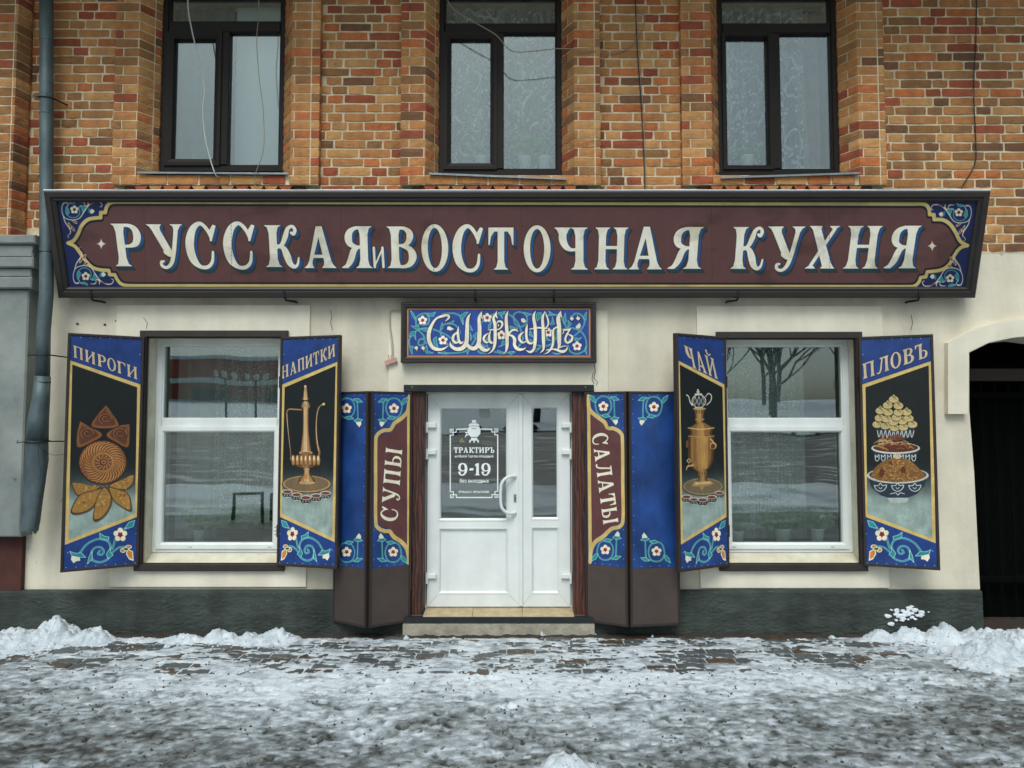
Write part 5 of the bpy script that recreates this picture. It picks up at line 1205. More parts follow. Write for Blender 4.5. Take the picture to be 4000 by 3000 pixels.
# painted still lifes, in traced coordinates
def art_pies(c):
    def tri(pts, cx, cy):
        c.F(pts, (40, 24, 18), sm=True); c.F([(cx + (x - cx) * .94, cy + (y - cy) * .94) for x, y in pts], (132, 84, 48), sm=True); c.F([(cx + (x - cx) * .72, cy + (y - cy) * .72) for x, y in pts], (96, 56, 38), sm=True)
        for k in range(5):
            r = 10 + 11 * k; c.S([(cx + r * math.cos(R(a + 40 * k)), cy + r * .8 * math.sin(R(a + 40 * k))) for a in range(0, 250, 30)], (158, 108, 66) if k % 2 else (64, 36, 28), .004)
        c.S([(pts[0][0] * .6 + cx * .4, pts[0][1] * .6 + cy * .4), (pts[1][0] * .7 + cx * .3, pts[1][1] * .7 + cy * .3)], (206, 170, 130), .003, .7)
    tri([(316, 512), (350, 560), (405, 655), (320, 676), (212, 660), (260, 575)], 312, 610); tri([(140, 622), (200, 655), (296, 715), (215, 770), (124, 804), (118, 710)], 190, 708); tri([(475, 642), (476, 715), (462, 804), (385, 770), (312, 716), (400, 655)], 408, 708)
    c.E(293, 902, 164, 150, (36, 22, 16)); c.E(293, 900, 158, 145, (122, 74, 42)); c.E(293, 898, 120, 110, (150, 98, 54))
    for k in range(30):
        a = R(12 * k); p = [(293 + r * math.cos(a + d), 900 + r * .92 * math.sin(a + d)) for r, d in ((78, 0), (105, .16), (132, .36), (150, .62))]
        c.S([(*p[0], .004), (*p[1], .009), (*p[2], .010), (*p[3], .005)], (196, 140, 84)); c.S([(q[0] + 5, q[1] + 5, .004) for q in p], (70, 38, 24))
    c.E(293, 898, 72, 66, (160, 108, 62)); c.E(296, 900, 56, 52, (110, 64, 40))
    for k in range(12):
        a = R(30 * k); c.S([(296 + 26 * math.cos(a), 900 + 24 * math.sin(a), .005), (296 + 50 * math.cos(a + .5), 900 + 46 * math.sin(a + .5), .009)], (176, 124, 76))
    c.E(298, 900, 24, 22, (70, 40, 26)); c.E(299, 899, 17, 15, (168, 116, 70)); c.E(299, 900, 8, 7, (80, 46, 30))
    for k in range(36): c.E(293 + 68 * math.cos(R(10 * k)), 900 + 62 * math.sin(R(10 * k)), 2.5, 2.5, (214, 176, 120))
    r = random.Random(4)
    for pts in ([(78, 1032), (140, 1036), (240, 1060), (285, 1062), (200, 1112), (120, 1118), (92, 1070)], [(505, 978), (440, 1005), (330, 1056), (380, 1078), (450, 1080), (498, 1035)], [(300, 1068), (240, 1082), (150, 1110), (100, 1170), (80, 1240), (160, 1238), (235, 1190)], [(325, 1060), (400, 1078), (460, 1105), (480, 1160), (480, 1225), (420, 1200), (360, 1150)], [(305, 1055), (265, 1110), (238, 1190), (230, 1290), (290, 1270), (340, 1200), (352, 1130), (330, 1080)]):
        cx, cy = sum(p[0] for p in pts) / len(pts), sum(p[1] for p in pts) / len(pts)
        c.F([(x + 6, y + 8) for x, y in pts], (60, 62, 52), .7, sm=True); c.F(pts, (74, 50, 28), sm=True); c.F([(cx + (x - cx) * .9, cy + (y - cy) * .9) for x, y in pts], (166, 122, 62), sm=True)
        for k in range(26):
            t = r.random(); q = pts[r.randrange(len(pts))]; f = r.uniform(.1, .75); x, y = cx + (q[0] - cx) * f + r.uniform(-8, 8), cy + (q[1] - cy) * f + r.uniform(-8, 8)
            c.E(x, y, r.uniform(3, 9), r.uniform(3, 8), r.choice([(196, 154, 88), (140, 92, 44), (118, 74, 36), (206, 168, 104)]), .7)
def cups(c, L_):
    for (x, y, rx) in L_:
        c.F([(x - rx, y), (x - rx * .86, y + rx * .75), (x - rx * .4, y + rx * 1.05), (x + rx * .4, y + rx * 1.05), (x + rx * .86, y + rx * .75), (x + rx, y)], (26, 32, 38)); c.E(x, y, rx, rx * .42, (206, 202, 190)); c.E(x, y + 1, rx * .8, rx * .28, (120, 62, 44))
        for k in (-.5, 0, .5): c.S([(x + k * rx - 4, y + rx * .5), (x + k * rx, y + rx * .8), (x + k * rx + 5, y + rx * .52)], (214, 214, 206), .0035)
        c.E(x, y + rx * 1.05, rx * .45, rx * .1, (190, 190, 182))
def metal(c, pts, base, hi, lo, cx):
    c.F(pts, (34, 24, 16), sm=False); f = lambda k, s: [(cx + (x - cx) * k + s, y) for x, y in pts]
    c.F(f(.92, 0), lo); c.F(f(.74, -1), base); m = c.fill(c.mask(), f(.3, -4)); c.paint(m, hi, .55); m = c.fill(c.mask(), f(.12, 7)); c.paint(m, hi, .6)
def sym(prof, cx): return [(cx - w, y) for w, y in prof] + [(cx + w, y) for w, y in prof[::-1]]
def art_ewer(c):
    c.E(234, 1046, 168, 62, (90, 66, 42)); c.E(234, 1044, 160, 56, (176, 142, 98)); c.E(234, 1042, 146, 48, (112, 92, 66)); c.E(234, 1040, 140, 44, (122, 102, 74))
    b, h, l = (168, 128, 84), (236, 208, 160), (110, 74, 44)
    c.S([(200, 548, .010), (150, 545, .012), (115, 545, .010), (100, 570, .008), (104, 640, .007), (118, 760, .006), (128, 850, .006), (124, 880, .008)], (170, 128, 82)); c.S([(104, 575, .003), (108, 660, .003), (122, 800, .002)], h)
    c.S([(345, 510, .018), (322, 525, .010), (305, 560, .009), (298, 660, .012), (302, 760, .016), (318, 830, .020), (310, 870, .016)], (150, 110, 70)); c.S([(318, 528, .003), (300, 600, .003), (298, 700, .004), (312, 820, .004)], h); c.E(348, 510, 9, 8, (226, 200, 150))
    metal(c, sym([(6, 385), (8, 400), (14, 430), (17, 465), (25, 478), (10, 484)], 226), b, h, l, 226); c.E(224, 392, 8, 9, (216, 190, 150))
    metal(c, sym([(16, 492), (30, 510), (34, 525), (24, 540)], 228), b, h, l, 228)
    for k in range(5): c.S([(204 + 11 * k, 505, .004), (212 + 11 * k, 532, .004)], (90, 58, 34))
    metal(c, sym([(20, 540), (19, 620), (22, 700), (30, 760), (38, 815), (44, 832), (40, 842)], 228), b, h, l, 226)
    c.E(228, 835, 46, 10, (210, 176, 124)); c.E(228, 836, 38, 5, (120, 86, 52))
    metal(c, sym([(40, 842), (80, 855), (98, 885), (92, 915), (60, 930), (26, 938)], 228), l, b, (84, 56, 34), 228)
    for k in range(-3, 4):
        x = 228 + 28 * k; c.E(x, 885, 14, 38, (84, 54, 32)); c.E(x, 884, 11, 34, (172, 128, 80)); c.E(x - 2, 872, 5, 17, (240, 214, 168))
    metal(c, sym([(24, 938), (20, 965), (26, 985), (48, 1010), (58, 1028), (60, 1040), (50, 1046)], 234), b, h, l, 236); c.E(236, 1036, 58, 10, (196, 156, 104)); c.F([(210, 1008), (235, 968), (244, 1012)], (198, 120, 60), .7)
    cups(c, [(104, 1095, 36), (360, 1105, 36), (166, 1115, 36), (298, 1122, 36), (229, 1135, 38)])
def art_samovar(c):
    c.E(250, 1052, 138, 62, (84, 66, 46)); c.E(250, 1050, 131, 56, (150, 132, 98)); c.E(250, 1048, 120, 48, (104, 92, 70)); c.E(250, 1046, 114, 44, (116, 102, 78))
    b, h, l = (136, 98, 56), (206, 168, 104), (84, 56, 32)
    # teapot
    c.S([(178, 510, .016), (165, 490, .011), (155, 455, .009), (142, 445, .011)], (218, 214, 196)); c.S([(268, 455, .008), (285, 435, .010), (306, 450, .010), (300, 485, .010), (275, 510, .009)], (214, 208, 190))
    c.E(223, 485, 48, 45, (220, 216, 200)); c.E(223, 486, 43, 40, (26, 36, 44))
    for k in (-1, 0, 1): c.S([(223 + 26 * k, 455), (223 + 26 * k - 9, 485), (223 + 26 * k, 512), (223 + 26 * k + 9, 485), (223 + 26 * k, 455)], (222, 220, 208), .005)
    c.E(220, 440, 27, 7, (216, 210, 192)); c.E(218, 424, 11, 9, (206, 198, 176)); c.E(217, 411, 6, 6, (216, 208, 186)); c.E(223, 528, 30, 6, (196, 188, 168))
    metal(c, sym([(44, 532), (42, 545), (32, 570), (30, 600), (28, 632)], 227), b, h, l, 227)
    for k in range(-3, 4): c.S([(227 + 10 * k, 545, .005), (227 + 9 * k, 565, .005)], (38, 26, 18))
    c.E(227, 536, 44, 6, (196, 160, 104)); c.E(229, 606, 32, 6, (176, 136, 82))
    metal(c, sym([(28, 628), (60, 645), (90, 658), (92, 670), (80, 682), (76, 700), (88, 712), (92, 730), (92, 850), (84, 890), (60, 930), (34, 948)], 237), b, (196, 150, 82), l, 240)
    c.F([(255, 725), (285, 725), (280, 925), (255, 940)], (214, 172, 96), .55); c.F([(170, 730), (186, 730), (186, 900), (172, 880)], (166, 124, 72), .5); c.S([(150, 662, .006), (236, 672, .008), (324, 662, .006)], (222, 184, 118)); c.S([(152, 716, .005), (240, 724, .006), (326, 716, .005)], (196, 154, 92))
    c.S([(300, 735, .012), (318, 755, .014)], (214, 176, 108)); c.E(318, 780, 22, 24, (206, 166, 104)); c.E(316, 784, 15, 17, (96, 56, 40)); c.E(145, 770, 8, 26, (110, 80, 48))
    c.S([(205, 905, .018), (170, 912, .014), (148, 918, .014), (140, 940, .008)], (206, 170, 104)); c.S([(156, 905, .006), (158, 862, .006)], (200, 168, 110)); c.E(157, 880, 15, 12, (196, 164, 106)); c.E(157, 880, 8, 6, (40, 30, 22)); c.E(198, 902, 11, 20, (150, 110, 62))
    metal(c, sym([(38, 948), (36, 975), (26, 985), (28, 1005), (40, 1018)], 248), b, h, l, 248)
    for k in range(-3, 4): c.S([(248 + 10 * k, 955, .004), (248 + 10 * k, 972, .004)], (48, 32, 20))
    c.F([(195, 1018), (300, 1012), (322, 1030), (300, 1040), (262, 1048), (240, 1078), (226, 1050), (190, 1050), (178, 1042)], (172, 134, 84)); c.F([(200, 1022), (296, 1018), (305, 1028), (200, 1040)], (214, 180, 124))
    cups(c, [(358, 1092, 32), (142, 1118, 34), (308, 1120, 34), (190, 1135, 30), (248, 1138, 36)])
def art_plov(c):
    r = random.Random(8)
    # dumplings in a bowl
    c.F([(174, 680), (200, 740), (260, 752), (350, 752), (400, 730), (428, 668)], (40, 54, 68))
    for k in range(9): x = 190 + 27 * k; c.S([(x - 10, 690), (x, 735), (x + 14, 690)], (206, 210, 204), .006)
    def dump(x, y, s): 
        c.E(x, y + 2, s * 1.02, s * .74, (70, 58, 36)); c.E(x, y, s * .96, s * .68, (196, 176, 122)); c.F([(x - s * .6, y - s * .25), (x, y - s * 1.05), (x + s * .6, y - s * .25)], (204, 186, 132))
        for k in range(-3, 4): c.S([(x, y - s * .8, .002), (x + k * s * .13, y - s * .3, .003), (x + k * s * .24, y + s * .1, .002)], (124, 100, 56))
        c.E(x - s * .3, y - s * .15, s * .22, s * .16, (232, 220, 176), .6)
    for row in ([(180, 650), (232, 660), (292, 672), (350, 668), (410, 650)], [(195, 608), (385, 610), (240, 615), (345, 628), (285, 635)], [(200, 560), (372, 570), (305, 604)], [(250, 570), (318, 572)], [(248, 525), (318, 528)], [(287, 486)]):
        for x, y in row: dump(x, y, 33)
    # noodles
    c.F([(142, 800), (170, 870), (240, 895), (360, 895), (430, 870), (460, 796)], (40, 54, 68)); c.E(300, 806, 160, 38, (204, 208, 200)); c.E(300, 802, 148, 30, (92, 44, 30))
    for k in range(46):
        x = r.uniform(170, 400); y = r.uniform(735, 810); a = r.uniform(-.6, .6); L_ = r.uniform(30, 70)
        c.S([(x - L_ * .5, y + 12 * a, .004), (x, y - r.uniform(0, 14), .006), (x + L_ * .5, y + 10 - 12 * a, .004)], r.choice([(196, 154, 92), (168, 118, 62), (206, 170, 110), (128, 58, 36), (110, 46, 32)]))
    c.F([(245, 730), (320, 712), (372, 745), (300, 760)], (120, 56, 40), .8)
    for k in range(7): x = 178 + 40 * k; c.S([(x - 12, 850), (x - 10, 880), (x, 890), (x + 12, 878), (x + 12, 848), (x, 862), (x - 12, 850)], (206, 210, 204), .006)
    # pilaf
    c.F([(112, 985), (135, 1060), (190, 1110), (250, 1130), (380, 1130), (440, 1105), (490, 1050), (516, 975)], (38, 52, 66)); c.S([(118, 1000, .006), (140, 1062, .008), (195, 1110, .008)], (112, 128, 140), a=.6); c.E(314, 984, 203, 54, (196, 200, 194)); c.E(314, 980, 188, 44, (80, 52, 30))
    c.F([(135, 990), (165, 935), (230, 885), (310, 868), (390, 885), (450, 935), (492, 985), (440, 1015), (310, 1028), (190, 1015)], (134, 92, 46), sm=True)
    for k in range(420):
        x = r.gauss(315, 80); y = r.uniform(885, 1020)
        if abs(x - 315) > 60 + (y - 870) * .95: continue
        c.S([(x - 4, y + r.uniform(-3, 3), .0035), (x + 4, y + r.uniform(-3, 3), .0035)], r.choice([(206, 164, 92), (180, 134, 68), (150, 100, 50), (110, 66, 36), (218, 182, 112)]), sm=False)
    for pts in ([(205, 930), (228, 955), (222, 985), (195, 1000), (190, 965)], [(348, 920), (368, 945), (360, 968), (335, 970), (332, 940)], [(250, 900), (275, 890), (282, 915)]): c.F(pts, (98, 50, 34))
    c.E(311, 858, 26, 18, (206, 186, 160)); c.F([(300, 850), (311, 832), (322, 850)], (196, 172, 146)); c.S([(304, 845), (300, 870)], (120, 96, 80), .002); c.S([(318, 845), (322, 870)], (120, 96, 80), .002)
    for x in (200, 312, 425):
        c.S([(x - 40, 1050), (x - 28, 1075), (x, 1088), (x + 28, 1075), (x + 40, 1048), (x + 14, 1050), (x, 1035), (x - 14, 1050), (x - 40, 1050)], (204, 210, 206), .007); c.S([(x - 10, 1062), (x, 1072), (x + 10, 1062)], (204, 210, 206), .006)
    c.S([(265, 1105), (300, 1098), (314, 1112), (330, 1098), (358, 1105)], (204, 210, 206), .006); c.F([(242, 1130), (385, 1130), (378, 1155), (350, 1165), (270, 1165)], (176, 184, 180))

SH0 = {}
specs = [
 ('pie', 553, 250, 'painted window shutter with pies, bottom of the drainpipe side, lettered ПИРОГИ', 'ПИРОГИ', (230, 1280, 1.711), ((96, 196), (528, 348), (-4, -82)), art_pies, False, 1.15),
 ('ewer', 1088, 1322, 'painted window shutter with a brass ewer on a tray, lettered НАПИТКИ', 'НАПИТКИ', (1060, 1280, 1.71), ((64, 345), (425, 190), (-2, -84)), art_ewer, True, 1.0),
 ('samovar', 2843, 2647, 'painted window shutter with a samovar and teapot, lettered ЧАЙ', 'ЧАЙ', (2600, 1280, 1.693), ((150, 248), (352, 342), (-30, -136)), art_samovar, False, 1.25),
 ('plov', 3364, 3659, 'painted window shutter with stacked bowls of food, lettered ПЛОВЪ', 'ПЛОВЪ', (3320, 1270, 1.676), ((84, 355), (510, 208), (-6, -100)), art_plov, True, 1.3)]
specs[0] = specs[0][:3] + ('painted window shutter with pies, lettered ПИРОГИ, nearest the drainpipe',) + specs[0][4:]
YH = -.075
zs1, zs0 = PZ(1316, YH), PZ(2210, YH)
for (key, ph, pf, lab, word, (cx0, cy0, cs), tl, art, right, sc) in specs:
    A, B = hinge_free(ph, pf, YH, WSH)
    lpt, rpt = (A, B) if B.x > A.x else (B, A)
    U = Vector((rpt.x - lpt.x, rpt.y - lpt.y, 0)).normalized(); Wd = math.hypot(rpt.x - lpt.x, rpt.y - lpt.y)
    pl_ = Plane((lpt.x, lpt.y, zs0), U, (0, 0, 1)); Hh = zs1 - zs0; bd = .022
    t = thing('window_shutter', lab, 'shutter', (lpt.x, lpt.y, zs0), math.atan2(U.y, U.x), 'painted shutters of the shop windows')
    TL = lambda u, v, n: (u, -n, v)
    c = Canvas(Wd - 2 * bd, Hh - 2 * bd, 620, (32, 62, 126)); c.M = crop(cx0, cy0, cs, pl_, bd, bd)
    yy, xx = np.mgrid[0:c.H, 0:c.W]; c.a *= (.84 + .32 * fbm(xx * .01, yy * .01, 21, 4))[..., None]
    if key == 'pie': SH0['M'] = c.M
    border_template(c, right)
    if key == 'pie': c.k = 1.0
    art(c)
    text_line(c, word, tl[0], tl[1], tl[2], (206, 186, 156), abs(tl[2][1]) / cs / 460 / 100 * .92, dark=(14, 18, 44), gap=8, outline=1.6)
    me = bpy.data.objects
    MB().ring(0, Wd, 0, Hh, [(0, -.04), (0, .0), (.004, .004), (bd - .004, .004), (bd, -.002), (bd, -.008)], TL).build('shutter_frame', M['brown'], t, world=False)
    MB().prism([(.003, .003), (Wd - .003, .003), (Wd - .003, Hh - .003), (.003, Hh - .003)], -.041, -.012, TL).build('backing', M['plywood'], t, world=False)
    board('painted_panel', [(bd, .005, bd), (Wd - bd, .005, bd), (Wd - bd, .005, Hh - bd), (bd, .005, Hh - bd)], print_mat('shutter_print_' + key, c.image('shutter_' + key), .36, bump=.3), t, (0, 1, 0), .006, world=False)
    xh = Wd if not right else 0
    for zz in (Hh * .15, Hh * .80): 
        hg = MB().tube([(xh, .004, zz - .05), (xh, .004, zz + .05)], .009, 8); 
        for k in (-1, 0, 1): hg.box((xh - .02, -.006, zz + .03 * k - .004), (xh - .012, -.003, zz + .03 * k + .004))
        hg.build('hinge', M['iron'], t, world=False)

# ---- folding door shutters
def door_art(c, kind, mp_, cs):
    u = 1 / cs / 460; c.M = mp_; V = 5 * u
    def motif(fx, fy, sx, sy):
        q = lambda pts: [(fx + sx * (p[0] - 255), fy + sy * (p[1] - 175)) + tuple(p[2:]) for p in pts]
        for pts in ([(205, 140), (240, 112), (285, 118), (305, 160), (298, 205), (265, 236), (225, 225), (208, 190), (205, 150), (225, 118)], [(285, 118), (318, 128), (324, 180), (326, 245)], [(205, 145), (182, 125), (170, 104)]): vine(c, q(pts), V)
        for L_ in ([(166, 102), (196, 116), (210, 150), (196, 150), (174, 130)], [(300, 114), (330, 112), (356, 134), (320, 136)], [(245, 230), (275, 222), (300, 240), (262, 246)], [(300, 252), (322, 240), (356, 246), (340, 262), (315, 264)]): leafp(c, q(L_), 3 * u)
        c.F(q([(312, 262), (345, 258), (347, 275), (334, 295), (318, 275)]), CREAM); flower(c, (fx, fy), 34, RED, CREAM)
    return motif
DS = []
def door_shutter(lab, pxa, pxb, ya, yb_, cropt, kind, z_paint0, word=None):
    """panel from (pxa, ya) to (pxb, yb_)"""
    A, B = P(pxa, 1900, ya), P(pxb, 1900, yb_); U = Vector((B.x - A.x, B.y - A.y, 0)); Wd = U.length; U.normalize()
    z1 = PZ(1530, -.15); z0 = PZ(2438, -.15); Hh = z1 - z0; pl_ = Plane((A.x, A.y, z0), U, (0, 0, 1)); TL = lambda u, v, n: (u, -n, v); bd = .02
    t = thing('door_shutter', lab, 'shutter', (A.x, A.y, z0), math.atan2(U.y, U.x), 'folding shutters beside the white door')
    vb = PZ(z_paint0, -.15) - z0
    MB().ring(0, Wd, 0, Hh, [(0, -.035), (0, .0), (.003, .004), (bd - .003, .004), (bd, -.002), (bd, -.01)], TL).build('shutter_frame', M['brown'], t, world=False)
    MB().prism([(.003, .003), (Wd - .003, .003), (Wd - .003, Hh - .003), (.003, Hh - .003)], -.036, -.012, TL).build('backing', M['brown'], t, world=False)
    MB().prism([(bd, bd), (Wd - bd, bd), (Wd - bd, vb - .0005), (bd, vb - .0005)], -.0115, -.001, TL).build('lower_board', M['plywood'], t, world=False)
    c = Canvas(Wd - 2 * bd, Hh - bd - vb, 700, (34, 68, 130)); cx0, cy0, cs = cropt; mp_ = crop(cx0, cy0, cs, pl_, bd, vb)
    yy, xx = np.mgrid[0:c.H, 0:c.W]; c.a *= (.74 + .5 * fbm(xx * .008, yy * .006, 17 + int(cx0) + int(pxa), 4))[..., None]
    mo = door_art(c, kind, mp_, cs); u = 1 / cs / 460
    if kind == 'soup':
        body = [(488, 235), (450, 265), (405, 305), (385, 340), (340, 345), (308, 375), (298, 420), (298, 890), (315, 935), (370, 950), (392, 985), (440, 1015), (488, 1045)]
        c.F([(508, 90), (508, 1180), (500, 1180), (488, 1045), (488, 235), (496, 90)], (214, 184, 112)); c.F(body, (100, 62, 62))
        c.S([(500, 150, 26 * u), (492, 205, 26 * u), (455, 248, 26 * u), (410, 280, 26 * u), (382, 322, 24 * u), (338, 328, 24 * u), (298, 358, 24 * u), (289, 420, 22 * u), (289, 660, 22 * u), (289, 895, 22 * u), (302, 945, 24 * u), (345, 967, 24 * u), (378, 970, 24 * u), (405, 1005, 26 * u), (450, 1035, 26 * u), (488, 1085, 26 * u), (501, 1175, 22 * u)], (214, 184, 112))
        mo(405, 188, -1, 1); mo(400, 1100, -1, -1)
        text_line(c, 'СУПЫ', (424, 912), (458, 448), (-104, -16), CREAM, 104 / cs / 460 / 100, gap=14, dark=(60, 34, 34), outline=1.6)
    elif kind == 'salad':
        body = [(172, 225), (215, 262), (265, 295), (280, 328), (320, 328), (355, 355), (366, 400), (372, 880), (350, 925), (300, 938), (280, 965), (235, 990), (182, 1040)]
        c.F([(150, 80), (162, 80), (174, 230), (182, 1040), (178, 1170), (162, 1170)], (214, 184, 112)); c.F(body, (100, 62, 62))
        c.S([(158, 130, 26 * u), (168, 195, 26 * u), (215, 240, 26 * u), (262, 275, 26 * u), (283, 312, 24 * u), (322, 315, 24 * u), (366, 345, 24 * u), (376, 400, 22 * u), (378, 650, 22 * u), (380, 880, 22 * u), (362, 935, 24 * u), (312, 950, 24 * u), (288, 968, 24 * u), (255, 1000, 26 * u), (205, 1035, 26 * u), (178, 1085, 26 * u), (170, 1165, 22 * u)], (214, 184, 112))
        mo(255, 175, 1, 1); mo(267, 1085, 1, -1)
        text_line(c, 'САЛАТЫ', (182, 352), (255, 928), (96, -16), CREAM, 98 / cs / 460 / 100, gap=10, dark=(60, 34, 34), outline=1.6)
    elif kind == 'blueR': mo(576, 178, -1, 1); mo(592, 1095, -1, -1)
    elif kind == 'blueL': mo(105, 188, 1, 1); mo(104, 1100, 1, -1)
    for k in range(12):
        for x in (.014, c.w - .014):
            m = c.mask(); X, Y = x * c.ppm, (c.h * (k + .4) / 12) * c.ppm; c.stroke(m, [(X, Y, .006), (X + .1, Y, .006)], raw=True, smooth=False); c.paint(m, (186, 204, 226))
    for k in range(1, 5):
        for y in (.012, c.h - .014):
            m = c.mask(); X, Y = c.w * k / 5 * c.ppm, y * c.ppm; c.stroke(m, [(X, Y, .006), (X + .1, Y, .006)], raw=True, smooth=False); c.paint(m, (186, 204, 226))
    board('painted_panel', [(bd, .0, vb), (Wd - bd, .0, vb), (Wd - bd, .0, Hh - bd), (bd, .0, Hh - bd)], print_mat('door_shutter_print', c.image('door_' + kind), .3, bump=.35), t, (0, 1, 0), .006, world=False)
    DS.append((t, Wd, Hh, A, B))
door_shutter('blank blue folding shutter half hidden behind the ewer shutter, left of the door', 1306, 1433, -.07, -.27, (1290, 1480, 1.6275), 'blueL', 2212)
door_shutter('maroon and blue folding shutter lettered СУПЫ, left of the white door', 1448, 1607, -.27, -.075, (1290, 1480, 1.6275), 'soup', 2212)
door_shutter('maroon and blue folding shutter lettered САЛАТЫ, right of the white door', 2285, 2449, -.075, -.25, (2200, 1480, 1.626), 'salad', 2210)
door_shutter('blank blue folding shutter with flower scrolls at its corners, right of the САЛАТЫ shutter', 2459, 2652, -.25, -.18, (2200, 1480, 1.626), 'blueR', 2212)
# strap hinges between the folding leaves
for (t, Wd, Hh, A, B), px_ in ((DS[0], 1440), (DS[2], 2454)):
    q = P(px_, 1700, -.235)
    for py_ in (1700, 2240): Z = PZ(py_, -.24); MB().box((q.x - .03, -.245, Z - .028), (q.x + .03, -.238, Z + .028)).build('strap_hinge', M['iron'], None) if False else None
for i_, px_ in ((0, 1441), (2, 2454)):
    t = DS[i_][0]; q = P(px_, 1700, -.245); mi = t.matrix_basis.inverted() if False else (Matrix.Translation(t.location) @ Matrix.Rotation(t.rotation_euler.z, 4, 'Z')).inverted()
    for py_ in (1700, 2235):
        Z = PZ(py_, -.24); b_ = MB().box((q.x - .028, -.225, Z - .026), (q.x + .028, -.218, Z + .026)); b_.v = [tuple(mi @ Vector(v)) for v in b_.v]; b_.build('strap_hinge', M['iron'], t, world=False)
    b_ = MB().box((q.x - .006, -.205, PZ(2400, -.2)), (q.x + .006, -.198, PZ(1545, -.2))); b_.v = [tuple(mi @ Vector(v)) for v in b_.v]; b_.build('joint_bar', M['steel'], t, world=False)

# ---- vinyl lettering on the door glass
pd = Plane((g1[0], YD + .0015, g1[2]), (1, 0, 0), (0, 0, 1)); Wv, Hv = g1[1] - g1[0], g1[3] - g1[2]
c = Canvas(Wv, Hv, 1400, (240, 244, 244)); c.M = crop(1680, 1560, 3.319, pd, 0, 0); u = 1 / 3.319 / 452
m = c.mask()
fr = [[(262, 465), (262, 1195)], [(876, 465), (876, 1190)], [(345, 1272), (800, 1272)], [(345, 388), (478, 382)], [(660, 384), (800, 388)]]
for s_ in fr: c.stroke(m, s_, 15 * u, smooth=False)
for (x, y, sx, sy) in ((280, 406, 1, 1), (858, 402, -1, 1), (282, 1255, 1, -1), (860, 1252, -1, -1)):
    q = lambda L_: [(x + sx * a, y + sy * b) for a, b in L_]
    c.stroke(m, q([(-20, -20), (20, -20), (20, 20), (-20, 20), (-20, -20)]), 9 * u, smooth=False); c.stroke(m, q([(20, 20), (58, 20), (58, -18), (70, -18)]), 11 * u, smooth=False); c.stroke(m, q([(20, 20), (20, 58), (-18, 58), (-18, 70)]), 11 * u, smooth=False)
    c.fill(m, q([(-7, -7), (7, -7), (7, 7), (-7, 7)]))
# little samovar drawing
for s_ in ([(540, 268), (598, 268), (592, 306), (546, 306)], [(520, 312), (618, 312), (622, 322), (640, 328), (638, 342), (500, 342), (498, 328), (514, 322)], [(506, 350), (634, 350), (655, 400), (648, 450), (610, 488), (530, 488), (492, 450), (482, 400)], [(530, 498), (610, 498), (612, 520), (632, 528), (632, 560), (616, 560), (612, 536), (578, 534), (576, 562), (562, 562), (560, 534), (528, 536), (522, 562), (506, 562), (510, 528), (530, 520)]): c.fill(m, s_)
c.stroke(m, [(490, 462), (470, 460), (458, 485)], 14 * u, smooth=False); c.stroke(m, [(458, 430), (484, 430), (472, 432), (474, 458)], 11 * u, smooth=False)
c.fill(m, [(536, 374), (602, 374), (602, 382), (536, 382)], sub=True)
gm = lambda s, A, B, h, gap, k=1.25: None
def vin(s, A, B, h, gap=6, k=1.2):
    A, B = np.array(A, float), np.array(B, float); ex = [gext(ch) for ch in s]; tot = sum(b - a for a, b in ex) + gap * (len(s) - 1); d = (B - A) / tot; x = 0
    for ch, (a, b) in zip(s, ex):
        o = A + d * (x - a); g = c.mask(); glyph(c, g, ch, lambda gx, gy, o=o: tuple(o + d * gx + np.array((0, -h)) * (gy / 100)), h / 3.319 / 452 / 100 * k); np.maximum(m, g, out=m); x += b - a + gap
vin('ТРАКТИРЪ', (308, 693), (832, 693), 72)
um = lambda x, y: c.M(x, y)
def ft(s, x0, x1, yb_, h, bold=1):
    g = c.mask(); a, b = um(x0, yb_), um(x1, yb_); font_text(c, g, s, a[0], b[0], a[1], h / 3.319 / 452); np.maximum(m, np.maximum(g, shift(g, bold, 0)) if bold else g, out=m)
ft('на Малой Торгово-площадной', 322, 818, 752, 32, 1)
ft('без выходных', 384, 760, 1080, 50, 2)
ft('ИП Ивашов С.Г. ИНН 661101652804', 372, 764, 1212, 28, 1)
# 9-19 in fat old-style figures
def nine(x0):
    c.stroke(m, [(x0 + 10, 945, 16 * u), (x0 + 30, 975, 16 * u), (x0 + 70, 978, 18 * u), (x0 + 98, 940, 30 * u), (x0 + 104, 890, 34 * u), (x0 + 92, 850, 28 * u), (x0 + 60, 832, 15 * u), (x0 + 28, 848, 28 * u), (x0 + 18, 885, 32 * u), (x0 + 30, 915, 24 * u), (x0 + 60, 928, 13 * u), (x0 + 90, 915, 13 * u)]); c.stroke(m, [(x0 + 20, 948, 30 * u), (x0 + 22, 950, 30 * u)])
nine(362); nine(662)
c.fill(m, [(505, 922), (515, 892), (566, 892), (556, 922)]); c.fill(m, [(600, 830), (632, 826), (632, 970), (648, 984), (575, 984), (598, 968), (598, 862), (580, 862), (580, 850)])
al = m * .96
dm = print_mat('white_vinyl', c.image('door_vinyl', al), .5, alpha=True)
board('door_lettering', [tuple(pd.O), tuple(pd.O + Vector((Wv, 0, 0))), tuple(pd.O + Vector((Wv, 0, Hv))), tuple(pd.O + Vector((0, 0, Hv)))], dm, lf1, (0, 1, 0), .0006)
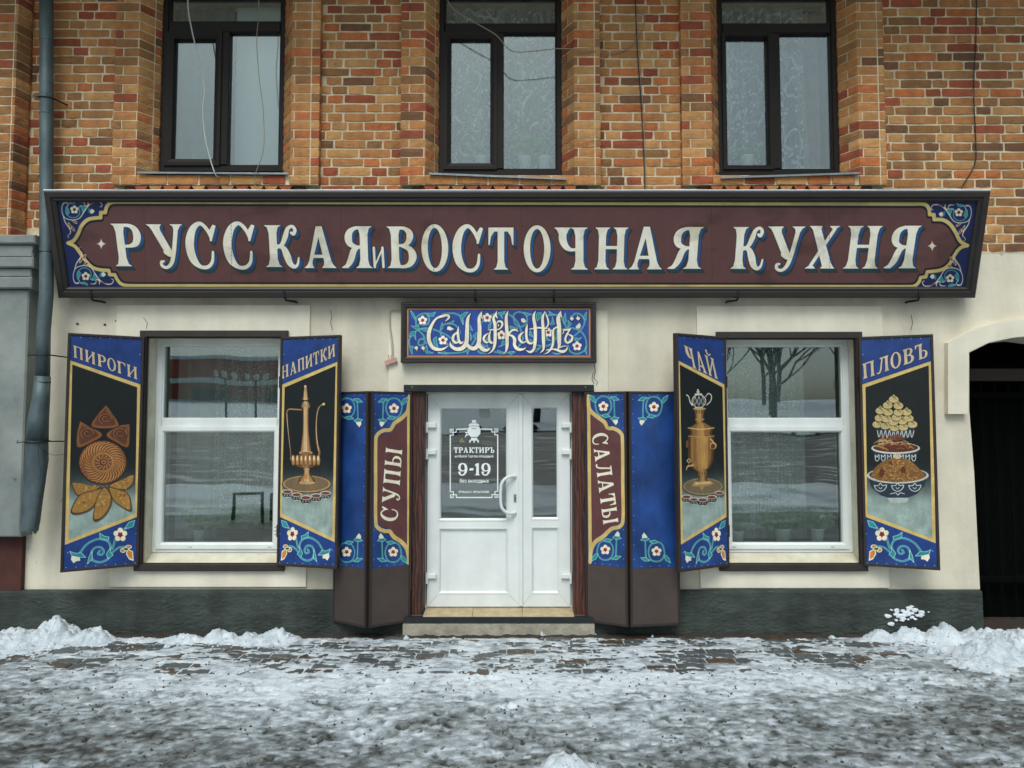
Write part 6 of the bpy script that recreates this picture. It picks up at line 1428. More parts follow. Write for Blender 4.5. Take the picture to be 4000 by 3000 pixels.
# ------------------------------------------------------------------ ground, paving, ice and snow
MB().box((-60, -80, -.6), (60, -12.0, -.10)).box((-60, -12.0, -.6), (60, 3, -.052)).build('ground', M['soil'])['kind'] = 'structure'
MB().add([(-60, -26.0, 1.38), (60, -26.0, 1.38), (60, -12.6, -.06), (-60, -12.6, -.06), (-60, -26.0, -.5), (60, -26.0, -.5), (60, -12.6, -.5), (-60, -12.6, -.5)], [(0, 1, 2, 3), (7, 6, 5, 4), (0, 4, 5, 1), (2, 6, 7, 3), (0, 3, 7, 4), (1, 5, 6, 2)]).build('road', M['asphalt'])['kind'] = 'structure'
pav = MB().box((-6.5, -12.4, -.0515), (6.6, -.02, -.034)).build('pavement', M['soil']); pav['kind'] = 'structure'
def paver_mesh(seed):
    r = random.Random(seed); L_, W_ = .215, .108; z = [(0, 0), (.05, 0), (.065, .016), (.150, .016), (.165, 0), (L_, 0)]
    low = [(x - L_ / 2, y - W_ / 2) for x, y in z]; hi = [(x - L_ / 2, y + W_ / 2) for x, y in z][::-1]; ring_ = low + hi; e = .006
    v = [(x, y, -.03) for x, y in ring_] + [(x, y, -.005) for x, y in ring_] + [(x * .96, y * .93, 0 + r.uniform(-.0012, .0012)) for x, y in ring_]; k = len(ring_)
    f = [(i, (i + 1) % k, k + (i + 1) % k, k + i) for i in range(k)] + [(k + i, k + (i + 1) % k, 2 * k + (i + 1) % k, 2 * k + i) for i in range(k)]
    f += [(2 * k + i, 2 * k + i + 1, 2 * k + k - 2 - i, 2 * k + k - 1 - i) for i in range(5)]
    me = bpy.data.meshes.new('paving_block'); me.from_pydata(v, [], f); me.materials.append(M['paver']); return me
PM = [paver_mesh(i) for i in range(6)]
r = random.Random(11); cnt = 0
for row in range(8):
    y = -.17 - row * .117; half = (6.4 - (-y)) * 2000 / F_PX * 1.0 + .2
    x = -half + (row % 2) * .11
    k = 0
    while x < half - .1 and cnt < 300:
        if row < 6 or abs(x) < 2.2 or True:
            o = bpy.data.objects.new('paving_block', r.choice(PM)); COL.objects.link(o); o.parent = pav; o.location = (x, y, r.uniform(-.004, .0015)); o.rotation_euler = (r.uniform(-.012, .012), r.uniform(-.01, .01), r.uniform(-.01, .01))
            o.material_slots[0].link = 'OBJECT'; o.material_slots[0].material = M['paver_brown'] if (k + 2 * row) % 5 == 0 else M['paver']; cnt += 1
        x += .2225; k += 1
    if cnt >= 300: break

def snow_mats():
    m = bpy.data.materials.new('trodden_ice_and_snow'); m.use_nodes = True
    nt = m.node_tree; b = nt.nodes['Principled BSDF']; N, L = nt.nodes.new, nt.links.new
    at = N('ShaderNodeAttribute'); at.attribute_name = 'dirt_vignette'
    g = N('ShaderNodeNewGeometry'); nz = N('ShaderNodeTexNoise'); nz.inputs['Scale'].default_value = 80; nz.inputs['Detail'].default_value = 8; nz.inputs['Roughness'].default_value = .7; L(g.outputs['Position'], nz.inputs['Vector'])
    ad = N('ShaderNodeMath'); ad.operation = 'MULTIPLY_ADD'; L(nz.outputs['Fac'], ad.inputs[0]); ad.inputs[1].default_value = .60; 
    sb = N('ShaderNodeMath'); sb.operation = 'SUBTRACT'; L(at.outputs['Fac'], sb.inputs[0]); sb.inputs[1].default_value = .30; L(sb.outputs[0], ad.inputs[2])
    cr = N('ShaderNodeValToRGB'); e = cr.color_ramp.elements; e[0].position = .18; e[0].color = (*lin((212, 220, 226)), 1); e[1].position = 1.0; e[1].color = (*lin((58, 58, 54)), 1)
    for p, c_ in ((.34, (190, 199, 206)), (.48, (162, 171, 177)), (.63, (134, 141, 144)), (.80, (96, 101, 101))): q = e.new(p); q.color = (*lin(c_), 1)
    L(ad.outputs[0], cr.inputs[0]); L(cr.outputs[0], b.inputs['Base Color'])
    rr = N('ShaderNodeMapRange'); rr.inputs['From Min'].default_value = .2; rr.inputs['From Max'].default_value = .7; rr.inputs['To Min'].default_value = .62; rr.inputs['To Max'].default_value = .3; L(ad.outputs[0], rr.inputs[0]); L(rr.outputs[0], b.inputs['Roughness'])
    bp = N('ShaderNodeBump'); bp.inputs['Strength'].default_value = .7; bp.inputs['Distance'].default_value = .008; L(nz.outputs['Fac'], bp.inputs['Height']); L(bp.outputs[0], b.inputs['Normal'])
    return m
ICE = snow_mats()
def grid_obj(name, X, Y, Z, m, attr=None, keep=None, parent=None):
    ny, nx = X.shape; me = bpy.data.meshes.new(name); v = np.stack([X, Y, Z], -1).reshape(-1, 3).astype(np.float32)
    i = np.arange(nx * ny).reshape(ny, nx); f = np.stack([i[:-1, :-1], i[:-1, 1:], i[1:, 1:], i[1:, :-1]], -1).reshape(-1, 4)
    if keep is not None:
        kf = (keep[:-1, :-1] | keep[:-1, 1:] | keep[1:, 1:] | keep[1:, :-1]).reshape(-1); f = f[kf]
        used = np.unique(f); mp_ = np.zeros(len(v), np.int64); mp_[used] = np.arange(len(used)); f = mp_[f]; v = v[used]
        attr = attr.reshape(-1)[used] if attr is not None else None
    me.vertices.add(len(v)); me.vertices.foreach_set('co', v.ravel()); me.loops.add(f.size); me.loops.foreach_set('vertex_index', f.ravel().astype(np.int32))
    me.polygons.add(len(f)); me.polygons.foreach_set('loop_start', np.arange(0, f.size, 4, dtype=np.int32)); me.polygons.foreach_set('loop_total', np.full(len(f), 4, np.int32))
    me.update(calc_edges=True); me.polygons.foreach_set('use_smooth', np.ones(len(f), bool))
    if attr is not None: a = me.attributes.new('dirt_vignette', 'FLOAT', 'POINT'); a.data.foreach_set('value', attr.reshape(-1).astype(np.float32))
    me.materials.append(m); o = bpy.data.objects.new(name, me); COL.objects.link(o)
    if parent: o.parent = parent
    return o
xs = np.linspace(-5.6, 5.6, 1120); ys = np.linspace(-4.2, -.075, 400)
X, Y = np.meshgrid(xs, ys)
big = fbm(X * .9, Y * 1.6, 41, 5); mid = fbm(X * 4.5, Y * 6.5, 42, 5); fine = fbm(X * 24, Y * 30, 43, 4); pit = vnoise(X * 34, Y * 42, 44); pit2 = vnoise(X * 17 + 9, Y * 24, 45)
dist = -Y
edge_d = .70 + .9 * (fbm(X * 1.3, X * 0 + 3, 46, 4) - .5) + .9 * (mid - .5)
cover = np.clip((dist - edge_d) / .34, 0, 1); cover = cover * cover * (3 - 2 * cover)
Z0 = -.0030 + .030 * (fbm(X * 3.2, Y * 9, 142, 5) - .41) + .016 * (fine - .5)
Z1 = .006 + .028 * (big - .5) + .026 * (mid - .5) + .012 * (fine - .5) - .016 * np.clip((pit - .78) / .15, 0, 1) - .012 * np.clip((pit2 - .8) / .12, 0, 1)
Z = Z0 * (1 - cover) + Z1 * cover
Z -= .05 * np.clip((.17 - dist) / .06, 0, 1)
FP = np.zeros_like(Z); rf = random.Random(9)      # boot prints pressed into the ice
for (sx, sy, ang, n_) in ((-3.2, -1.5, .15, 9), (1.0, -2.6, 2.75, 8), (-.3, -.9, -1.3, 4), (2.4, -1.3, .1, 5), (-1.4, -2.4, .5, 5)):
    for k in range(n_):
        px_ = sx + math.cos(ang) * .38 * k + math.sin(ang) * (.09 if k % 2 else -.09); py_ = sy + math.sin(ang) * .38 * k + math.cos(ang) * (.09 if k % 2 else -.09); a_ = ang + rf.uniform(-.2, .2)
        for (o_, la, lb) in ((.055, .085, .045), (-.085, .042, .036)):
            u = (X - px_) * math.cos(a_) + (Y - py_) * math.sin(a_) - o_; v = -(X - px_) * math.sin(a_) + (Y - py_) * math.cos(a_); q = np.sqrt((u / la) ** 2 + (v / lb) ** 2)
            FP = np.maximum(FP, np.clip((1.12 - q) / .2, 0, 1)); Z += .006 * np.exp(-((q - 1.2) / .14) ** 2)
Z -= .016 * FP * cover
st1 = fbm(X * 3.4, Y * 6.5, 143, 5); st2 = fbm(X * 15, Y * 27, 144, 4)
dirt_vignette = .405 + .45 * (big - .5) + .42 * (st1 - .5) + .42 * (mid - .5) + .55 * (st2 - .5) + .7 * (fine - .5) + .34 * np.clip((pit - .8) / .1, 0, 1) + .28 * np.clip((pit2 - .82) / .1, 0, 1)
dirt_vignette += .16 * FP
dirt_vignette += .26 * np.clip((dist - 1.4) / 1.3, 0, 1) * (.5 + fbm(X * .5, Y * .5, 50, 3)) + .20 * np.clip((np.abs(X) - 1.4) / 2, 0, 1)  # vignette towards front and sides put into the colour, over the trodden dirt
dirt_vignette -= .16 * np.exp(-((dist - 1.15) / .3) ** 2)
dirt_vignette = dirt_vignette * cover + (.36 + .9 * (st2 - .5)) * (1 - cover)
o = grid_obj('trodden_snow', X, Y, Z, ICE, dirt_vignette); o['kind'] = 'structure'
# beyond the detailed strip: the same trodden ice under and behind the camera
xs2 = np.linspace(-30, 30, 300); ys2 = np.linspace(-12.4, -4.19, 80); X, Y = np.meshgrid(xs2, ys2); Z = .004 + .03 * (fbm(X * .9, Y * 1.6, 41, 5) - .5) + np.clip((-Y - 10.2), 0, 1.2) * .16 * (.6 + fbm(X, Y, 5, 3)); o = grid_obj('trodden_snow', X, Y, Z, ICE, np.where(Y > -8.3, .86, np.where(Y > -9.8, .45, .22)) + 1.1 * (fbm(X * 1.2, Y * 2, 42, 4) - .5)); o['kind'] = 'structure'
MB().box((5.6, -4.2, -.05), (30, -.02, .0)).box((-30, -4.2, -.05), (-5.6, -.02, .0)).build('pavement_ice', mat('pavement_ice', lin((150, 156, 158)), lin((110, 114, 114)), 3, .6))['kind'] = 'structure'

# loose debris frozen in the ice
r = random.Random(21); dm_ = MB()
for k in range(900):
    x, y = r.uniform(-4, 4), r.uniform(-3.2, -.5); s_ = r.uniform(.004, .013); z = .008 + r.uniform(-.002, .008)
    a = r.uniform(0, 3.14); c_, d_ = math.cos(a) * s_, math.sin(a) * s_
    dm_.add([(x - c_, y - d_ * .6, z - .006), (x + d_, y - c_ * .6, z - .006), (x + c_, y + d_ * .6, z - .004), (x - d_ * .5, y + c_ * .5, z - .004), (x, y, z + s_ * .5)], [(0, 1, 4), (1, 2, 4), (2, 3, 4), (3, 0, 4)])
o = dm_.build('frozen_debris', mat('dark_grit', lin((52, 48, 42)), None)); tag(o, 'dark grit and leaf scraps frozen into the trodden ice', 'debris', kind='stuff')
# earth strip along the wall
xs = np.linspace(-5.6, 4.1, 700); ys = np.linspace(-.22, -.03, 20); X, Y = np.meshgrid(xs, ys); Z = -.010 + .034 * fbm(X * 18, Y * 18, 60, 4) - .016 * np.clip((-Y - .12) / .08, 0, 1)
o = grid_obj('earth_strip', X, Y, Z, M['soil']); o['kind'] = 'structure'

SN2 = mat('lumpy_snow', lin((214, 222, 228)), lin((176, 188, 196)), 9, .7, .9, 60, dist=.012, speck=lin((128, 134, 136)), speck_scale=26, speck_amt=.36)
def pile(name, label, x0, x1, y0, y1, hf, seed, group=None, lump=1.0, m=None):
    nx, ny = max(30, int((x1 - x0) / .011)), max(16, int((y1 - y0) / .011)); X, Y = np.meshgrid(np.linspace(x0, x1, nx), np.linspace(y0, y1, ny))
    H = hf(X, Y) * (.78 if x1 - x0 > 1.2 else 1); l1 = fbm(X * 13, Y * 13, seed, 4); v_ = np.sqrt(np.abs(vnoise(X * 17, Y * 17, seed + 5) - .5) * 2); l2 = np.abs(fbm(X * 40, Y * 40, seed + 2, 3) - .5) * 2
    Z = H * (.35 + 1.0 * l1 * lump) + np.where(H > .01, .050 * lump * v_ * np.clip(H * 14, 0, 1), 0) + .022 * (l2 - .35) - .016
    Xj = X + .018 * lump * (fbm(X * 20, Y * 20 + 5, seed + 8, 3) - .5); Yj = Y + .018 * lump * (fbm(X * 20 + 7, Y * 20, seed + 9, 3) - .5)
    o = grid_obj(name, Xj, Yj, Z, m or SN2, keep=Z > -.006); tag(o, label, 'snow', group, 'stuff'); return o
def bumps(L_):
    def f(X, Y):
        H = X * 0
        for (cx, cy, sx, sy, h) in L_: H = np.maximum(H, h * np.exp(-(((X - cx) / sx) ** 2 + ((Y - cy) / sy) ** 2)))
        return H - .012
    return f
gx = lambda px, py: (PG(px, py).x, PG(px, py).y)
a = gx(150, 2500)
pile('snow_pile', 'tall lumpy heap of snow against the plinth at the left edge of the frame', -5.4, -3.15, -.75, -.07, bumps([(PX(205, 2440, -.25), -.25, .20, .18, .23), (PX(60, 2450, -.3), -.32, .35, .3, .12), (PX(360, 2480, -.25), -.25, .16, .13, .13), (-5.0, -.3, .5, .35, .2)]), 70, 'snow heaps along the wall', 1.15)
pile('snow_pile', 'low clean ridge of snow under the left shop window', PX(440, 2480, -.2), PX(1190, 2480, -.2), -.52, -.09, bumps([(PX(560, 2480, -.22), -.24, .22, .10, .055), (PX(730, 2480, -.22), -.24, .28, .10, .07), (PX(860, 2470, -.2), -.2, .16, .11, .12), (PX(990, 2480, -.25), -.24, .2, .13, .09), (PX(1080, 2470, -.22), -.22, .17, .13, .12), (PX(1000, 2490, -.3), -.32, .4, .08, .05)]), 80, 'snow heaps along the wall', 1.0)
pile('snow_pile', 'wide broken heap of shovelled snow at the corner of the carriage passage', PX(3350, 2480, -.2), 5.6, -1.35, -.04, bumps([(PX(3440, 2470, -.2), -.2, .14, .10, .09), (PX(3560, 2460, -.18), -.18, .18, .10, .11), (PX(3700, 2440, -.3), -.26, .17, .12, .17), (PX(3860, 2440, -.3), -.26, .3, .18, .12), (PX(3900, 2540, -.7), -.66, .26, .2, .15), (PX(4050, 2500, -.5), -.5, .5, .4, .15), (5.2, -.3, .7, .4, .25), (PX(3800, 2560, -.8), -.9, .25, .25, .08)]), 90, 'snow heaps along the wall', 1.1)
a = PG(2225, 2985); pile('snow_pile', 'clean bright lump of snow in the foreground, in front of the door', a.x - .42, a.x + .42, a.y - .35, a.y + .25, bumps([(a.x - .02, a.y - .10, .13, .12, .12), (a.x + .08, a.y - .1, .10, .10, .07)]), 100)
for (px_, py_, s_, lab) in ((1950, 2463, .032, 'small round lump of snow by the middle of the step'), (2118, 2478, .03, 'small pointed lump of snow to the right of the middle of the step'), (2550, 2482, .022, 'tiny snow lump beside the right folding shutters'), (3640, 2545, .04, 'loose snow clod between the paving and the right heap'), (1585, 2490, .03, 'small snow clod in front of the left folding shutters')):
    a = PG(px_, py_ + 6); pile('snow_lump', lab, a.x - s_ * 2, a.x + s_ * 2, max(a.y - s_ * 2, -5), min(a.y + s_ * 2, -.1), bumps([(a.x, a.y, s_, s_, s_ * 1.6)]), int(px_))
a = PG(2300, 2478); pile('snow_patch', 'flat patch of snow at the right end of the door step', a.x - .16, a.x + .16, a.y - .05, a.y + .07, bumps([(a.x, a.y, .12, .05, .045)]), 133)
# loose clods broken off the heaps
cl = MB(); r = random.Random(44)
for (cx, cy, sx, sy, n_) in ((-4.1, -.62, .45, .10, 34), (-3.75, -.45, .25, .12, 20), (-2.8, -.42, .7, .07, 26), (3.3, -.45, .3, .10, 26), (3.9, -.95, .4, .22, 44), (4.1, -1.3, .5, .2, 30), (0, -.32, 2.6, .12, 26)):
    for k in range(n_):
        x, y, s_ = r.gauss(cx, sx), min(r.gauss(cy, sy), -.2), r.choice((.008, .012, .016, .024)) * r.uniform(.7, 1.3); q = []
        for j, (ra, zz) in enumerate(((.75, -.3), (1, .2), (.62, .75))):
            for t in range(6): a = 1.047 * t + j * .5; q.append((x + ra * s_ * math.cos(a) * r.uniform(.75, 1.2), y + ra * s_ * math.sin(a) * r.uniform(.75, 1.2), s_ * (zz + .35) + r.uniform(-.1, .1) * s_))
        q.append((x, y, s_ * 1.3)); f = [(j * 6 + t, j * 6 + (t + 1) % 6, j * 6 + 6 + (t + 1) % 6, j * 6 + 6 + t) for j in range(2) for t in range(6)] + [(12 + t, 12 + (t + 1) % 6, 18) for t in range(6)]
        cl.add(q, f)
o = cl.build('snow_clods', SN2); tag(o, 'loose snow crumbs scattered along the feet of the snow heaps', 'snow', kind='stuff')
# snow splashed on the plinth at the right
sm = MB(); r = random.Random(2)
for k in range(44):
    px_, py_ = r.gauss(3545, 36), r.gauss(2402, 16); c = P(px_, py_, -.079); s_ = r.uniform(.006, .026); n = 9
    ring1 = [(c.x + math.cos(6.28 * q / n) * s_ * r.uniform(.7, 1.4), c.y, c.z + math.sin(6.28 * q / n) * s_ * r.uniform(.4, .8)) for q in range(n)]
    sm.add(ring1 + [(c.x, c.y - s_ * .16, c.z)], [(q, (q + 1) % n, n) for q in range(n)]); sm.add([(x, y + .03, z) for x, y, z in ring1] + ring1, [(q, (q + 1) % n, n + (q + 1) % n, n + q) for q in range(n)])
o = sm.build('snow_splash', SNOW); tag(o, 'splash of snow stuck on the dark plinth above the right snow heap', 'snow', kind='stuff')
# weeds by the step
for (px_, lab) in ((1668, 'thin dry weed growing at the left end of the door step'), (1760, 'flattened leafy weed in the crack before the step'), (2690, 'tuft of moss-green weed between paving blocks right of the door')):
    wm = MB(); r = random.Random(px_); b0 = PG(px_, 2476 if px_ < 2000 else 2510)
    for k in range(9):
        a_ = r.uniform(-1.2, 1.2); h = r.uniform(.03, .11) if px_ < 1700 else r.uniform(.01, .04); p0 = (b0.x, b0.y, -.01); p1 = (b0.x + a_ * h * .5, b0.y - r.uniform(0, .02), h * .6); p2 = (b0.x + a_ * h, b0.y - r.uniform(0, .03), h)
        wm.tube([p0, p1, p2], .0016, 4)
        for q in range(5):
            t = r.uniform(.3, 1); c = Vector(p1).lerp(Vector(p2), t); l = r.uniform(.006, .014); wm.add([tuple(c), tuple(c + Vector((l, -.003, l * .5))), tuple(c + Vector((l * .4, -.004, l * 1.2)))], [(0, 1, 2)])
    o = wm.build('weed', M['weed']); tag(o, lab, 'plant')

# ------------------------------------------------------------------ drainpipe
pipe = thing('drainpipe', 'battered grey metal drainpipe with a crushed, split lower end at the left', 'drainpipe', (P(150, 2000, -.2).x, -.2, 0))
YP_ = -.13
up = [(182, -260), (182, 400), (182, 900), (181, 1150), (170, 1290), (167, 1480)]
up_pts = [P(a, b, YP_ if b < 900 else YP_ - .10 * min(1, (b - 900) / 250)) for a, b in up]
MB().tube([tuple(p) for p in up_pts], .054, 18).build('straight_tube', M['pipe'], pipe, smooth=True)
lo = [(167, 1470, 27), (160, 1560, 30), (150, 1640, 35), (145, 1720, 38)]
MB().tube([tuple(P(a, b, -.25)) for a, b, w in lo], [w / 455 for a, b, w in lo], 18).build('flared_tube', M['pipe'], pipe, smooth=True)
# crumpled end
seg = 28; L_ = [(145, 1712, 37), (143, 1800, 39), (138, 1880, 38), (128, 1960, 36), (116, 2040, 34), (112, 2068, 33)]; mb = MB(); r = random.Random(6)
for i, (a, b, w) in enumerate(L_):
    c = P(a, b, -.25)
    for k in range(seg):
        q = 2 * math.pi * k / seg; rr = w / 455 * (1 + (.10 * math.sin(3 * q + i * 1.3) + r.uniform(-.05, .05)) * min(1, i / 2)); flat = 1 - .42 * i / 5
        mb.v.append((c.x + rr * math.cos(q), c.y + rr * math.sin(q) * flat, c.z + (r.uniform(-.02, .02) - .02 * math.cos(q) if i == 5 else 0)))
for i in range(5):
    for k in range(seg): mb.f.append((i * seg + k, i * seg + (k + 1) % seg, (i + 1) * seg + (k + 1) % seg, (i + 1) * seg + k))
mb.build('crushed_outlet', M['pipe'], pipe, smooth=True)
for (a, b, y, rr) in ((182, 385, YP_, .058), (182, 985, YP_ - .03, .058), (167, 1387, -.24, .062), (145, 1724, -.25, .088)):
    c = P(a, b, y); cb_ = MB(); n = 20
    cb_.tube([(c.x + rr * math.cos(6.2832 * k / n), c.y + rr * math.sin(6.2832 * k / n), c.z + .006 * math.sin(6.28 * k / n)) for k in range(n + 1)], .005, 6, False)
    cb_.tube([(c.x + rr, c.y, c.z), (c.x + rr + .05, -.001, c.z - .004)], .006, 6).tube([(c.x - rr * .6, c.y - rr * .8, c.z), (c.x - rr - .03, c.y - rr * .9, c.z - .012), (c.x - rr - .012, c.y - rr, c.z + .012)], .004, 5); cb_.build('pipe_clamp', M['iron'], pipe)
for (a, b, y, rr) in ((182, 160, YP_, .056), (182, 445, YP_, .056), (181, 968, YP_ - .02, .056), (167, 1492, -.25, .061)):
    c = P(a, b, y); MB().tube([(c.x, c.y, c.z - .006), (c.x, c.y, c.z + .006)], rr, 18).build('pipe_joint', M['pipe'], pipe, smooth=True)
mb = MB().tube(catmull([tuple(P(a, b, y)) for a, b, y in ((150, 1735, -.34), (175, 1765, -.30), (215, 1778, -.1), (262, 1782, -.012), (268, 1860, -.012), (262, 1920, -.014), (236, 1960, -.016))], 5), .0018, 5)
mb.tube(catmull([tuple(P(a, b, y)) for a, b, y in ((150, 1735, -.335), (152, 1800, -.345), (160, 1850, -.345), (148, 1880, -.345))], 5), .0016, 5); mb.build('binding_wire', M['steel'], pipe)

# ------------------------------------------------------------------ cables on the facade
def cable(label, pts, rad, m):
    o = MB().tube(catmull([tuple(P(a, b, y)) for a, b, y in pts], 8), rad, 6).build('cable', m, None, smooth=True); tag(o, label, 'cable', 'cables hanging on the facade'); return o
cable('thick white cable hanging in front of the leftmost upper window', [(733, -60, -.12), (736, 40, -.12), (752, 130, -.12), (778, 240, -.12), (799, 345, -.12), (792, 440, -.12), (806, 560, -.12), (842, 682, -.115), (870, 690, -.02)], .0055, M['white_wire'])
cable('thin pale cable hanging over the right pane of the leftmost upper window', [(1011, -60, -.12), (1010, 60, -.12), (1003, 160, -.12), (1012, 300, -.12), (1028, 430, -.12), (1030, 580, -.12), (1000, 672, -.12), (994, 705, -.1), (1000, 740, -.1)], .0032, M['tan_wire'])
cable('grey cable drooping across the middle upper window and looping on the brickwork', [(1735, -40, -.12), (1765, 30, -.12), (1840, 80, -.12), (1935, 135, -.12), (1997, 198, -.12), (2080, 200, -.12), (2180, 190, -.12), (2290, 196, -.10), (2390, 210, -.02), (2450, 190, -.02), (2500, 130, -.02), (2520, 80, -.02), (2510, 52, -.02), (2492, 50, -.02), (2484, 80, -.02)], .004, M['tan_wire'])
cable('dark vertical cable running down the brickwork right of the middle window', [(2482, -60, -.02), (2484, 60, -.02), (2490, 200, -.02), (2504, 400, -.02), (2514, 580, -.02), (2520, 760, -.02)], .0042, M['dark_wire'])
cable('pale vertical cable beside the dark one right of the middle window', [(2487, 60, -.024), (2494, 200, -.024), (2510, 400, -.024), (2519, 580, -.024), (2524, 760, -.024)], .0032, M['tan_wire'])
cable('black cable running down the dark brickwork at the far right', [(3815, -60, -.02), (3812, 150, -.02), (3804, 350, -.02), (3812, 560, -.02), (3808, 640, -.02), (3760, 728, -.02), (3750, 760, -.02)], .0045, M['dark_wire'])
MB_ = MB().lathe((0, 0, 0), [(0, 0)], 3)
wt = thing('hanging_terminal', 'loose pale wires with a small pinkish terminal block, left of the small blue sign', 'cable', tuple(P(1526, 1410, -.03)))
MB().tube(catmull([tuple(P(a, b, -.03)) for a, b in ((1562, 1208), (1530, 1210), (1519, 1225), (1521, 1280), (1528, 1340), (1532, 1395))], 6), .0042, 6).build('wire', M['white_wire'], wt)
MB().tube(catmull([tuple(P(a, b, -.034)) for a, b in ((1566, 1214), (1534, 1216), (1524, 1230), (1526, 1280), (1534, 1340), (1536, 1395))], 6), .003, 6).build('wire', M['tan_wire'], wt)
c = P(1527, 1412, -.035); tb = MB(); q_ = [Vector((math.cos(.35) * x - math.sin(.35) * z, 0, math.sin(.35) * x + math.cos(.35) * z)) for x, z in ((-.052, -.02), (.052, -.02), (.052, .02), (-.052, .02))]
tb.prism([(c.x + v.x, c.z + v.z) for v in q_], .02, .05); tb.build('terminal_block', M['pink'], wt)
for dx in (-.012, .008): MB().tube([(c.x + dx, -.04, c.z + .015), (c.x + dx - .008, -.05, c.z + .055)], .0025, 5).build('wire_end', mat('red_wire', lin((150, 60, 50)), None), wt)
# old anchor holes in the plaster
for a, b in ((303, 1265), (410, 1268), (452, 1254)):
    c = P(a, b, -.001); n = 10; r = random.Random(a); s_ = .012 if a != 452 else .006
    o = MB().prism([(c.x + s_ * r.uniform(.6, 1.3) * math.cos(6.283 * k / n), c.z + s_ * r.uniform(.6, 1.3) * math.sin(6.283 * k / n)) for k in range(n)], .0005, .003).build('patched_hole', M['soil'], bld)

# hairline cracks in the plaster
for pts in ([(2322, 1422), (2326, 1450), (2320, 1478), (2334, 1492), (2330, 1506)], [(2318, 1455), (2312, 1480), (2322, 1500)], [(1290, 1212), (1296, 1236), (1291, 1262), (1299, 1290)], [(3560, 1230), (3566, 1262), (3558, 1290)], [(560, 1240), (575, 1262), (571, 1284)]):
    mb = MB(); q = [P(a, b, -.026) for a, b in pts]
    for A, B in zip(q[:-1], q[1:]): mb.prism([(A.x - .0022, A.z), (A.x + .0022, A.z), (B.x + .0022, B.z), (B.x - .0022, B.z)][::-1], .0228, .0238)
    mb.build('plaster_crack', M['soil'], bld)

# ------------------------------------------------------------------ the street behind the camera (seen in the panes)
far = MB(); xs = np.linspace(-60, 60, 100); ys = np.linspace(-75, -25.9, 40); X, Y = np.meshgrid(xs, ys)
Zs = 1.4 + np.clip((-Y - 26) / 26, 0, 1) ** 1.1 * 2.2 + .25 * (fbm(X * .3, Y * .3, 7, 4) - .5); grid_obj('snowy_bank', X, Y, Zs, SN2)['kind'] = 'structure'
hz_ = lambda x, y: float(1.4 + np.clip((-y - 26) / 26, 0, 1) ** 1.1 * 2.2)
fb = thing('street_building', 'long red building with pale band and snowy roof, mirrored in the left shop window', 'building', (-16, -52, 2))
MB().box((-42, -62, 2.5), (-3.5, -52, 6.9)).build('wall', M['redbuilding'], fb); MB().box((-42.3, -62, 4.9), (-3.2, -51.7, 5.3)).build('pale_band', M['pvc'], fb); MB().box((-42.4, -62.4, 6.91), (-3.1, -51.5, 7.2)).build('snowy_roof', SNOW, fb)
for x in (-36, -30, -24, -18, -12, -7): MB().box((x - 1.4, -51.95, 3.7), (x + 1.4, -51.9, 4.5)).build('window', M['steel'], fb)
fb2 = thing('street_building', 'distant low house behind the trees, mirrored in the right shop window', 'building', (20, -60, 2))
MB().box((10, -68, 2.6), (14.5, -60, 5.4)).build('wall', M['redbuilding'], fb2); MB().box((9.6, -68.4, 5.41), (14.9, -59.6, 5.8)).build('snowy_roof', SNOW, fb2)
def tree(label, x, y, h, seed, rad=.28):
    r = random.Random(seed); z0 = hz_(x, y) - .2; t = thing('bare_tree', label, 'tree', (x, y, z0), 0, 'bare trees across the street')
    tr = MB(); br_ = MB()
    tr.tube([(x, y, z0), (x + .1, y, z0 + h * .25), (x - .05, y, z0 + h * .5)], [rad, rad * .8, rad * .6], 9); tr.build('trunk', M['bark'], t)
    def grow(p, d, L_, ra, lv):
        q = p + d * L_ * .5 + Vector((r.uniform(-.1, .1), r.uniform(-.1, .1), r.uniform(0, .1))) * L_; e = p + d * L_ + Vector((r.uniform(-.15, .15), r.uniform(-.15, .15), r.uniform(0, .12))) * L_
        br_.tube([tuple(p), tuple(q), tuple(e)], [ra, ra * .8, ra * .55], 5 if lv < 2 else 3, False)
        if lv < 4:
            for k in range(3 if lv < 3 else 3):
                nd = (d + Vector((r.uniform(-.75, .75), r.uniform(-.75, .75), r.uniform(-.1, .5)))).normalized(); grow(q if k == 0 else e, nd, L_ * r.uniform(.6, .78), ra * .58, lv + 1)
    for k in range(5): a_ = k * 1.3 + r.random(); grow(Vector((x, y, z0 + h * (.25 + .06 * k))), Vector((math.cos(a_) * .8, math.sin(a_) * .8, .9)).normalized(), h * .24, rad * .42, 0)
    br_.build('branches', M['bark'], t)
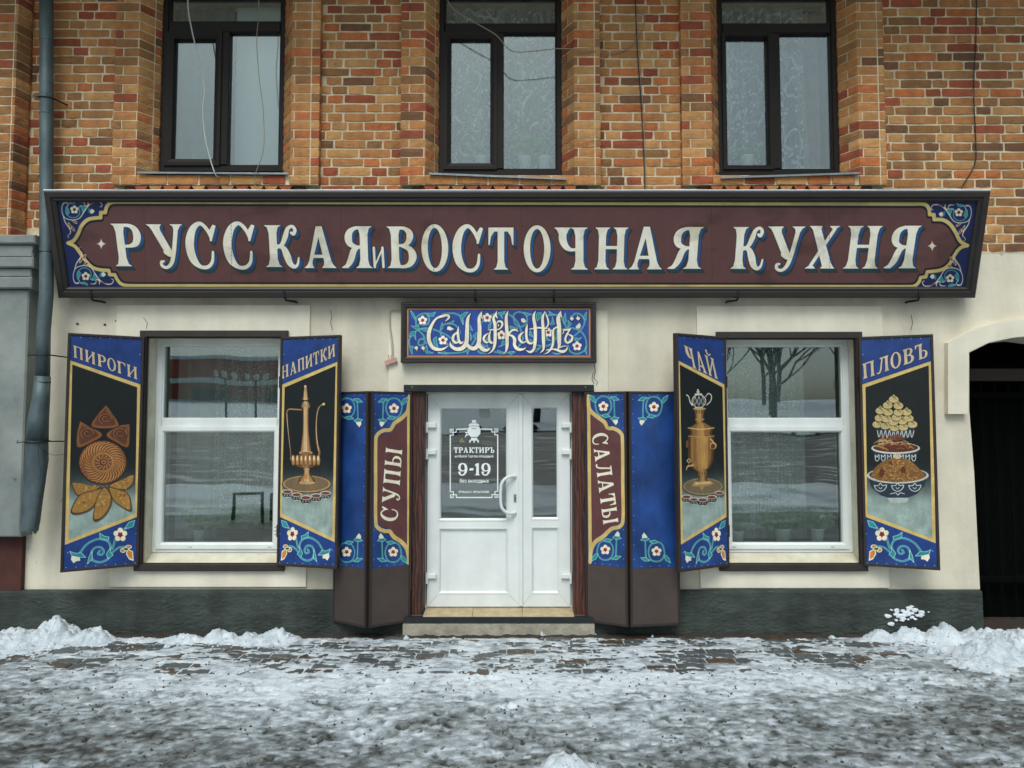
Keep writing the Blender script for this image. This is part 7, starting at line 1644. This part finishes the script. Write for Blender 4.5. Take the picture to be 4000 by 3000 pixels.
for i, (x, y, h, lab) in enumerate(((6.6, -28, 11, 'thick bare tree nearest the road, mirrored in the right shop window'), (9.4, -34, 9, 'bare tree farther back on the snowy bank to the right'), (-7.5, -30, 6, 'bare tree in front of the red building, mirrored in the left shop window'),
                                    (1.2, -32, 8, 'bare tree mirrored at the top of the door glass'), (15, -36, 10, 'tall bare tree at the right of the far bank'), (13, -30, 7.5, 'small bare tree at the right of the road'), (11.5, -42, 9, 'dark tree before the distant low house'), (18, -46, 9, 'dark tree right of the distant low house'), (20.5, -50, 10, 'tallest dark tree on the far bank'), (15.5, -48, 8, 'slender dark tree on the far bank'), (23.5, -45, 8, 'rightmost dark tree on the far bank'))): tree(lab, x, y, h, i + 1, .30 if i == 0 else .17)
for i in range(26):
    x = -14 + i * 1.15; t = MB(); t.tube([(x, -26.2, 1.2), (x, -26.2, 1.5)], .10, 6).tube([(x, -26.2, 1.5), (x, -26.2, 1.72)], [.2, .02], 6); o = t.build('fence_post', M['iron']); tag(o, 'short black post of the row edging the far side of the road', 'post', 'posts edging the far side of the road')
for (x, lab) in ((-5.0, 'left bent black handrail on the pavement edge'), (-4.3, 'second bent black handrail on the pavement edge'), (3.5, 'right bent black handrail on the pavement edge')):
    y0 = -7.2; o = MB().tube([(x - .2, y0, -.1), (x - .2, y0, .50), (x + .42, y0 + .3, .55), (x + .42, y0 + .3, -.1)], .035, 8).build('handrail', M['iron']); tag(o, lab, 'railing')
for (x, y) in ((-13.2, -27.5), (-11.9, -27.8), (-8.4, -28)):
    t = MB(); t.tube([(x, y, -.1), (x, y, 3.9)], [.07, .045], 8); lp = thing('street_lamp', {-13.2: 'leftmost street lamp before the red building', -11.9: 'second street lamp before the red building', -8.4: 'street lamp by the bare tree across the road'}[x], 'lamp', (x, y, 0), 0, 'street lamps across the road'); t.build('post', M['iron'], lp)
    for dx in (-.4, 0, .4): MB().tube([(x, y, 3.7), (x + dx, y, 3.9)], .02, 5).lathe((x + dx, y, 3.9), [(0, 0), (.1, .02), (.13, .15), (.1, .28), (0, .3)], 8).build('lamp_head', M['pot'], lp)
for k, (z, y) in enumerate(((5.2, -14.5), (5.35, -14.6), (5.9, -15))):
    o = MB().tube([(x, y, z + .0006 * (x) ** 2 * 1.2) for x in range(-24, 25, 3)], .028, 5).build('overhead_cable', M['dark_wire']); tag(o, ['lowest', 'middle', 'topmost'][k] + ' overhead cable along the street, mirrored in the upper windows', 'cable')
